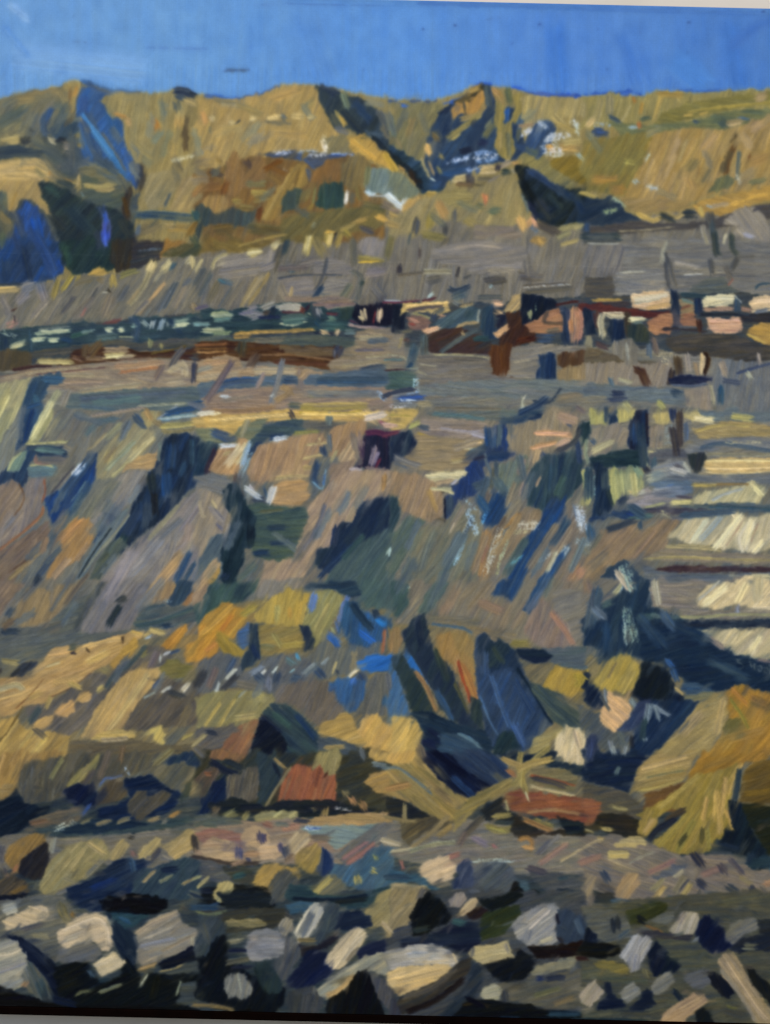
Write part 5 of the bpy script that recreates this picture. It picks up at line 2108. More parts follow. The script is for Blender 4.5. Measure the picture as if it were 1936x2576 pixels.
P 655c54,5c5650,6c645a 65 6 90 92 110 90 122 94 126 104 130 116 120 124 110 130 100 122 88 112 72 108 72 96
P 2a5488,2c4c7c,365c8c 80 7 118 92 126 88 138 88 150 90 156 98 150 106 144 108 142 116 136 118 130 112 124 104
s 3c64a8 5 140 88 138 92
s 34588c 5 118 98 122 96
P 2860a8,2c68b4 20 6 143 75 150 70 158 68 168 68 168 82 154 82 146 80
P 5c5c58,646058 80 6 150 92 158 84 168 84 168 120 158 120 148 120 142 118 148 108
s 2c5c88 4 166 104 166 112
P 7c7450,84794c,908448,6f6848 55 6 -2 106 12 102 28 100 44 99 58 100 68 103 71 106 66 114 60 120 52 126 40 130 24 130 8 132 -2 130
@painted_rock;olive yellow painted bank with slanted ridges left of the dark gully
P 7c7450,887c4c,948848,74704c 55 6 0 106 12 102 28 100 44 99 58 100 68 103 71 107 66 114 60 120 52 125 40 129 24 130 8 130 0 128
@
s a89048 3 24 110 10 130
s a48c44 3 36 106 22 131
s 9c9054 7 54 104 64 106
s 9c8c54 7 38 122 54 120
P 2c404c,1f3850,34504e,183458 140 6 70 110 84 112 92 120 104 130 110 140 108 150 84 150 70 136 64 124 60 118 66 112
s 34504c 6 70 118 84 130
s 1a3a68 5 90 120 106 140
s 182444 6 60 122 76 134
@painted_rock;near black painted hollow rock beside the red brown one
P 10182c,141c28,1c2434 40 6 58 124 64 126 74 134 82 144 80 150 50 150 53 138
@
@painted_rock;red brown painted rock, upper one at left of centre
P 84583c,7c5440,905c3c,746048 60 6 36 132 46 126 57 124 54 134 50 144 48 150 22 150 28 142
@
P 5c5854,4c4c50 30 5 -2 132 24 130 36 128 40 132 28 140 20 150 -2 150
s 9c8c5c 4 12 136 0 146
s 2c3444 4 12 134 20 136
@painted_rock;knobbly ochre painted boulder, left part of the ochre group
P a48444,ac8c4c,98783c 20 6 108 130 116 125 124 124 126 119 134 118 140 122 139 130 144 134 152 140 150 146 136 144 120 138 110 136
@
@painted_rock;big bright yellow painted block right of the knobbly one
P b48c48,bc9448,a8843c,c09c50 58 6 142 134 148 124 154 120 160 120 164 126 170 132 170 150 140 150 150 144
@
P 44505c,3c4450 160 5 108 138 124 140 140 146 150 150 110 150
s a08448 4 114 148 130 147
T 968 1450 29.12
P 746c5e,7c6e5c,6a665c,806c58 62 8 -2 -2 168 -2 168 60 90 60 70 46 40 42 -2 40
P 3c5454,34504f 60 6 -2 -2 24 -2 18 14 20 24 12 34 -2 30
d a8bcb4 2 19 9 22 8.6
P 50605c,465a5c 62 6 46 -2 62 -2 52 12 44 24 34 34 28 30 38 14
P 1c4070,1a3c68,20487c 70 6 98 4 104 -2 118 -2 114 10 109 19 100 17 92 15 96 10
P 1c4474,204878 60 5 132 4 138 -2 144 4 136 14 131 22 126 33 119 29 126 16
b 5a6460 5 144 0 138 16
s 8c6c54 8 82 22 100 30
b 8c7058 10 62 10 50 32
s 7c6c58 5 90 6 72 28
b 7c6a4c 8 60 44 110 52
b 6c6450 7 40 36 80 40
@painted_rock;pinkish painted rounded stone at the right end of the slope
P 7c6c64,886c5c,746860 75 6 120 44 128 24 136 18 142 26 152 34 158 42 162 52 166 60 150 62 138 62 126 56
@
s 9c705c 5 144 32 156 48 162 58
s c0a090 1.2 153 35 158 41 160 48
s 7c7034 6 110 58 124 58
P 767068,6c6860 20 6 146 14 168 10 168 56 162 52 156 38 146 28
s 2c5c8c 2.6 40 41 56 43 68 45 75 49
s 80683c 7 4 46 6 64
P 8c6c44,7c6848 80 6 -2 44 12 44 15 54 12 66 -2 70
s 2c60a8 6 16 74 26 80 32 88
P 2c64a8,34609c 65 6 14 72 20 62 28 74 34 82 40 92 36 94 28 84 18 78
P 38608c,2c5890,44648c 70 6 -2 70 6 70 12 84 16 100 22 118 10 122 -2 120
s 5c5c60 5 2 84 4 96
@painted_slab;dark painted leaning slab, first from the left right of the peak
P 28383c,2c3c48,24343c,343f40 62 6 4 70 14 68 22 78 28 86 34 100 42 114 46 122 34 122 24 118 18 102 12 86
@
s 9c7040 4 28 84 36 96 44 116
s 8c6844 3 26 82 34 92
s c8c0a8 2 38 92 41 97
@painted_slab;tall navy and black painted leaning slab, second from the left
P 1c3050,24343c,1c2c44,2c3c3c 66 6 14 48 22 42 24 36 34 32 36 42 40 56 44 70 52 74 60 88 68 106 74 122 86 134 80 136 64 128 56 122 48 114 42 98 34 84 22 66
@
s 14284c 7 28 38 32 60
s 2c3834 7 44 62 54 90
s 2c5078 5 44 98 54 116 58 124
s 1c3050 3 20 60 34 84 42 98
s 4c4c38 3 60 92 72 118
P 8a6f40,947446,80683c 75 6 44 50 54 48 70 48 76 58 78 66 82 72 78 80 80 90 82 104 80 108 74 104 68 92 60 76 50 70 44 60
@painted_slab;ochre painted strip with a thin red line between two blue slabs
P 94703c,8c6c3c,a0784c 75 6 44 52 56 48 62 64 72 70 78 82 80 92 82 104 78 108 72 100 64 86 56 74 48 66
@
s 9c6434 6 66 76 72 88 78 104
s 9c3c20 2.6 63 73 67 88 71 98 74 108
@painted_slab;broad steel blue painted leaning slab right of the red line
P 24406c,2c4c7c,345484,20385c 66 7 78 52 86 48 92 56 98 56 106 60 114 70 120 80 126 92 134 108 140 120 144 128 136 136 128 144 116 150 96 150 88 136 82 116 80 96 78 84
@
P 1a3458,14304c,2c3c3c 60 6 79 54 86 48 94 58 98 54 106 58 114 68 118 80 118 88 110 78 100 80 92 84 84 70
s 34403c 5 94 62 102 74
s 34507c 7 86 66 86 84
s 3c5c8c 4 92 86 100 110 108 130
s 42648f 3 82 104 92 128 102 142
s 3c5c94 6 112 128 120 146
s 1c2c34 3 114 80 128 100 138 118 144 126
s 24406c 6 112 90 128 118
P 2c3c40,24343c 75 4 74 104 82 108 86 134 76 124
@painted_slab;short dark navy painted dash right of the blue slab tops
P 102448,142c44 3 5 114 63 126 62 138 64 147 69 140 74 130 76 118 72
@
P 4c5864,3c5058 5 5 136 62 168 60 168 80 150 78 142 74 146 68
@painted_rock;yellow painted cube near the right end of the blue slabs
P a08030,a88834,94783c 60 5 136 94 142 84 147 76 158 80 170 82 170 98 160 103 148 99 138 97
@
P 74684c,6c6450 50 5 118 78 130 76 144 76 136 92 126 92
P 38484c,42504c,4c544c 140 7 124 92 138 96 152 102 160 112 168 118 168 132 156 132 144 124 134 108
b 5c5c50 6 150 104 168 116
@painted_rock;big bright yellow painted block right of the knobbly one
P b49248,bc984c,c4a050 60 6 -2 128 6 121 14 120 20 124 28 126 34 134 30 142 28 150 -2 150
@
P 16304c,1c3854,10243c 160 6 22 117 30 116 50 122 66 128 86 134 92 144 92 150 30 150 34 136 30 126
@painted_rock;inky blue painted block right of the bright yellow one
s 101c44 9 38 134 48 142
s 14204c 8 34 142 44 148
@
P 2c4c6c,244468 160 6 48 136 70 136 88 150 46 150
s 4c6c80 3 64 136 76 142 82 148
P 1c3440,24343c 60 5 98 136 110 134 118 148 92 150
P 948450,847848 25 4 128 140 140 134 152 130 156 132 150 138 142 142 142 150 124 150
@painted_rock;round white painted boulder at the crossing of the ochre stalks
P c0ac7c,b4a07c,ccbc98 75 5 148 140 152 134 156 130 162 130 168 134 170 150 146 150
@
T 1452 1450 29.12
P 6e6860,64605c,746c60 45 7 -2 -2 44 -2 38 12 28 20 20 30 -2 28
b 7c6250 8 8 4 10 14
s b0a878 4 42 0 38 8 32 15
s 8ca0a8 4 42 4 38 14
P 143054,1c3c60,1a3450,24445c 70 7 44 -2 62 -2 64 20 72 30 100 40 130 50 150 64 170 66 170 104 150 100 136 96 120 100 96 94 84 82 74 74 56 72 42 66 28 70 18 74 22 62 2 58 2 40 10 30 28 20 38 14
@painted_shadow;large navy painted pool behind the white slabs at the lower right
P 102c50,142848,183454 15 7 54 44 72 40 100 46 116 58 130 66 140 70 170 78 170 100 150 98 136 96 120 98 100 92 86 84 74 74 56 72
@
b 24486c 7 24 40 26 66
d 7c8c84 5 14 30 14 40
s 6c7474 8 13 32 14 36
d 74948c 7 42 30 44 54
d 94a498 3 40 36 42 58
s 5c6058 6 46 44 44 58
b 4a6260 6 22 26 30 22
b 3c5c5c 6 52 36 66 34
P 7a7064,70686a,84786c 178 5 64 2 88 -2 148 -2 146 6 120 4 108 10 100 20 104 28 80 26 64 26
s a09880 6 67 4 68 12 70 24
s 4c5868 3 90 0 130 -1
@painted_slab;cream painted slabs at the right edge, middle one of three stacks
P c4ac7c,b8a47c,ccb488,b09c78 50 6 102 22 108 12 118 4 126 4 136 6 146 0 148 -4 170 -4 170 28 156 26 148 26 138 24 128 26 118 29 106 26
@
s acaca4 2.4 122 4 112 14 104 20
s ac9c74 9 156 2 156 20
s d0bc8c 6 128 10 110 24
s d0b888 3 150 27 168 27
P 746c64,7c7468 3 4 90 28 104 28 120 30 150 28 170 30 170 34 130 36 92 36
s 8c90a0 4 138 26 138 33
s 8c8860 2.4 88 35 110 35 130 33 168 33
s 4c6060 4 64 34 86 36
P 1c2840,182c48,344458 3 4 70 41 90 40 120 38 170 37 170 46 150 44 120 44 90 43
@painted_slab;cream painted slabs at the right edge, lowest of three stacks
P b0a078,a89478,bcac80,968a74 50 6 104 46 120 46 136 47 150 47 156 44 168 46 170 46 170 68 162 73 152 70 144 68 132 64 120 58 114 52
@
s c4b48c 7 158 52 150 66
s b8a880 6 136 50 130 58
s 84746c 5 112 52 126 62
s 7c6c68 3 156 72 168 74
@signature;grey painted signature scratched at the right edge below the white slabs
s 5c6668 0.9 141.5 71.5 138 72.5 139 74.4 142 75.6 143.4 78 141 80 139 78.6
s 5c6668 0.9 136.6 71 139.6 72.4
s 5c6668 0.9 145.6 79 146 80
s 5c6668 0.9 149 74 150.5 79
s 5c6668 0.9 152.5 75 153 80
s 5c6668 0.9 149.6 77.4 153 77.2
s 5c6668 0.9 156 78 158 77 159.5 80 157.5 82 156 80
s 5c6668 0.9 162 79 164 79 164.6 82.6 162 83.4 161.4 81 164 81
s 5c6668 0.9 166 76 166.6 84
@
@painted_rock;golden striped painted cube, larger one on the dark hollow
P a08838,94803c,8c7c4c,ac8c38 60 5 12 93 18 86 24 78 32 69 36 67 44 69 50 74 54 80 53 90 48 98 38 100 28 99 20 97
@
s 7c6c48 3 34 74 26 88
P 10203c,182434,101c28 70 7 56 76 66 76 76 80 82 90 84 100 94 104 100 108 90 110 70 106 56 108 46 104 50 94 54 88
@painted_rock;black painted hollow beside the golden cube
P 141e28,182838,101824 60 7 56 78 66 77 76 82 82 92 82 102 70 106 58 106 48 102 52 92
@
s 3460a0 5 77 72 82 78
s 24508c 5 82 80 86 90
P 2c4c70,34587c 5 5 90 92 104 92 114 97 118 100 108 102 94 102
s b09458 2.6 85 97 91 102
P 6c6850,5f6450 12 4 92 102 106 102 118 100 118 106 104 108 94 107
P 102448,142c50,10203c 60 6 0 78 8 84 12 92 18 98 22 106 24 112 16 116 8 110 2 100 4 92
s a0882c 6 -2 86 4 88 0 94
P 4c5050,585c5c,44505c 50 7 -2 106 6 112 14 118 20 118 24 128 34 134 44 136 44 148 30 150 10 140 -2 126
s 6c7888 4 24 98 26 110
@painted_rock;pale peach painted stone below the golden cube
P c89c68,bc9468,cca470 140 5 27 100 34 104 42 107 46 114 45 122 38 128 32 134 26 131 20 125 20 116 27 110 
@
s 3c4858 3 20 104 28 116
s 74848c 5 46 106 52 116 46 122
P 2c3c6c,24345c,28406c 50 6 52 108 62 106 68 110 58 120 54 128 44 132 36 132 46 122
P 14305c,1c3c60,102c50 55 7 64 106 80 108 94 108 104 108 96 122 84 134 74 144 68 150 44 150 50 132 60 118
@painted_rock;grey blue forked painted stone, left prong
s 6c7c88 6 62 110 60 124
@
@painted_rock;grey blue forked painted stone, right prong
s 74808c 4 66 112 72 116 79 120
s 6c7c88 4 67 112 71 124
@
s 2c4448 5 58 124 56 140
s 7c8c94 3.5 58 140 59 142
s 141c30 4 47 138 47 148
b 4c5860 5 36 136 40 146
P 24345c,34447c 80 5 8 140 16 138 18 150 6 150
s b8a07c 5 -2 134 2 148
s 6c7480 4 28 142 30 150
@painted_rock;huge ochre painted boulder at the right edge, striped buff face
P 8c7848,988250,a08a54,84744c,a48e58 35 6 70 150 80 140 90 130 98 120 104 110 112 106 118 100 128 102 130 108 130 120 126 132 120 140 112 150
@
s a88e5c 6 126 106 120 136
s 9c8458 10 106 118 90 136
@painted_rock;huge ochre painted boulder at the right edge, orange top
P 9c7028,8c6c2c,a8742c,946820,80682c 55 7 128 100 136 94 142 94 150 98 158 98 170 104 170 150 112 150 122 142 128 130 131 118 130 108
@
s b0742c 5 134 98 146 110
s a87028 7 150 104 162 110
P 5f5a34,6a6030 40 5 130 122 140 124 146 130 138 134 126 138
s 7c742c 3 132 106 142 120 148 132
s 946c2c 8 130 142 160 132
T 0 1880 29.12
P 8c6c3c,947440,7c6030,9c7c44 68 7 -2 -2 58 -2 54 6 46 12 30 10 22 14 18 24 12 36 4 46 -2 50
s a8844c 3 4 6 -2 24
s 9c7838 7 14 18 2 40
P 0c1c34,102440,0a1420,183048 30 6 -2 50 6 44 14 36 20 46 34 52 44 50 40 60 26 66 14 74 -2 80
P 4a4840,545048,5c5850,3c4044 65 6 20 14 56 8 100 -2 150 -2 140 14 120 22 100 26 84 30 70 34 56 36 48 46 20 48 16 30
@painted_rock;pair of streaky grey painted stones by the sandy bank, left one
P 4c4c48,5c5a54,44423e 82 3 18 20 24 16 31 20 30 40 28 48 22 48 17 38
@
@painted_rock;pair of streaky grey painted stones by the sandy bank, right one
P 484844,58564e,403e3c 84 3 33 24 40 20 47 24 46 40 43 48 37 48 34 36
@
s 7c7850 4 54 10 44 26
b 5c5850 8 64 8 54 30
@painted_rock;long curved yellow grey painted blade among the dark stones
P 7c7448,94804c,6c6848 48 3 58 33 64 24 74 16 82 8 86 4 85 12 80 20 72 28 64 32
@
b 5a5048 6 80 20 72 32
s 6c5840 5 106 0 104 12
s 64584c 6 94 4 86 26
P 0c1c48,102454,0a1838,1c3454 50 6 54 38 64 32 80 32 84 40 82 50 66 50 58 44
P 5c5448,64584a,54483e 12 6 26 64 40 58 58 54 72 50 74 58 66 64 50 66 30 70
s 644c3c 4 26 66 40 63
s 2c4c94 3 78 49 71 58
@painted_rock;brown painted boulder with a blue painted edge at lower left
P 50483c,5a5040,463e34 60 6 86 36 96 28 106 29 111 36 110 42 102 46 90 49 83 50 84 42
@
s 4c6cb4 2 86 33 91 27 99 26 106 24
d 9cb4cc 2 108 18 112 24
P 0c2450,102c5c,0a1c3c 20 6 108 28 128 24 144 34 156 40 150 52 140 58 120 62 100 64 84 60 86 52 100 50 112 44
@painted_rock;grey painted oval stone at lower left, low middle one of three
P 464440,524e46,3c3c3c 50 4 111 46 118 38 126 38 128 44 122 54 114 60 110 54
@
@painted_rock;grey brown painted oval stone at lower left, long slanted one of three
P 4c4840,58524a,444038 42 4 116 60 122 52 130 42 140 37 148 40 145 46 134 54 124 62 118 64
@
@painted_rock;grey painted oval stone at lower left, highest one of three
P 525248,5c594e,484840 50 4 137 26 144 18 150 12 158 12 165 18 160 28 152 36 144 34
@
s 7c7450 6 148 2 134 14
P 14305c,1c3454,24404c 50 5 140 14 150 6 154 2 168 6 168 18 158 12 148 14
b 2c3838 7 164 30 158 46
P 34444c,2c4048,3c4c4c 3 4 30 70 60 70 100 68 130 64 168 60 168 66 130 72 100 76 60 76 34 76
P 142c48,183454 3 4 48 72 66 66 84 62 110 64 130 66 100 72 70 75
d b0b8a8 5 48 71 64 64
d c0c8b8 2.4 52 66 62 64
@painted_rock;little painted pebble in the dark strip, first from the left
s 6c6854 4 70 65 78 62
@
@painted_rock;slim buff painted pebble in the dark strip, second from the left
s 847452 4 83 67 96 62.6
@
@painted_rock;slim buff painted pebble in the dark strip, third from the left
s 807454 4 102 64.6 112 60.6
@
@painted_rock;buff painted pebble in the dark strip, fourth from the left
s a0865c 4 128 64 137 61
@
s 7c7460 4 140 65 145 62
s a87838 4 147 60 154 56
P 64605a,6e6860,5c5c5a 5 6 -2 80 20 74 44 78 100 76 140 72 168 66 168 100 130 110 90 100 60 110 40 100 -2 110
@painted_rock;brown topped painted boulder with a black side at the left edge
P 7c6034,8c6c3c,705830 55 6 3 94 8 86 20 78 30 74 38 76 40 82 32 86 24 92 18 98 16 108 12 109 8 104
P 24242c,1c1c24,34302c 60 5 17 98 24 92 32 86 40 82 43 90 41 104 40 112 30 114 22 112 16 106
@
s 8c5c40 4 12 106 15 102
s 4c4c54 6 2 86 0 100
s 3c3c44 7 2 106 8 118
@painted_rock;broad sandy painted slab with hatched strokes at lower left
P 84784e,94845a,7c7450,a08c5c,70705a 52 6 42 100 50 92 60 84 76 80 88 79 92 86 96 94 92 98 84 104 76 112 68 116 60 120 50 126 40 130 34 124 38 112
@
s 7c7c70 6 46 80 44 90
s a08c60 5 76 82 90 92
s 646460 6 88 98 76 110
s 68645c 5 50 126 68 118
@painted_rock;buff painted stone in the pebble row at lower left, wedge shaped
P 8c7c54,9c885c 55 4 95 92 100 84 106 79 112 84 108 90 104 96 98 98 95 96
@
s 2c2c2c 4 111 78 114 78
@painted_rock;buff painted stone in the pebble row at lower left, beside the wedge one
P 9c8858,8c7c50 48 4 119 92 126 84 134 78 139 79 137 86 130 92 124 97 119 96
@
s 7c5c54 5 114 90 116 94
P 9c8450,8c784c,a88c5c 42 4 140 86 150 80 160 72 168 70 168 84 158 92 152 98 146 92
s 404048 5 138 88 132 96
s 74706c 4 142 94 150 98
@painted_shadow;navy painted hollow under the sandy slab at lower left
P 0c2450,182c4c,102c64,243c5c 25 7 58 122 70 118 82 112 92 106 98 98 108 96 124 98 126 110 124 124 124 134 100 140 78 142 66 134 58 130
@
s 0c2c74 6 80 122 100 114
s 2c5078 6 114 98 116 108
P 2c4058,34484c,243c4c 50 6 112 108 130 104 150 98 168 94 168 130 140 132 116 128
s 16284c 6 140 106 152 105
s a0885c 3 123 117 130 110 135 106
s 7c7858 3 138 116 148 111
s 9c8454 3 158 118 168 113
@painted_shadow;black painted oval pool near the bottom left
P 060c18,081020,040a14 2 6 87 134 94 129 110 127 130 128 142 132 144 138 136 143 118 145 98 144 88 140
@
s 24506c 4 96 146 120 146
P 44403c,34302c,5c4c34 45 4 -2 116 10 112 22 116 26 124 20 130 8 128 -2 128
s 6c5430 4 10 126 22 120
P 10182c,1c1c24 3 4 -2 128 14 128 24 126 18 132 -2 134
P 5c5c58,6c6860 10 5 -2 134 16 132 34 126 56 130 60 138 64 150 30 150 38 140 30 136 16 142 16 150 -2 150
s 8c8c90 7 2 136 12 138
s 5c5430 6 56 136 62 148
s b09c78 5 22 144 36 140
s 4c4c54 4 2 144 6 150
T 484 1880 29.12
P 34342c,2c3c44,40403a,24303c 50 6 -2 -2 168 -2 168 60 60 60 -2 60
s 5c5a58 6 2 0 10 8
@painted_rock;red brown painted rock, upper one at left of centre
P 8c603c,7c5438,745c40 60 6 14 8 20 -2 50 -2 46 8 40 14 32 10 20 10
@
s 14203c 6 16 12 28 20 38 24
s 1f2c3c 5 30 12 44 18
@painted_rock;small russet tipped grey painted stone among the blue gaps
P 4c4440,5c4c40,3c4444 55 4 2 28 10 20 18 18 24 22 18 32 10 44 2 50 -2 48 -2 34
s 84503c 4 11 23 16 23
@
P 0c2450,142c58,10204c 60 6 -2 52 10 44 20 30 28 24 30 40 28 48 34 52 20 56 -2 58
@painted_rock;streaky grey painted stone with vertical bristle marks at left of centre
P 504c48,5c5850,44443f,686258 80 3 30 26 40 24 48 18 56 16 58 24 56 44 48 48 40 46 30 46 29 36
@
P 2c3c48,24343f 60 5 56 4 70 0 80 24 76 32 66 44 58 48 58 24
s 142038 3 70 14 76 26
s 8c7448 3 70 9 80 18
P 84784c,8c7c50,78704c 75 5 100 30 106 10 110 -2 132 -2 128 20 124 40 120 44 104 30
@painted_rock;terracotta and olive painted block at lower left of centre
P 905038,84482f,7c5840,985a3c,7c6444 75 5 74 46 76 34 82 22 88 15 98 15 104 20 110 15 114 24 124 24 124 46 100 47 84 45
@
s a05838 4 80 28 76 44
s 6c3c2c 4 110 18 106 34
s 8c7c54 3 84 18 72 36 64 50
s 3c1c18 2 117 21 115 24
P 34342c,2c343c,484838 20 5 124 24 132 0 150 -2 154 10 156 20 150 32 166 42 168 56 140 48 126 44
@painted_rock;long buff painted rock with a blue grey ridge, lower centre
P a07c40,8c7040 20 5 148 30 156 22 168 20 168 42 158 38
@
P b08c48,bc9850 60 5 152 8 156 -2 168 -2 168 12 158 12
s 5c646c 5 146 2 148 10
s 60707c 4 156 14 168 16
P 1c242c,141c30,2c2c34 3 5 14 50 34 44 50 48 64 52 76 46 100 46 120 46 130 48 150 54 160 54 140 58 110 60 90 60 50 58 30 56 16 58
s 6c5c48 6 18 56 22 52
s 7c7850 6 28 60 36 55
s 5c5c48 3 34 60 40 58
s 8c8458 5 44 62 48 57
@painted_rock;row of olive yellow painted pebbles on the beach rim
P 7c7450,8c8458,747050 10 4 52 60 60 55 76 55 92 55 90 61 80 64 64 64 54 65
s a49c64 4 71 59 76 56
s a89c64 4 84 60 89 57
@
s 7c6c44 5 104 54 106 53
s 847044 6 114 58 115 54
@painted_rock;small apricot painted pebble, highest of a cluster of three
s 7c6c44 6 131 38 134 42
@
@painted_rock;small apricot painted pebble, middle one of a cluster of three
s a4744c 5.5 137 44 140 49
@
@painted_rock;small apricot painted pebble, lowest of a cluster of three
s 946c40 7 146 48 149 53
@
d 94949c 3 122 52 136 54
P 7c6c5c,8c7460,84685c,74706c 10 6 -2 62 30 62 60 64 90 62 110 66 140 62 168 60 168 100 130 100 90 100 60 100 30 100 -2 96
P 9c7c50,8c7448,a08454 172 5 86 64 110 60 140 57 168 56 168 66 140 68 110 68
s 24304c 4 88 63 100 64
P 845c50,905f50,7c6058 10 5 0 74 16 70 34 72 44 76 42 86 36 82 10 82
P 4c5450,5c5c54 5 4 -2 60 14 58 40 62 44 66 20 68 -2 68
@painted_rock;large smooth cream painted stone on the left of the beach
P a88c68,b4966e,a08460 5 7 8 88 12 80 22 79 34 81 38 84 37 96 33 101 22 101 12 98
@
@painted_rock;round peach painted stone with a slate painted spot
P a48866,b0926c,9c8060 10 6 42 76 46 70 54 67 62 70 66 76 66 84 60 86 50 86 43 84
s 3c3c5c 6 58 75 59 82
s 34345c 4 62 75 62 82
@
@painted_rock;buff painted stone between two slate painted ovals
P a88c6c,b09270 10 6 56 90 64 82 74 80 82 82 76 94 70 97 60 96
@
s 343860 5 75 84 78 90
s 34405c 6 80 86 81 94
s 3c4068 7 40 88 40 95
s 343c60 4 48 96 50 102
@painted_rock;pale buff painted stone just left of the pale blue water glint
P 9c8868,a89472,8c7c64 50 6 84 80 92 74 100 74 101 80 96 88 90 92 84 90
@
s 8c6450 6 78 70 92 68
s 885c4c 5 62 66 68 68
s 8c6c50 6 46 92 56 92
s 5c6058 4 72 66 82 67
s 2c2c34 6 1 76 3 88
s 3c3430 4 0 94 30 100 56 100
P 4c5058,44484c,40444c 5 5 -2 96 14 98 34 104 50 108 40 118 20 116 -2 112
s 8c7058 4 34 102 44 98
@painted_puddle;pale blue painted glint of water on the beach
P 6c7c7c,7c8c8c,5c7078 175 5 94 70 110 68 140 68 160 66 168 70 150 76 138 80 124 88 116 80 104 76
s 4c68a8 2 98 70 110 70
d a8c0d0 4 98 69 110 71
@
s 58504c 6 104 78 118 78
P 5c5c5c,6c6864,4c5c64 40 5 124 94 136 82 148 74 160 66 168 64 168 82 158 84 146 92 134 104
s 885c54 5 134 100 146 92 156 84
s 84605c 4 130 96 150 82
P 345878,2c5474,3c6478 50 6 122 100 134 104 146 96 158 86 168 86 168 120 150 124 130 118 118 110
@painted_rock;yellow painted nugget in the blue pool, small round one
s a08c48 6.5 142 112 143 117
@
@painted_rock;yellow painted nugget in the blue pool, upper right one
s 988848 6 155 106 158 108
@
s 7c7c4c 4 158 95 159 97
@painted_rock;ultramarine painted stone standing on the beach
P 14306c,1c3870,102454 80 6 108 92 113 87 119 92 122 100 120 106 114 110 108 106
@
@painted_rock;ochre painted stone beside the ultramarine one
P 8c7438,9c7c40,7c6a3c 60 6 90 92 98 86 106 84 110 88 108 100 103 110 96 106 90 100
@
@painted_rock;ochre topped grey painted cobble in the dark band, large left one
P 9c7c3c,8c7038,a48444 40 6 50 116 56 108 62 101 70 100 80 103 90 105 93 110 92 116 84 112 74 106 68 116 64 122 56 120
P 4c4c48,44484c,565650 50 6 66 120 72 110 80 105 90 112 92 118 84 128 78 134 70 132 65 126
@
@painted_rock;ochre edged grey painted cobble in the dark band, right one
P 5c5c50,646050,54564c 30 6 104 128 110 118 116 110 122 110 130 116 133 122 124 126 112 130
s a08c44 5 119 113 110 122 103 128
@
P 3c3c38,34403c 10 5 28 104 50 104 54 112 50 118 36 116
s 1f4c5c 5 36 112 44 110
P 101418,181c20,0c1018 10 6 10 122 30 118 50 120 64 122 68 132 72 140 60 140 30 138 24 136 4 136
@painted_rock;lemon edged grey painted cobble near the black shadow
P 9c8c58,a89458,7c7c60 50 5 17 126 22 118 28 115 34 118 36 122 30 130 24 133 19 130
@
s a0905c 3 4 121 14 112
s 949060 3 0 114 6 111
s 6c6c60 7 -2 126 5 128
s 1c2438 5 8 124 16 124
P 24404c,1c3848,2c4858 5 5 84 118 100 120 104 128 130 128 150 126 168 118 168 130 140 140 120 136 90 136 80 130
s 101c30 4 88 131 120 132 150 128
s 141c28 5 124 134 150 131
P 44484a,4c5454,505450 40 6 110 134 126 136 130 146 124 150 106 150
P 2c5474,24506c 5 5 80 136 94 132 104 134 96 142 84 146
P 34383c,443f38,2c3840 5 5 -2 138 20 138 60 140 84 140 86 150 -2 150
s 1f4478 5 10 139 22 136
s 5c6850 2.4 4 143 16 144.6 28 142
@painted_rock;white topped grey painted boulder at the bottom centre left
P a09a8c,b0a898,8c8c88 60 4 94 150 98 142 104 136 109 135 112 140 110 148 106 152
@
P 8c7c50,7c7250 45 6 148 142 156 134 160 126 168 120 168 150 152 150
P 1c2c44,24344c 5 5 132 142 146 142 150 150 130 150
T 968 1880 29.12
P 6a675f,746c64,625f5a,7c7066 8 6 -2 60 60 60 120 70 168 70 168 110 100 110 40 104 -2 90
@painted_rock;big bright yellow painted block right of the knobbly one
P b48c48,bc9850,a8843c 62 6 -2 -2 28 -2 24 12 18 17 8 14 -2 13
@
@painted_rock;long buff painted rock with a blue grey ridge, lower centre
P 8c7440,7c6c3c,9c7c44,6c6440 142 6 -2 18 10 16 22 16 30 2 34 14 46 26 58 36 72 46 64 52 60 64 50 66 40 58 26 50 14 44 -2 40
s 5c6c74 3 0 18 12 18 26 28 40 40
s 946c3c 6 2 36 20 32
@
@painted_slab;inky navy painted slab with a steel blue face, lower centre
P 0a1434,0c1c48,142c64,081028 142 7 32 -2 46 -2 66 14 80 26 96 30 84 40 74 44 60 38 46 26 34 12
P 24385c,2c4468,1c3460 140 6 46 -2 78 -2 96 8 104 14 108 24 100 30 90 32 76 22 62 12
s 1c3c70 6 58 26 76 42
s 0a1028 5 42 4 70 24
@
P 14243c,1c2c44,0c1c30 20 5 80 -2 150 -2 146 16 130 14 112 12 100 8
s 7c6c58 8 30 0 32 8
@painted_rock;round white painted boulder at the crossing of the ochre stalks
P bca880,c8b48c,b09c74 80 5 148 -2 168 -2 170 12 164 16 156 12 150 6
@
P 1c2c40,24343c 20 4 146 12 158 14 168 18 168 26 150 20 140 16
P 6c6448,7c6c4c,5f5840 8 5 126 18 150 18 166 24 164 40 146 36 126 32
s 843c28 2 126 24 146 28 164 33
s 3c3c44 5 128 27 140 29 156 34
s 9c8c64 3 126 34 146 38 164 42
@painted_brick;long rust red painted slab lying in the lower right
P 7c4830,8c5038,744028,843f30 4 6 103 40 116 36 126 38 150 42 170 44 170 66 150 62 128 58 110 54 105 48
@
s 8c6c48 3 124 56 146 54 168 58
s b07838 5 120 62 134 68 144 72
s 8c7c40 4 130 62 144 68
@painted_branch;crossed ochre painted stalks in front of the red slab
P 7c6c3c,8c7844,746838,9c8448 30 5 60 56 70 48 80 40 96 32 108 28 112 32 100 40 88 46 76 56 66 66 60 72
s 948040 5 118 4 116 18 120 32 122 40
s 8c7c44 5 142 0 130 10 118 24 112 32
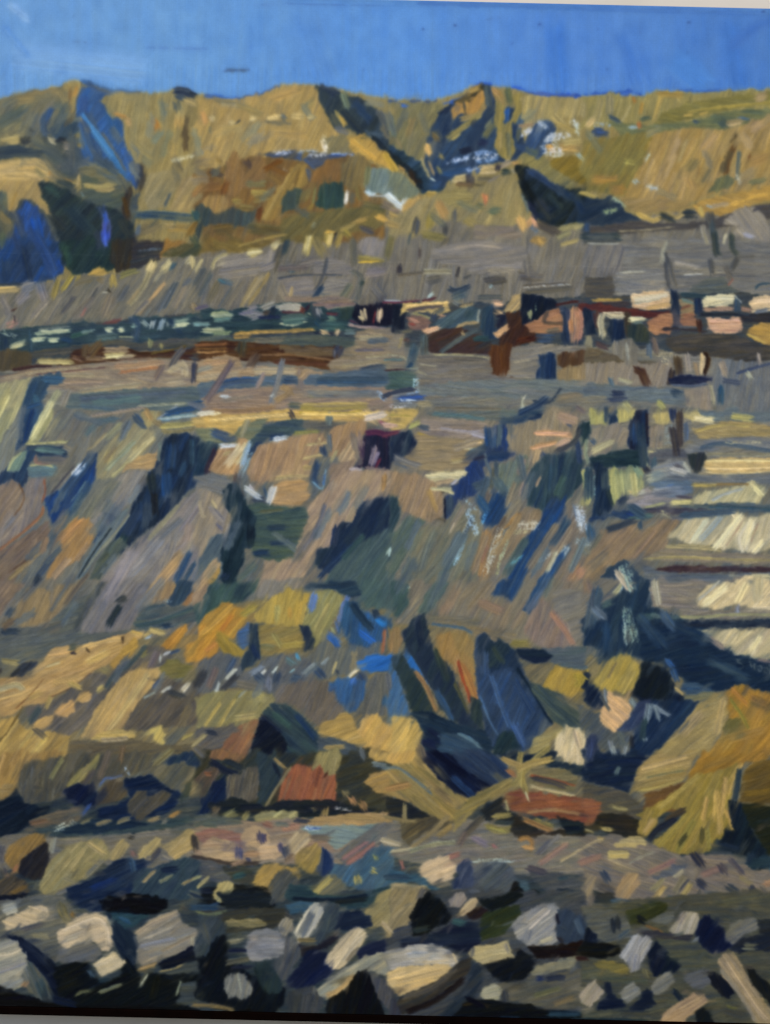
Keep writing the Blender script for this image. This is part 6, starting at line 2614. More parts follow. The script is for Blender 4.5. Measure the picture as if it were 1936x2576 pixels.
s a08444 6 144 10 126 14 114 20
s 9c8048 5 102 10 116 16
s 8c7c44 4 119 20 118 34
@
s 8c5c38 4 106 20 112 24
s a8a884 1.6 121 38 124 46
P 24282c,2c2c2c,3c3c34 30 5 82 54 92 48 100 42 104 44 100 52 110 58 118 60 116 64 100 62 88 62
s 8c7c44 5 94 60 108 58
s 9c9060 3 104 46 106 54
s 786c38 6 88 68 100 72 110 70
s 8c8444 2 90 69 104 73
P 2c2824,34302c,1f282c 5 5 112 60 122 66 140 74 168 66 168 78 150 74 120 78 108 74
P 182028,20303c 5 5 148 60 168 66 168 76 158 74
@painted_rock;small orange painted snail shaped pebble on the beach
s 9c6c34 4 116 80 122 78 127 82 126 88
s b08048 4 120 86 127 87
@
P 5c5440,6c5c40,34302c 30 5 12 58 40 58 50 64 60 64 46 72 30 76 20 84 14 78
P 20242c,282c2c 10 5 -2 42 14 46 26 52 38 60 20 62 10 60 -2 58
s 8c7c50 4 17 50 17 64
s 7c6c48 3 0 60 16 63 26 64
s 7c6c4c 4 54 60 40 74 24 86
s 846c3c 5 58 68 46 76
s 5c504c 6 78 66 70 74 64 84
s 4c4840 6 84 60 72 72
s 9c9078 6 -2 80 12 84
s a49c84 3 4 90 24 88
s 7c7c64 4 22 90 40 84 60 82
s 8c5c54 5 54 96 64 92
s 8c5c58 3 93 84 96 87
s 6c6474 6 76 78 88 84
d 8c9894 4 76 98 110 98
@painted_rock;cream and pink painted boulder with a blue painted side, centre of the beach
P b09878,bca280,a48c6c 25 6 28 104 36 100 46 95 54 95 60 100 62 106 58 112 48 116 41 118 34 114
@
@painted_rock;slate blue painted stone pressed against the cream and pink boulder
P 2c3c64,344470,24345c 70 6 62 104 66 98 72 97 75 104 77 116 74 122 66 124 58 122 58 118 63 112
@
@painted_rock;big smooth slate grey painted boulder, centre of the beach
P 48505c,444c50,4c5454,40484c 40 8 77 106 84 100 92 98 104 100 112 106 114 114 110 122 102 128 92 132 84 128 79 120
@
@painted_shadow;black painted underside of the slate grey boulder
P 141418,201c1c,10181c 40 5 90 136 100 130 108 124 112 116 120 118 121 124 114 130 104 138 96 143 88 140 80 132 77 128 84 130
@
s 9c8c7c 8 56 128 66 126
s a09478 6 66 142 74 134
s 4c68a8 2 36 120 50 124
P 24506c,2c5474,34607c 20 5 -2 104 16 108 30 112 40 120 52 122 56 128 50 132 40 124 26 116 -2 118
s 8c5c50 3 14 98 16 106
s 243c58 5 0 112 20 112
@painted_rock;round buff painted boulder with a black side, low centre
P 8c7c5c,948462,807458 10 7 -2 120 10 117 26 118 36 120 38 124 32 132 28 140 24 150 -2 150
P 14181c,1c2424,101418 55 5 36 124 42 124 50 134 58 144 60 150 22 150 28 140
@
s 44403c 4 36 123 30 134
s 3c302c 6 84 134 72 146
P 2c3020,34381c 20 5 84 144 100 138 116 138 112 150 82 150
P 3c5464,34586c 10 5 112 112 124 116 124 124 130 132 124 136 112 134 108 130 122 126
@painted_rock;small black painted stone right of the slate grey boulder, left of a pair
s 181c1c 8 127 126 131 127
@
@painted_rock;small black painted stone right of the slate grey boulder, right of a pair
s 1c2028 7 144 126 147 127
@
P 40444a,4c4c4c,505450 10 5 124 106 150 108 160 112 168 118 168 134 150 130 134 120 128 114
s 44404c 6 124 104 138 108
s 2c4454 4 150 114 158 112
s 8c8c84 10 136 144 148 140
P 9c9484,a8a090 15 5 122 146 134 138 144 136 148 140 148 150 118 150
P 1f2c3c,343438 30 5 150 122 168 124 168 150 152 150
s 8c6c5c 5 134 100 148 90 156 84
s 9c8c6c 3 152 98 166 90
s 54545c 5 132 92 144 80
s 6c6c70 3 150 76 140 86
T 1452 1880 29.12
P 102444,0c1c44,1c3044,142c5c 8 6 -2 -2 70 -2 62 8 52 18 48 30 44 40 30 34 10 30 -2 28
@painted_rock;slate blue painted stone behind the round white boulder
s 344470 8 12 0 10 10
@
s b8a47c 5 0 0 1 12
s 7c8484 5 30 0 32 6
s 7c8488 4 42 0 40 6
s 5c7070 4 36 17 33 23
P 4c4840,54503f,5c5448 8 6 -2 30 20 34 40 38 48 44 56 50 60 58 40 70 18 60 -2 44
@painted_brick;long rust red painted slab lying in the lower right
P 844f38,7c4832,784230 5 6 -4 44 12 45 20 49 18 58 14 64 12 69 -4 65
@
P 24241f,2c2c2c,342c28 5 6 18 58 40 58 54 64 52 72 60 78 40 78 20 72 -2 76 -2 68 14 68
s 8c8050 3 31 51 36 53 43 53
@painted_rock;golden flat painted stone under the red slab, single dab
s a89454 4 20 70 30 71.4
@
s 847850 2.4 6 71 14 73
@painted_rock;huge ochre painted boulder at the right edge, striped buff face
P 8c7440,947c4a,7c6c40,a08450 20 6 50 26 52 18 62 10 70 -2 110 -2 100 10 94 22 90 30 76 36 60 38 50 36 46 40
s a88a54 4 56 18 80 12 94 8
s a0884c 4 52 28 66 22 92 18
s 9c8848 3 54 37 70 34 90 28
s 6c6844 2 60 26 80 22 92 20
@
P 6c4c28,7c5428,5c4028 15 5 58 40 76 36 92 30 100 44 90 56 70 56 58 54
@painted_rock;huge ochre painted boulder at the right edge, orange top
P 8c6420,946c28,7c5c24,a07030 35 8 96 24 106 8 112 -2 170 -2 170 8 152 12 144 12 136 20 128 28 122 36 112 40 98 40
@
@painted_grass;fan of dry golden painted blades hanging from the ochre boulder
P 84702c,8c7838,7c6830,987c3c,746434 62 5 50 58 62 52 76 44 90 34 104 24 124 20 138 14 138 24 132 34 130 46 130 60 136 74 128 70 127 78 118 80 114 90 104 92 94 92 82 92 66 88 66 80 80 72 90 60 94 54 82 52 68 62 68 68 60 78 52 72 56 62
s a08840 5 70 52 90 36 104 24
s a48444 5 120 38 122 56 124 74
s ac8848 4 128 26 126 44 124 58
s a88448 4 112 44 108 62
s a88848 2 118 42 118 64
s 847434 5 94 58 80 74 68 86
s 7c7030 6 100 64 92 78 86 90
s 847838 4 112 70 114 86
s a88444 3 128 54 132 64 135 73
s a8884c 3 142 14 134 28 130 40
s a4844c 6 66 62 58 74
@
s 3c342c 6 92 54 78 62
s 242834 6 84 62 68 72 62 80
s 3c3c2c 4 94 76 88 84
s 444028 4 108 70 107 82
@painted_rock;dark olive painted boulder half seen at the right edge
P 5c4820,6c5428,4c3c20 20 7 144 20 152 14 170 8 170 50 150 48 140 46 142 34
P 20241c,282c20,1c241f 15 7 138 48 150 49 170 50 170 94 164 92 156 78 148 66 142 56
@
s 6c5420 6 146 40 166 38
s 1f3448 5 140 20 138 34 136 46
P 101c2c,14283c,0c1824,1c3444 65 7 130 46 138 46 144 58 150 72 158 84 164 94 162 104 156 108 150 104 146 94 130 88 124 82 128 72 136 72 132 60
s 16304c 7 150 94 154 104
s 1f2c3c 6 126 84 140 88
P 6a625a,74685e,64605c,7c6c60 165 6 -2 78 30 76 60 82 90 94 124 92 146 96 150 106 168 106 168 150 -2 150
s 846458 6 2 100 20 94
s 84625a 5 62 108 84 98
s 7c6058 6 108 110 124 104
P 4c5464,54585c 160 4 66 112 84 102 96 100 90 106 70 116
@painted_rock;yellow painted brick shaped pebble, upper pair on the lower right beach
P 9c8858,a8945c 175 3 32 84 44 78 56 78 58 83 46 86 34 87
@
@painted_rock;yellow painted brick shaped pebble, single one on the lower right beach
P a89458,9c8850 3 3 26 90 43 89 44 96 27 96
@
@painted_rock;small yellow painted pebble above the brick shaped ones
s a48c50 5 17 79 22 80
@
s 9c8c70 2.4 0 90 14 82 20 80
s 8c8878 2 44 100 56 94 66 90
@painted_rock;slate painted oval pebble under the golden blades, largest one
s 24283a 7 100 92 108 102
@
@painted_rock;slate painted oval pebble, directly below the largest one
s 2c3040 7 104 115 110 120
@
@painted_rock;slate painted oval pebble, left of the long slanted grey one
s 3c3c4c 7 124 102 128 108
@
@painted_rock;slate painted oval pebble, lowest at the right
s 343c44 7 130 120 138 126
@
s 4c4850 5 132 96 144 110
s 2c3448 6 150 120 156 136
P 505558,4c5458,585c5a 5 6 110 124 130 128 148 130 154 140 154 150 104 150
s 3c5c70 5 166 100 170 108
P 1c3444,2c4454 10 4 146 100 152 106 160 104 168 104 168 98 160 92
s 9c7458 6 162 118 170 116
s 645c50 6 158 122 168 130
s 7c7050 4 140 112 150 118
@painted_rock;buff and peach painted stone, lower right beach, left of three
P 84745c,907c5c,7c6f58 60 5 -2 116 8 110 16 112 12 124 8 132 0 132
@
@painted_rock;buff and peach painted stone, lower right beach, middle of three
P a08058,94784f,ac8860 55 6 33 124 38 114 44 108 52 110 54 118 48 126 42 130 36 128
@
s 2c3c58 6 22 108 26 116
s 34343c 7 20 120 30 124
P 2c3438,34302c 5 5 14 124 30 126 34 134 30 138 14 136
s 204c78 7 30 134 42 135
@painted_rock;ochre striped painted stone, lower right beach, right of three
s 7c7454 5 74 114 64 124
s a88c50 5 76 120 66 131
@
s a08c50 5 98 118 90 130
s 746c54 6 92 112 84 126
s 9c9070 3 84 112 92 106
s 4c4c50 2 96 114 88 124
s 2c3044 4 85 134 87 133
s 4c4c4c 3 106 124 98 138
s 8c7c4c 4 106 136 104 142
s 3c5864 5 78 130 82 131
@painted_rock;mossy green painted stone at lower right
P 34381f,3c4028,2c301c 20 5 44 146 52 140 60 134 70 132 76 136 75 142 68 148 40 150
@
s 5c5c54 6 0 140 18 142 30 144
s 74746c 6 50 134 54 138
s 948c84 7 84 142 98 146
s 141c30 5 108 147 114 149
T 0 2230 29.12
P 5a5a54,64625a,505454,5c5c58 20 7 -2 14 20 12 44 10 58 12 66 22 60 40 50 62 20 58 -2 46
P 50504c,484c4c 30 6 36 52 60 50 80 56 86 64 60 68 40 62
@painted_rock;pale grey square painted stone at the left edge near the bottom
P 8c8c86,7c8484,98948c 20 4 2 15 12 14 14.6 16 14 22 6 24 3 20
@
@painted_rock;cream brick shaped painted stone at the left edge near the bottom
P ac9878,b4a082,a49070 165 5 4 30 6 27 14 24 28 18 36 16 39 18 42 24 38 28 24 33 14 35 5 38
@
s 4c4c54 4 20 37 36 33
s 5c5430 7 52 16 56 26 60 30
s 7c5c2c 4 62 24 64 26
b 7c7458 5 28 42 42 44
P 0c1834,102040,142448,0c1424 135 7 2 43 14 42 24 48 34 54 44 64 52 72 58 84 66 94 70 100 64 104 46 104 46 90 40 78 30 70 22 60 14 48
@painted_rock;ragged pale painted boulder cut by the left edge at the bottom
P 8c887c,9c9484,848488,a09880,787c80 20 7 -4 48 8 45 14 48 18 56 22 60 24 68 20 74 18 78 21 82 16 88 8 92 4 86 -4 84
s a0947c 4 -2 60 10 58 18 54
s 74747c 4 -2 74 10 70 20 66
s 8c8474 2 14 76 24 69
s 949078 1.6 8 91 18 86
@
P 54544c,4c5454,34444c 120 6 20 74 26 66 32 70 40 80 45 92 44 98 32 96 24 90 20 84
s 8c6c4c 4 20 86 23 83
s 2f4450 8 34 82 38 94
P 06080c,0a0c10,10141a 0 6 -4 84 6 88 16 92 30 98 46 104 66 106 66 110 -4 110
@painted_rock;big cream painted boulder, left of the bottom, with a hooked top stroke
P b09c80,a49074,bca88c,988c78 25 7 50 40 58 34 68 26 76 23 84 23 92 27 97 34 98 46 94 56 88 56 84 50 78 46 70 48 62 54 56 56 52 48
s b8a484 7 56 38 70 32 84 28 92 36 94 50
s 9c9484 4 56 46 68 42
s b4a080 4 58 54 70 46
@
P 5c5c5c,686868,50545c 20 6 50 52 58 54 66 50 76 46 84 52 88 58 80 64 64 66 50 64
P 0a0f14,101414,0c1418,14181a 30 8 46 70 60 66 74 66 80 78 90 84 104 78 108 64 116 66 120 76 120 84 126 76 150 76 168 76 168 110 60 108 52 98
P 14243c,1c3044,102034,24384c 120 7 92 22 98 26 106 34 114 40 120 48 118 58 116 66 112 72 104 60 98 46 97 36
s 0c141c 6 108 64 116 76
@painted_rock;small cream painted stone under the big cream boulder
P b0a080,a8977a,b8a88a 25 4 82 68 84 64 94 59 101 56 103 60 108 66 100 72 92 76 88 78 84 74
@
s 34506c 4 76 72 80 78
s 1c3444 3 86 82 92 80
P 1c4458,244c6c,2c4c50 15 5 96 22 120 24 132 20 116 34 108 36 100 28
s 24547c 4 104 27 112 31
P 06080e,080a12,0a1018 2 6 88 14 92 9 110 7 130 8 144 12 144 18 132 24 110 22 94 20
P 343c40,2c3844,404448 5 5 150 20 168 16 168 40 154 34
@painted_rock;wide streaky grey and buff painted boulder at the bottom left
P 7c7468,6c6c6c,8c8070,64686c,9c8c74 28 6 116 38 128 30 140 24 154 20 156 30 168 40 168 52 156 58 142 62 132 66 124 70 118 64 118 56 120 50
s a08c70 4 118 40 132 31 152 23
s 90887c 4 126 44 150 34
s 8c7c64 3 140 56 156 48 168 42
s 74747a 6 122 52 150 46
@
P 0c1424,10142c,141828 20 5 136 66 150 60 166 52 168 62 156 68 140 72
s 94774c 4 122 71 134 67
s 8c7c54 1.6 138 73 150 71 160 66
s 5c6058 4 127 75 121 86
s a8a890 1 127 77 120 87
s 7c8474 2 156 82 152 94
s 0f1414 10 134 80 130 96
P 3c4448,444844,343c44 10 5 156 84 168 84 168 106 152 100 156 94
s 5c5c40 3 66 94 70 91 78 90
s 6c6c50 3.4 86 91 96 88 105 84
@painted_shadow;black painted strip along the bottom edge at the left
P 050708,0a0a0c,08090c 2 5 -4 97 20 98 50 102 80 104 120 104 150 106 170 108 170 112 -4 112
@
s 0c1c3c 6 48 98 64 102
T 484 2230 29.12
P 34404c,3c444c,2c3840,30343c 60 7 -2 24 18 24 30 34 28 44 20 56 10 64 -2 64
b 4c5050 8 10 34 14 48
s 8c8470 3 0 44 0 50
P 0a1018,0c141e,10181e,0c101c 60 7 20 44 30 42 30 64 44 70 50 76 70 82 80 88 80 100 70 110 40 112 20 104 -2 90 -2 66 12 60
P 1c242c,141c24,181f24 5 5 20 2 60 4 70 12 64 20 30 18
s 1c2c44 3 -2 6 8 10
s 1c4068 5 -2 18 22 18
s 5c6450 2.4 4 22 16 24 30 21
P 34342f,3f403a,3c4440 10 6 26 22 50 18 80 18 80 30 70 36 48 38 30 40 26 30
@painted_rock;thin buff painted lens shaped stone, left of the white ones
P 6c6448,5c5840,847850 3 3 28 32 34 29 50 28 60 29 63 32 56 35 40 35 30 34
@
s 8c7c50 1.6 30 31 46 29 60 29
s 6c6858 5 32 48 44 46
s 8c8464 1.6 32 46 44 45
s 141c3c 4 32 55 46 55
s 5c5848 5 30 66 50 62
s 1c2440 4 34 70 50 70
@painted_rock;broad lilac grey painted boulder at the bottom, left of centre
P 74747a,7c7c84,6c7078,848084 5 7 46 52 48 42 54 38 66 36.6 74 38 78 42 80 50 79 58 72 62 62 64 52 64 47 58
@
P 44484f,3c4048,505058 70 6 76 42 84 42 92 50 94 56 88 68 82 80 76 82 70 72 70 64 79 60 80 50
@painted_rock;small pale faceted painted stone on top of the lilac boulder
P 7c7468,8c8474,70706c 60 4 74 34 78 28 83 26 88 32 87 38 82 42 76 40
@
@painted_rock;upright white rimmed painted oval stone at the bottom
P a09c90,b0a898,8c8c8c 62 4 88 40 94 28 100 19 106 14 111 17 113 22 108 32 102 42 96 47 90 46
s 505864 7 103 24 98 34 94 42
s c0b8a0 1.2 89 39 95 28 101 19
@
P 34404c,303c44,3f464c 60 6 108 36 114 22 112 14 122 14 130 22 124 34 114 44 108 50 104 46
b 3c4850 6 118 24 114 38
s 6c5c38 4 92 46 106 46
P 20202c,1c1c24 20 4 92 50 108 52 118 44 126 40 122 48 108 56 96 60
P 101c44,14245c,0c1c4c,0c1838 50 7 100 56 108 54 114 58 116 66 124 70 116 78 106 84 94 88 82 86 82 80 92 68
P 142444,1c2c48 10 5 128 24 142 20 152 26 156 34 146 36 138 38 124 36
@painted_rock;slanted cream painted slab shaped stone at the bottom, centre left
P a8987c,b8a888,9c8c74,c0b090 48 5 115 66 117 60 122 52 128 44 136 38 144 36 150 40 151 44 146 50 140 56 134 64 128 71 124 71 118 69
s 9c9488 2 146 44 136 56 130 64
@
s 6c6458 4 134 64 142 54
P 141f44,1c2448,182850 20 5 144 56 152 48 168 46 168 58 156 62 144 64
@painted_rock;bristly pale grey painted stone near the bottom edge
P 6c6c68,7c7a72,5c6064 78 4 27 79 32 77 39 74 46 78 48 84 52 90 48 94 42 97 38 95 32 96 28 88
@
s 8c8c7c 1.4 39 76 42 90
s 1c2828 8 56 70 64 88
P 24343a,1c2830 70 6 54 66 66 64 72 76 78 84 76 90 66 92 58 80
P 34383c,4c4c50,3c4048 80 6 82 92 92 88 104 86 112 92 112 104 104 112 84 110 80 100
@painted_rock;huge pale painted boulder at the bottom edge with a sunlit belly
P 8c8878,989078,7c8078,94845c 35 6 106 90 116 80 128 72 140 66 150 60 160 58 170 58 170 80 156 72 146 74 138 84 130 92 120 98 110 94
s 9c7c4c 5 116 94 126 90 138 78
@
P 0a0c10,101418,14181c 75 6 116 110 118 96 128 92 136 84 144 74 150 72 156 80 162 96 166 112
P 4c4c50,44444c 75 4 152 74 160 76 168 86 168 112 160 96
s 6c5c3c 4 0 102 20 103 34 106
P 0a0c0e,080808 2 4 40 106 80 110 116 110 168 112 168 116 40 114
T 968 2230 29.12
P 3c4048,30343c,44484c,343c40 20 7 -2 -2 168 -2 168 118 -2 118
P 44484c,3f4448 10 6 108 30 120 20 124 36 112 50 100 44
@painted_rock;round buff painted boulder with a black side, low centre
P 847452,8c7c5a,786c50,948464 55 7 -4 -2 10 -4 26 0 34 4 30 14 26 24 18 34 10 36 4 44 -4 42
s a08c68 5 -2 32 6 40
s 4c4c50 5 33 2 28 12
P 0c1014,141a1c,0a0e14 60 6 38 6 44 8 52 16 58 26 52 32 42 34 34 42 24 42 24 32 22 26 28 14
@
s 3c4048 6 8 40 20 36
s 2c3434 6 26 38 36 36
P 141c34,182448,1c2c40 10 7 14 46 40 42 60 32 80 32 82 50 72 58 62 56 46 50 30 50 14 54
s 2c5458 6 60 30 68 32
P 7c7470,948474 60 5 54 12 60 6 68 6 70 12 64 18 56 18
@painted_rock;cream painted pebble wedged between the two black sided boulders
P a48c68,8c7c64,ac9874 35 4 64 22 70 14 78 11 80 14 76 20 68 26 65 26
@
P 241c20,2c2420 40 5 70 24 80 18 90 20 88 26 76 28
P 28301f,343c24,2c3420 25 6 84 24 100 18 116 16 116 26 108 34 100 42 84 46 82 34
P 141a1c,0f1618 30 5 80 10 90 10 100 8 112 2 118 8 110 14 98 20 92 22 84 16
@painted_rock;large pale grey faceted painted boulder at lower right of centre
P 7c7c80,8c8880,949088,6c7078 40 6 110 34 114 28 122 22 132 17 142 15 148 14 150 20 147 28 147 38 150 46 144 50 134 50 130 53 122 50 114 44 111 40
s 9c948c 7 140 20 124 34
s 6c707c 6 124 38 122 46
s 8c8878 4 134 48 144 44
P 2c3c54,34486c,24344c 70 5 149 20 156 20 164 24 170 30 170 44 160 50 152 48 148 42 150 30
@
s 1c1c2c 3 148 24 150 32
s 1c1c28 4 150 44 154 48
P 181010,10100f,24140f 3 5 124 52 140 52 156 50 170 46 170 58 150 62 132 62
@painted_rock;short cut cream painted log shaped stone at the bottom
P a09064,ac9c70,948460,b4a478 12 4 73 56 78 52 92 50 106 46 107 52 112 62 100 64 84 67 77 64
s 5c5c5c 4 76 54 75 60
s 74706c 3 104 50 106 56
@
P 10141a,0c1014,181c1f 30 6 84 68 96 65 112 62 116 54 126 60 128 72 120 80 104 83 94 76
P 54524a,4c4c44,5f5848,44443c 15 6 96 84 120 82 128 74 140 80 160 72 170 70 170 104 150 106 126 102 106 98
s 5c5c40 5 130 94 150 88
s 6c5c40 5 146 102 162 96
@painted_rock;pale painted bar shaped stone above a cobalt spot
P 74705c,807860,6c6c60 14 4 125 74 130 70 144 66 156 62 166 60 165 66 164 70 150 72 138 76 128 77
@
s 1a2c64 5 131 79 137 80
s 182444 5 140 80 154 78
@painted_rock;stubby pale painted stone right of the huge boat shaped boulder
P 8c8870,989078 15 4 83 92 86 86 92 84 98 86 100 92 98 98 90 98 85 96
@
s 343840 6 103 90 104 98
@painted_rock;huge pale painted boulder at the bottom edge with a sunlit belly
P 94908c,a09a90,8c8c94,a89c88 8 7 -4 58 10 54 26 51 36 50 46 52 56 55 62 60 64 66 58 70 40 68 24 68 10 72 -4 76
P b89c68,ac905c,c0a474,a48454 15 6 -4 76 8 72 20 68 40 68 56 68 58 74 50 80 40 84 28 90 12 95 6 88 -4 80
s b89860 6 10 84 26 80 50 74
s 8c9098 4 20 59 36 58
s a8987c 2 59 58 62 66
P 2c2c2c,3c3c38,342c28 25 6 12 96 28 90 44 82 56 74 64 64 74 62 74 72 60 84 46 94 30 104 16 110 4 110
s 4c4844 5 16 96 40 88 60 72
s 181010 5 20 108 44 98 68 80
P 34343f,3c4048 80 5 -4 82 6 88 10 98 14 112 -4 114
@
P 242f3c,2c3848,1f2c3c 50 6 44 114 60 98 70 86 76 64 82 68 84 84 76 94 66 108 58 116
P 0a0e12,101418,14181c 8 6 58 112 68 102 80 98 92 98 104 100 120 102 140 106 160 108 168 108 168 118 58 118
s 2a2418 3 68 102 80 100 90 104
s 182c40 3 100 113 116 113
s 1c3c54 5 142 110 168 110
s 0c0c10 4 70 96 86 104
T 1452 2230 29.12
P 44443c,4c4c44,3c403c,50503f 5 7 -2 20 60 10 168 0 168 118 -2 118
P 54544c,5c5c58,4c5050 10 6 -2 20 16 18 30 22 40 26 46 36 40 46 20 50 10 36
@painted_rock;dark slate round painted stone beside the mossy one
s 24282c 9 33 28 33 36
@
s 3c4c5c 4 36 44 44 38
@painted_rock;mossy green painted stone at lower right
P 34381f,3c4028,2c301c,383c24 25 6 44 22 54 18 64 13 72 12 76 16 75 22 68 26 62 28 54 32 46 32
@
s 14181f 6 52 27 57 30
P 58584f,60605a 10 5 62 30 76 22 84 20 82 34 70 32
s 74542f 3 60 34 74 40
P 101c34,0c1018 80 5 -4 28 8 34 16 42 18 50 8 52 -4 50
s 3c5470 6 -1 28 4 40
P 0e1012,101414,181c1c 4 6 -4 48 14 48 36 50 38 58 20 62 -4 60
s 341c18 4 0 62 8 62
@painted_rock;double peaked cream painted stone near the right side bottom
P 8c8474,9c9080,a09484,7c786c 60 5 80 38 82 32 88 28 94 22 102 22 106 26 104 34 100 40 90 41 84 41
@
s 84786c 6 88 30 92 24
P 0a1840,081030,101c4c 55 6 102 40 106 28 110 25 118 30 124 36 128 42 136 50 126 56 116 58 108 52 104 44
@painted_rock;grey bristly painted stone right of the navy gap
P 64625c,585850,706c64 40 5 128 42 132 32 144 28 154 28 157 36 150 40 144 40 138 48 134 50 128 46
@
P 1c2434,14203c,202430 20 5 132 54 142 44 156 42 168 44 168 56 150 54 140 58
s 5c5c4c 6 144 52 154 52
P 20242c,242c34 10 5 156 28 168 30 168 42 158 40
P 34343c,2c2c34 10 5 50 36 70 40 90 42 98 42 96 48 80 48 60 44
s 74787c 3 98 50 104 45
P 45483f,505044,3f4440 5 6 68 44 90 48 104 48 114 58 124 58 124 72 90 72 80 66
@painted_rock;upright lilac and grey painted block near the lower right
P 7c7c84,8c8c8c,6c7080,9c9890 62 5 36 60 40 54 46 46 52 42 60 44 66 47 62 54 58 60 54 68 50 72 46 74 44 66
s 74747c 6 52 60 50 72
@
P 0c1830,141c34,0a1c2c,18242c 65 6 60 58 66 50 68 46 74 54 80 64 90 68 84 74 72 76 66 78 64 70
s 5c5840 5 58 72 60 78
P 6c6030,5c5834,746838 8 5 14 66 30 64 42 70 44 76 30 74 18 72
P 484c40,525040 5 6 -2 68 16 70 40 78 60 80 60 84 20 80 -2 78
@painted_rock;cream square painted stone, first of four along the bottom right
P 8c8070,98897a,847c6c 55 4 1 94 8 86 15 81 18 86 22 91 18 97 10 104 5 100
@
@painted_rock;grey square painted stone, second of four along the bottom right
P 6c6c68,7c7a74 30 4 36 92 42 86 49 82 51 87 55 92 48 98 43 102 39 96
@
@painted_rock;grey wedge shaped painted stone, third of four along the bottom right
P 6c6a64,7c786e,5f605c 35 4 63 86 68 80 76 74 81 73 82 78 84 82 78 88 71 94 66 92
@
@painted_rock;hooked grey painted stone, last of four along the bottom right
P 54565c,5c5c5f,4c5054 20 5 92 80 98 74 108 72 114 74 116 82 108 88 100 88 95 84
@
s 101c38 6 26 84 27 92
P 101c34,14203c 5 5 20 100 28 92 38 98 42 104 30 106 18 106
P 101c34,18243c 5 5 46 106 54 98 60 88 64 92 66 100 56 108
s 182434 5 84 90 90 98
@painted_branch;long pinkish cream painted driftwood log at the bottom right corner
P 8c7858,98805f,7c7050,a08868,74685c 130 5 122 68 124 62 128 57 132 57 138 62 143 68 146 76 152 86 158 94 164 104 170 110 170 120 156 120 150 112 144 100 136 88 126 78
s a08868 5 130 66 142 84 154 102 164 114
s 7c7468 3 124 72 134 84 146 102 154 116
@
P 14181c,1c2024 120 4 144 68 152 72 162 82 168 88 168 106 158 92 150 82
P 141824,101420 125 5 112 74 120 74 128 84 136 92 130 96 124 94 118 86
@painted_branch;short peach painted stub of wood at the bottom right
P 94785a,a08460,8c7050 38 5 71 116 78 108 86 102 94 96 100 92 106 92 111 96 112 100 106 104 100 108 94 114 92 120 70 120
@
P 14181c,0c1c24 60 5 102 108 108 104 114 110 118 118 104 118
s 5c5c34 3 130 104 138 106
s 1c2c34 5 -2 116 30 116 60 117
b 34383a 6 40 110 60 110
b 3c3c38 8 128 108 142 112
T 0 160 29.12
b 55605f 8 0 52 12 46 22 38
b 66695f 9 20 62 28 44
b 4a5860 8 46 60 54 44 60 34
b 41505c 8 40 76 52 82 60 92
b 6f7262 7 30 66 38 72
b 50606c 7 84 90 96 98 106 104
b 5c6468 6 60 90 76 84
b 6c6858 8 44 96 54 104
b 7f7f6c 6 132 44 128 64
b 77795f 6 146 60 140 80
b 6c7068 5 112 86 120 100
T 484 160 29.12
b 7f7c66 5 44 66 50 56
b 6f7468 5 96 36 104 48
b 7a7c6c 6 2 60 6 78
b 5f6258 5 16 96 24 92
b 4c585c 5 90 124 100 132
b 6c6c58 6 60 118 70 108
T 968 160 29.12
b 5c6468 6 2 44 8 60
b 63665c 7 30 44 36 60
b 6c7060 6 64 120 80 126
b 5c6260 5 40 130 52 140
b 808068 6 120 48 130 40
T 1452 160 29.12
b 6f7058 6 8 60 20 76
b 7c7c66 5 60 62 72 56
b 7c7460 6 110 76 116 90
b 857858 6 70 110 84 116
T 0 1020 29.12
b 5a636a 6 20 0 16 30
b 4f6070 7 66 8 90 16
b 50606c 6 58 68 46 92
b 5c6468 6 96 84 80 112
b 66707a 5 120 70 112 84
b 55606a 7 40 116 24 132
b 5c6874 6 100 130 88 146
T 484 1020 29.12
b 5c6a76 7 120 90 106 116
b 5f6c70 6 70 110 88 124
b 56646e 6 40 100 30 124
b 5c6c78 6 136 76 126 94
b 6f7474 7 150 70 140 88
T 968 1020 29.12
b 566470 6 30 100 18 124
b 53636e 6 64 110 52 134
b 5c6870 5 80 118 70 142
b 4c6070 5 108 104 98 124
b 506474 5 140 124 128 146
s b09c80 2 60 102 56 110
s 8c6450 3 88 122 84 134
s a88464 2.4 130 70 134 62
s 9ca4a0 1.6 100 66 98 76
T 0 1450 29.12
b 5a646a 6 30 30 14 40
b 56626a 6 66 22 54 40
b 4f5a66 6 110 70 98 90
b 606870 5 142 84 134 98
T 484 1450 29.12
b 5a6470 6 60 90 54 104
b 50606e 6 96 84 108 76
s 8c8c78 2 40 104 46 98
s 7c8890 2.4 112 76 118 70
T 0 160 29.12
b 47525a 9 60 58 64 76 62 94
b 565b54 7 36 78 48 92 54 98
b 4a5558 8 30 70 44 74
b 6a6850 6 88 92 100 94
b 5c5c50 6 104 98 110 110
b 666a60 7 4 36 14 30
b 6a6a5c 6 30 30 44 28
b 5c6460 5 46 38 54 34
b 44525c 5 66 70 68 86
b 6f6c58 5 76 86 90 92
s 55606a 2 88 60 100 78 108 92
s a8905a 3 68 96 67 106
s 3a4446 5 50 102 60 106
b 7f7a5c 5 92 36 98 46
b 8a7f58 5 104 28 118 30
b 6f7464 5 138 30 142 44
b 74745c 6 124 80 130 88
d c0b890 3 148 84 166 80
T 484 160 29.12
s c4b078 3.2 17 46 19 49
s bca870 3 33 51 36 51
s ccb67c 3.6 50 48 54 47
s ccb478 3.6 66 47.5 75 46
s bca468 4.5 86 45 92 46
s b8a46c 3.6 100 46 104 46
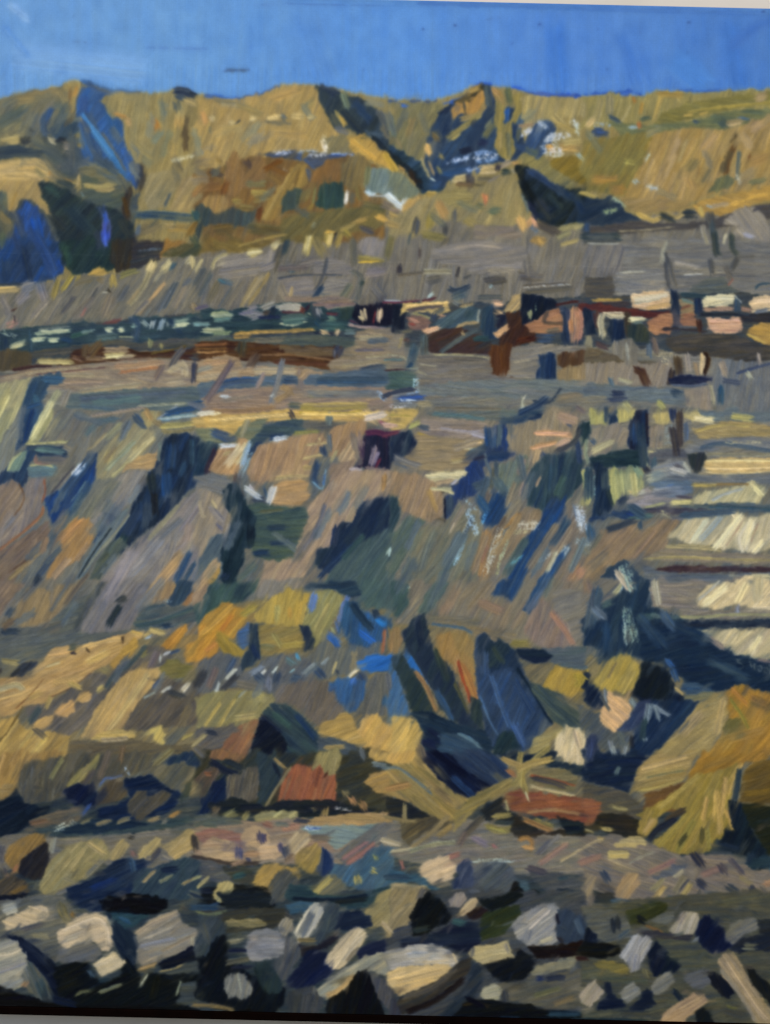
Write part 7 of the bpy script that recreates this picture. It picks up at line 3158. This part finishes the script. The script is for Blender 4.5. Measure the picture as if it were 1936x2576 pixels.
d d8d4c4 4 112 66 116 76
d c8d0dc 3.5 72 78 84 76
d c0c4c8 3 98 80 116 79
d 8ca8dc 2.5 120 78 138 79
s d8d8d0 2.4 134 112 132 121
d c8d8dc 4 150 112 157 113
s c8983c 5 138 68 150 76 158 84
T 968 160 29.12
d c8d4ec 4 78 82 96 79
d b8c8e4 4 58 84 72 81
d c8d0dc 4 118 62 126 58
d d0d8dc 5 138 66 158 62
d c8d0dc 4 138 76 154 74
s c49a58 4.6 36 71 38 78
s c89c50 5 118 134 120 142
s d89868 3.4 128 135 130 140
s d07c48 4 86 113 87 118
T 484 590 29.12
s c8b87c 3.4 101 2 98 14
s d0b468 4 119 1 117 9
s c4bc90 3 48 16.4 58 15
s c8bc8c 4.4 70 11 73 8
T 0 590 29.12
s ccb880 4.4 132 24 128 31
s c4b47c 3.6 147 23 142 30
s b8bc98 3 36 84 58 83
s b4b890 3.4 29 91 37 90
s b0b490 3.4 43 91.6 49 91
s b8b890 3 12 97 20 94.6
s b4b898 3 92 83 96 82.6
s b0b490 3 103 82.6 106 82.6
s c0c49c 3 152 78 162 77
s c4b470 3 34 110 60 111
s c8bc80 3 92 105.6 105 104.6
T 968 590 29.12
s d8a478 3.4 34 84 46 80
s d8a470 4 98 86 106 80
s c8a868 2 18 62 40 60 54 59
s d8a87c 3 95 60 101 60.6
s d8b080 3 98 67 101 68
T 1452 590 29.12
s d0c4a4 4 50 56 66 54 78 52
s d0c8a4 4 112 55 126 54 134 55
s d4b894 4 153 58 168 57
s d0a088 2 115 75 140 74
s c8bc94 3 30 70 40 70
s c4c09c 3 46 73 56 73
T 484 1020 29.12
s d8b46c 3 14 13 40 11 82 8
s d4b060 2.4 94 7 130 8 160 6
s dcc890 2.4 16 8 24 6.6
T 968 1020 29.12
s ccbc8c 3.4 36 61 54 60 70 58
s c4b884 2.6 40 72 50 72.6 59 76
s d8b07c 1.8 68 33.4 84 31.8
s ccb884 1.8 67 37 86 38.6
s dca074 3 130 24 158 25
s d89c6c 3 127 37 146 33
T 1452 1020 29.12
s d0bc80 2.4 112 48 140 47.6 168 48
s d4b478 3 112 54 140 54 168 53
s d8c898 5 140 96 128 112 118 124
s dccc9c 6 150 100 144 120
s d4c494 4 160 118 152 127
s c4c09c 4 112 98 100 116
s d0c48c 4 152 70 160 78
T 1452 1450 29.12
s dccc98 6 128 8 110 24
s d8c48c 6 146 6 138 22
s d4c48c 5 158 52 150 64
T 968 855 58.24
b 24466c 4 50 35 58 34 68 29
s 1c3c6c 3 58 32 66 28 70 25
s b08c74 4.4 75 33 82 35
s 2c3444 2 84 38 82 44 74 48
s 34506c 3 44 60 41 70
b 3c5868 5 48 60 52 66
s 8c7c68 3 30 47 40 44
b 1f4068 4 36 50 44 46
s 20487c 3 44 38 45 46
s 54646c 3 58 50 60 60
s 3c5468 4 64 58 60 68
s 8c7860 2 56 62 52 72
d c8d0d4 4 84 72 86 82
d b8c4c8 4 78 90 72 98
d a8c0c8 3 36 74 40 84
d b8b8a8 3 50 82 44 100
d c8c0a8 4 58 80 66 80
d 8cb0c0 3 34 86 30 96
s 24507c 4 40 68 44 74
s 54646c 4 34 84 26 98
b 4c5c64 6 12 96 6 108
b 50606c 5 26 100 20 114
s 8c7458 3 44 84 38 100
s 9c7c54 2.4 58 76 48 92
s 1c4478 5 68 84 60 98 54 110
s 20487c 4 76 92 68 106 62 116
s 7c6c58 3 74 80 62 98
s 8c7860 3 80 82 70 98
s 5c6c74 3 86 86 80 100
s a8a48c 2 74 92 70 100
s 2c5070 4 106 72 112 76
s 1f3c5c 4 110 36 112 54
s 3c3434 3 124 38 126 50
s a89c70 3 90 48 98 44
s 1f4060 4 88 56 88 68
s 9c9c68 4 101 57 102 66
s a8a068 3 107 58 108 66
s b8b08c 4 114 60 120 58
s 8c8c90 4 116 66 128 65
s b8b0a0 3 124 56 130 58
s c0b070 2 124 70.4 132 70
s 34506c 3 128 76 150 74
s d0c08c 3 134 34 142 35
s b8a854 3 150 33 158 34
s 2c3c50 3 96 82 108 78
s c0a888 3 100 100 106 108
s 2c4c6c 5 92 108 88 124
s 7c848c 4 90 116 94 120
b 28486c 6 110 120 120 132
b 1c3c60 6 122 122 140 130
s 34547c 4 120 118 124 124
b 30506c 5 140 138 156 146
T 0 855 58.24
b 6c6460 3 156 54 152 40
s 8c7c84 2 162 46 160 54
s d8c8b8 3 158 34 166 32
s c8d0d4 2.4 106 64 112 68
s d0d0c8 3 118 64 116 70
s 8ca4b4 2 108 44 104 54
s c8d0d4 1.8 118 43 124 42
s d8d4c0 2 86 32 92 31.4
s c8d0d4 1.8 96 46 102 45.6
s 2c4c7c 4 92 40 98 42
s ccb88c 3.4 104 46 98 54
b 53636c 5 92 92 86 104
s 1f4878 3 82 92 76 104
s a8845c 4 94 96 84 108
s b08858 4 76 96 66 108
b 847c80 6 58 92 46 112
b 707478 5 70 104 60 116
s b87c40 4 34 78 26 86
s 8c6c50 3 20 86 18 92
b 5a6670 5 50 72 44 82
s 2c4c74 4 40 50 28 66
s 24406c 4 60 74 54 84
s 8c8c6c 2 58 44 46 56
s b0a070 2 66 42 56 52
d c8d0d4 3 32 58 36 54
s c8c088 3 22 27 14 42
s b8b078 2 4 24 -2 36
T 968 855 58.24
d 7c9088 4 104 98 107 108
d 74887c 4 104 116 108 130
T 484 1020 29.12
b 4c3c50 4 146 30 146 46
b 7c6c68 4 144 22 146 34
b 8c7468 3 150 54 166 55
T 0 160 29.12
b 3c5678 6 72 50 80 72 88 84
b 4a6078 5 96 56 104 68
b 36506c 6 84 84 100 94
b 34486a 7 12 128 20 148
'''
paint(PAINT)

# specks and hairline cracks in the sky paint
for _ in range(90):
    x, y = rng.uniform(0, 1936), rng.uniform(2, 225) ** 1
    p = to_canvas([(x, y)])[0]
    stroke('s', hexc('3f64a8') * rng.uniform(.7, 1.1), rng.uniform(1.0, 2.2), np.array([p, p + rng.normal(0, 1.2, 2)]), 0, op=rng.uniform(.25, .6))
for x, y, rr in ((1141, 66, 3.4), (1063, 73, 2), (1730, 57, 2.4), (1285, 110, 2), (1918, 30, 3), (1932, 31, 3), (1355, 62, 1.6), (1845, 60, 1.4)):
    p = to_canvas([(x, y)])[0]
    stroke('s', hexc('26376f'), rr, np.array([p, p + (1.5, -.6)]), 0, op=.8)
for q in ([(360, 119), (430, 121), (520, 123)], [(560, 178), (600, 178), (628, 176)], [(690, 8), (820, 12), (960, 14)], [(760, 20), (752, 60)],
          [(1612, 45), (1610, 85)], [(165, 104), (290, 112)], [(1225, 50), (1260, 42)], [(640, 14), (700, 10)]):
    stroke('s', hexc('47649c'), 1.0, to_canvas(q), 0, op=.5)

GRIT = [(.42, .40, .36), (.50, .46, .38), (.22, .27, .36), (.56, .48, .38), (.14, .19, .27), (.36, .40, .44), (.46, .38, .30)]
# ---- a last pass with a small loaded brush that drags neighbouring colours into each other
KEEP = DET.copy()
OPEN = KEEP.astype(np.float32)
OPEN[1:-1] = (OPEN[:-2] + OPEN[1:-1] + OPEN[2:]) / 3
OPEN = 1 - 0.85 * OPEN
COOL = np.array([.29, .35, .43], np.float32); WARM = np.array([.62, .54, .40], np.float32)
for k_ in range(6200):
    broad = k_ < 2400
    x, y = rng.integers(4, NX - 4), rng.integers(128, NY - 4)
    if KEEP[y, x] and not broad: continue
    d = np.array([DX[y, x], DY[y, x]]); n_ = np.array([-d[1], d[0]])
    d = d + n_ * rng.normal(0, .16)
    if broad: w, ln, op = rng.uniform(7, 15), rng.uniform(16, 36), rng.uniform(.18, .42)
    else: w, ln, op = rng.uniform(2.5, 7.5), rng.uniform(7, 20), rng.uniform(.25, .6)
    q = np.array([x, y]) + n_ * rng.normal(0, w * 0.8) - d * rng.uniform(0, 7)
    qx, qy = int(np.clip(q[0], 2, NX - 3)), int(np.clip(q[1], 2, NY - 3))
    c = RGB[qy - 1:qy + 2, qx - 1:qx + 2].mean((0, 1)) * (1 + rng.normal(0, .06))
    cool = .40 if 480 < y < 740 else (.30 if y < 270 else .22)
    t_ = rng.random()
    if t_ < cool: c = c * .76 + .24 * COOL * (0.5 + c.mean())
    elif t_ < cool + .12: c = c * .82 + .18 * WARM * (0.6 + c.mean())
    p = np.array([x, y], float)
    stroke('s', np.clip(c, 0.01, .95).astype(np.float32), w, np.array([p - d * ln * .5, p + d * ln * .5]), 0, OPEN, (0, 0), op=op)

def drag_along(A, n, wt):
    """smear A along the direction of the brushwork, n cells each way"""
    gy, gx = np.mgrid[0:NY, 0:NX].astype(np.float32)
    acc = A * wt[0]; tot = wt[0]
    for sgn in (1, -1):
        px, py = gx.copy(), gy.copy(); vx, vy = DX * sgn, DY * sgn
        for i in range(1, n + 1):
            px = np.clip(px + vx, 0, NX - 1); py = np.clip(py + vy, 0, NY - 1)
            ix = (px + .5).astype(np.int32).clip(0, NX - 1); iy = (py + .5).astype(np.int32).clip(0, NY - 1)
            acc = acc + A[iy, ix] * wt[i]; tot += wt[i]
            nx_, ny_ = DX[iy, ix], DY[iy, ix]
            f = np.where(nx_ * vx + ny_ * vy < 0, -1, 1)
            vx, vy = nx_ * f, ny_ * f
    return acc / tot
# a scatter of half seen grit between the foreground stones
for _ in range(760):
    x, y = rng.integers(4, NX - 4), int(rng.triangular(960, 1150, NY - 12))
    if KEEP[y, x]: continue
    c = RGB[y, x] * .55 + .45 * np.array(GRIT[rng.integers(len(GRIT))], np.float32) * rng.uniform(.6, 1.1)
    th = rng.uniform(-.5, 1.2); l2 = rng.uniform(2, 6)
    d = np.array([math.cos(th), -math.sin(th)]) * l2
    stroke('s', c.astype(np.float32), rng.uniform(3, 7), np.array([(x, y) - d, (x, y) + d]), 0, op=rng.uniform(.4, .8))
smear = drag_along(RGB, 4, (1.0, .9, .75, .5, .3))
kd = np.where(KEEP, 0.25, 0.72)[..., None]
RGB = (RGB * (1 - kd) + smear * kd).astype(np.float32)
calm = soften(RGB[:170].copy(), 14)
sk = ((LAB[:170] == PIDX['painted_sky;clear blue painted sky above the ridge']) & (np.arange(170)[:, None] < 88) & ~KEEP[:170] & (RGB[:170, :, 2] > .6)).astype(np.float32)[..., None] * .85
RGB[:170] = RGB[:170] * (1 - sk) + calm * sk
bris = drag_along(rng.standard_normal((NY, NX)).astype(np.float32), 9, (1.0,) * 10)
bris2 = drag_along(value_noise(2.4, 11) - .5, 14, (1.0,) * 15)
bris = bris / bris.std(); bris2 = bris2 / bris2.std()
skyish = (RGB[..., 2] > 0.68) & (np.arange(NY)[:, None] < 150)
amp = np.where(skyish, .002, .012)
RGB *= (1 + amp * .7 * bris + amp * 1.7 * bris2)[..., None]
band = np.exp(-((np.arange(NY) - 640) / 150.0) ** 2).astype(np.float32)[:, None, None]
RGB *= 1 + band * np.array([-.035, -.004, .035], np.float32)      # the cliff is brushed with a colder grey
RGB += (0.006 * np.where(skyish, 0, 1) * bris2)[..., None] * np.array([1, .3, -1.2], np.float32)
HGT += np.where(skyish, .001, .0045) * bris + np.where(skyish, .001, .012) * bris2

# ---- the tube colours: greener earths, calmer darks
L = (RGB * np.array([.3, .59, .11], np.float32)).sum(-1, keepdims=True)
warmth = np.clip((RGB[..., :1] - RGB[..., 2:]) * 4, 0, 1)
deep = np.clip((RGB[..., 2:] - RGB[..., :1]) * 5, 0, 1) * np.clip((0.62 - RGB[..., 2:]) * 6, 0, 1)
k = (0.15 * warmth + 0.38 * deep) * np.clip((0.85 - L) * 3, 0.25, 1)
RGB = RGB * (1 - k) + L * k
RGB *= 1 + (1 - np.clip((RGB[..., 2:] - 0.6) * 8, 0, 1)) * np.clip((0.85 - L) * 3, 0.3, 1) * np.array([-0.006, 0.016, 0.004], np.float32)
L = (RGB * np.array([.3, .59, .11], np.float32)).sum(-1, keepdims=True)
RGB = (RGB + (0.12 * (L - 0.41) + 0.10 * np.clip(L - .52, 0, 1)) * (1 - np.clip((RGB[..., 2:] - 0.6) * 10, 0, 1))).clip(0.004, 1).astype(np.float32)
RGB = RGB + 0.16 * np.clip(.13 - L, 0, 1) * np.array([.9, 1.1, 1.5], np.float32)

# ---- settle the wet paint: soften slightly, let the weave show where it is thin
RGB = soften(RGB, 1)
HGT = soften(HGT, 1)

TOP = slice(0, 330)                      # the hills and sky are painted thinner and softer
RGB[TOP] = soften(RGB[TOP].copy(), 1)
HGT[TOP] *= 0.7
HGT += 0.012 * WEAVE * np.clip(1 - HGT * 6, 0.2, 1) + 0.02 * (N_FINE - .5)
RGB *= (1 + 0.035 * (rng.random((NY, NX, 1)).astype(np.float32) - .5) + 0.02 * (WEAVE[..., None] - .4))

# ---- keep the hundred largest painted rocks as parts, the rest together
areas = np.bincount(LAB.ravel(), minlength=len(PARTS))
rocks = sorted([i for i, p in enumerate(PARTS) if p[0] == 'painted_rock'], key=lambda i: -areas[i])
rest = [i for i in rocks[98:]]
PARTS.append(('painted_pebbles', 'scattered small painted stones and dabs too small to tell apart'))
PEB = len(PARTS) - 1
remap = np.arange(len(PARTS))
for i in rest: remap[i] = PEB
for i, a in enumerate(areas):
    if i and PARTS[i][0] != 'painted_rock' and 0 < a < 12: remap[i] = PEB
remap[0] = PIDX['painted_sky;clear blue painted sky above the ridge']
LAB = remap[LAB]

# ------------------------------------------------------------------ the painting as a thing: canvas body + paint film parts
wx0, wz0 = world_of(0, 0); wx1, wz1 = world_of(CW, CH)
art = bpy.data.objects.new('oil_painting', None)
art.location = ((wx0 + wx1) / 2, 0.012, wz1)
COL.objects.link(art)
prop(art, 'unframed oil painting of an ochre and blue quarry landscape hung on a white wall', 'painting')
bpy.context.view_layer.update()
inv = art.matrix_world.inverted()

def adopt(o):
    o.parent = art; o.matrix_parent_inverse = inv
    return o
m_can, t, b = material('raw_canvas', 0.85, 0.1)
noise_color(t, b, (0.030, 0.022, 0.018), (0.055, 0.040, 0.030), 120)
adopt(box('stretched_canvas', wx0, wx1, 0.0008, 0.020, wz1, wz0, m_can))['label'] = 'dark folded canvas sides over the stretcher bars'
m_strip, t, b = material('shaded_edge_brown', 0.9, 0.02)
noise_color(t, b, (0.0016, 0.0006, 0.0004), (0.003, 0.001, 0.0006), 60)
adopt(box('shaded_edge_strip', wx0, wx1, -0.0005, 0.022, wz1 - 0.0068, wz1 - 0.0001, m_strip, bevel=0.0012))['label'] = 'thin dark brown strip added for the dark lower canvas edge and its shade'  # added strip, near-black colour stands in for the canvas edge and shade below

m_paint = bpy.data.materials.new('oil_paint'); m_paint.use_nodes = True
t = m_paint.node_tree; b = t.nodes['Principled BSDF']
vc = t.nodes.new('ShaderNodeVertexColor'); vc.layer_name = 'pigment'
b.inputs['Roughness'].default_value = 0.42
b.inputs['Specular IOR Level'].default_value = SPEC = 0.10
tc = t.nodes.new('ShaderNodeTexCoord'); nz = t.nodes.new('ShaderNodeTexNoise'); nz.inputs['Scale'].default_value = 420; nz.inputs['Detail'].default_value = 4
bp = t.nodes.new('ShaderNodeBump'); bp.inputs['Strength'].default_value = 0.18; bp.inputs['Distance'].default_value = 0.0004
t.links.new(tc.outputs['Object'], nz.inputs['Vector']); t.links.new(nz.outputs[0], bp.inputs['Height']); t.links.new(bp.outputs[0], b.inputs['Normal'])
t.links.new(vc.outputs[0], b.inputs['Base Color'])

lin = np.clip(RGB, 0, 1)
lin = np.where(lin <= 0.04045, lin / 12.92, ((lin + 0.055) / 1.055) ** 2.4) * GAIN
lin = np.clip(lin, 0, 0.92).astype(np.float32)
gx = np.arange(NX) * G; gy = np.arange(NY) * G
WX, _ = world_of(gx, 0.0); _, WZ = world_of(0.0, gy)
VX = np.broadcast_to(WX[None, :], (NY, NX)); VZ = np.broadcast_to(WZ[:, None], (NY, NX))
VY = -(0.0002 + HGT * RELIEF * 0.001)
step = G * S
dy_dx = np.gradient(VY, step, axis=1); dy_dz = -np.gradient(VY, step, axis=0)
NRM = np.stack([dy_dx, -np.ones_like(dy_dx), dy_dz], -1); NRM /= np.linalg.norm(NRM, axis=-1, keepdims=True)
NRM = NRM.reshape(-1, 3)
P3 = np.stack([VX, VY, VZ], -1).reshape(-1, 3).astype(np.float32)
RGBA = np.concatenate([lin.reshape(-1, 3), np.ones((NX * NY, 1), np.float32)], 1)
idx = np.arange(NX * NY).reshape(NY, NX)
quads = np.stack([idx[:-1, :-1], idx[1:, :-1], idx[1:, 1:], idx[:-1, 1:]], -1).reshape(-1, 4)
flab = LAB[:-1, :-1].ravel()
order = np.argsort(flab, kind='stable')
bounds = np.searchsorted(flab[order], np.arange(len(PARTS) + 1))
for k, (nm, lb) in enumerate(PARTS):
    sel = order[bounds[k]:bounds[k + 1]]
    if len(sel) < 4: continue
    q = quads[sel]
    used, inv_i = np.unique(q, return_inverse=True)
    q = inv_i.reshape(-1, 4)
    me = bpy.data.meshes.new(nm)
    me.vertices.add(len(used)); me.loops.add(q.size); me.polygons.add(len(q))
    me.vertices.foreach_set('co', P3[used].ravel())
    me.loops.foreach_set('vertex_index', q.ravel().astype(np.int32))
    me.polygons.foreach_set('loop_start', np.arange(0, q.size, 4, dtype=np.int32))
    me.update(calc_edges=True)
    me.polygons.foreach_set('use_smooth', np.ones(len(q), bool))
    ca = me.color_attributes.new('pigment', 'FLOAT_COLOR', 'POINT')
    ca.data.foreach_set('color', RGBA[used].ravel())
    me.normals_split_custom_set_from_vertices(NRM[used])
    me.materials.append(m_paint)
    o = bpy.data.objects.new(nm, me); COL.objects.link(o)
    adopt(o)
    o['label'] = lb
    if nm == 'painted_pebbles': o['kind'] = 'stuff'
print('parts', len(PARTS), 'grid', NX, NY)
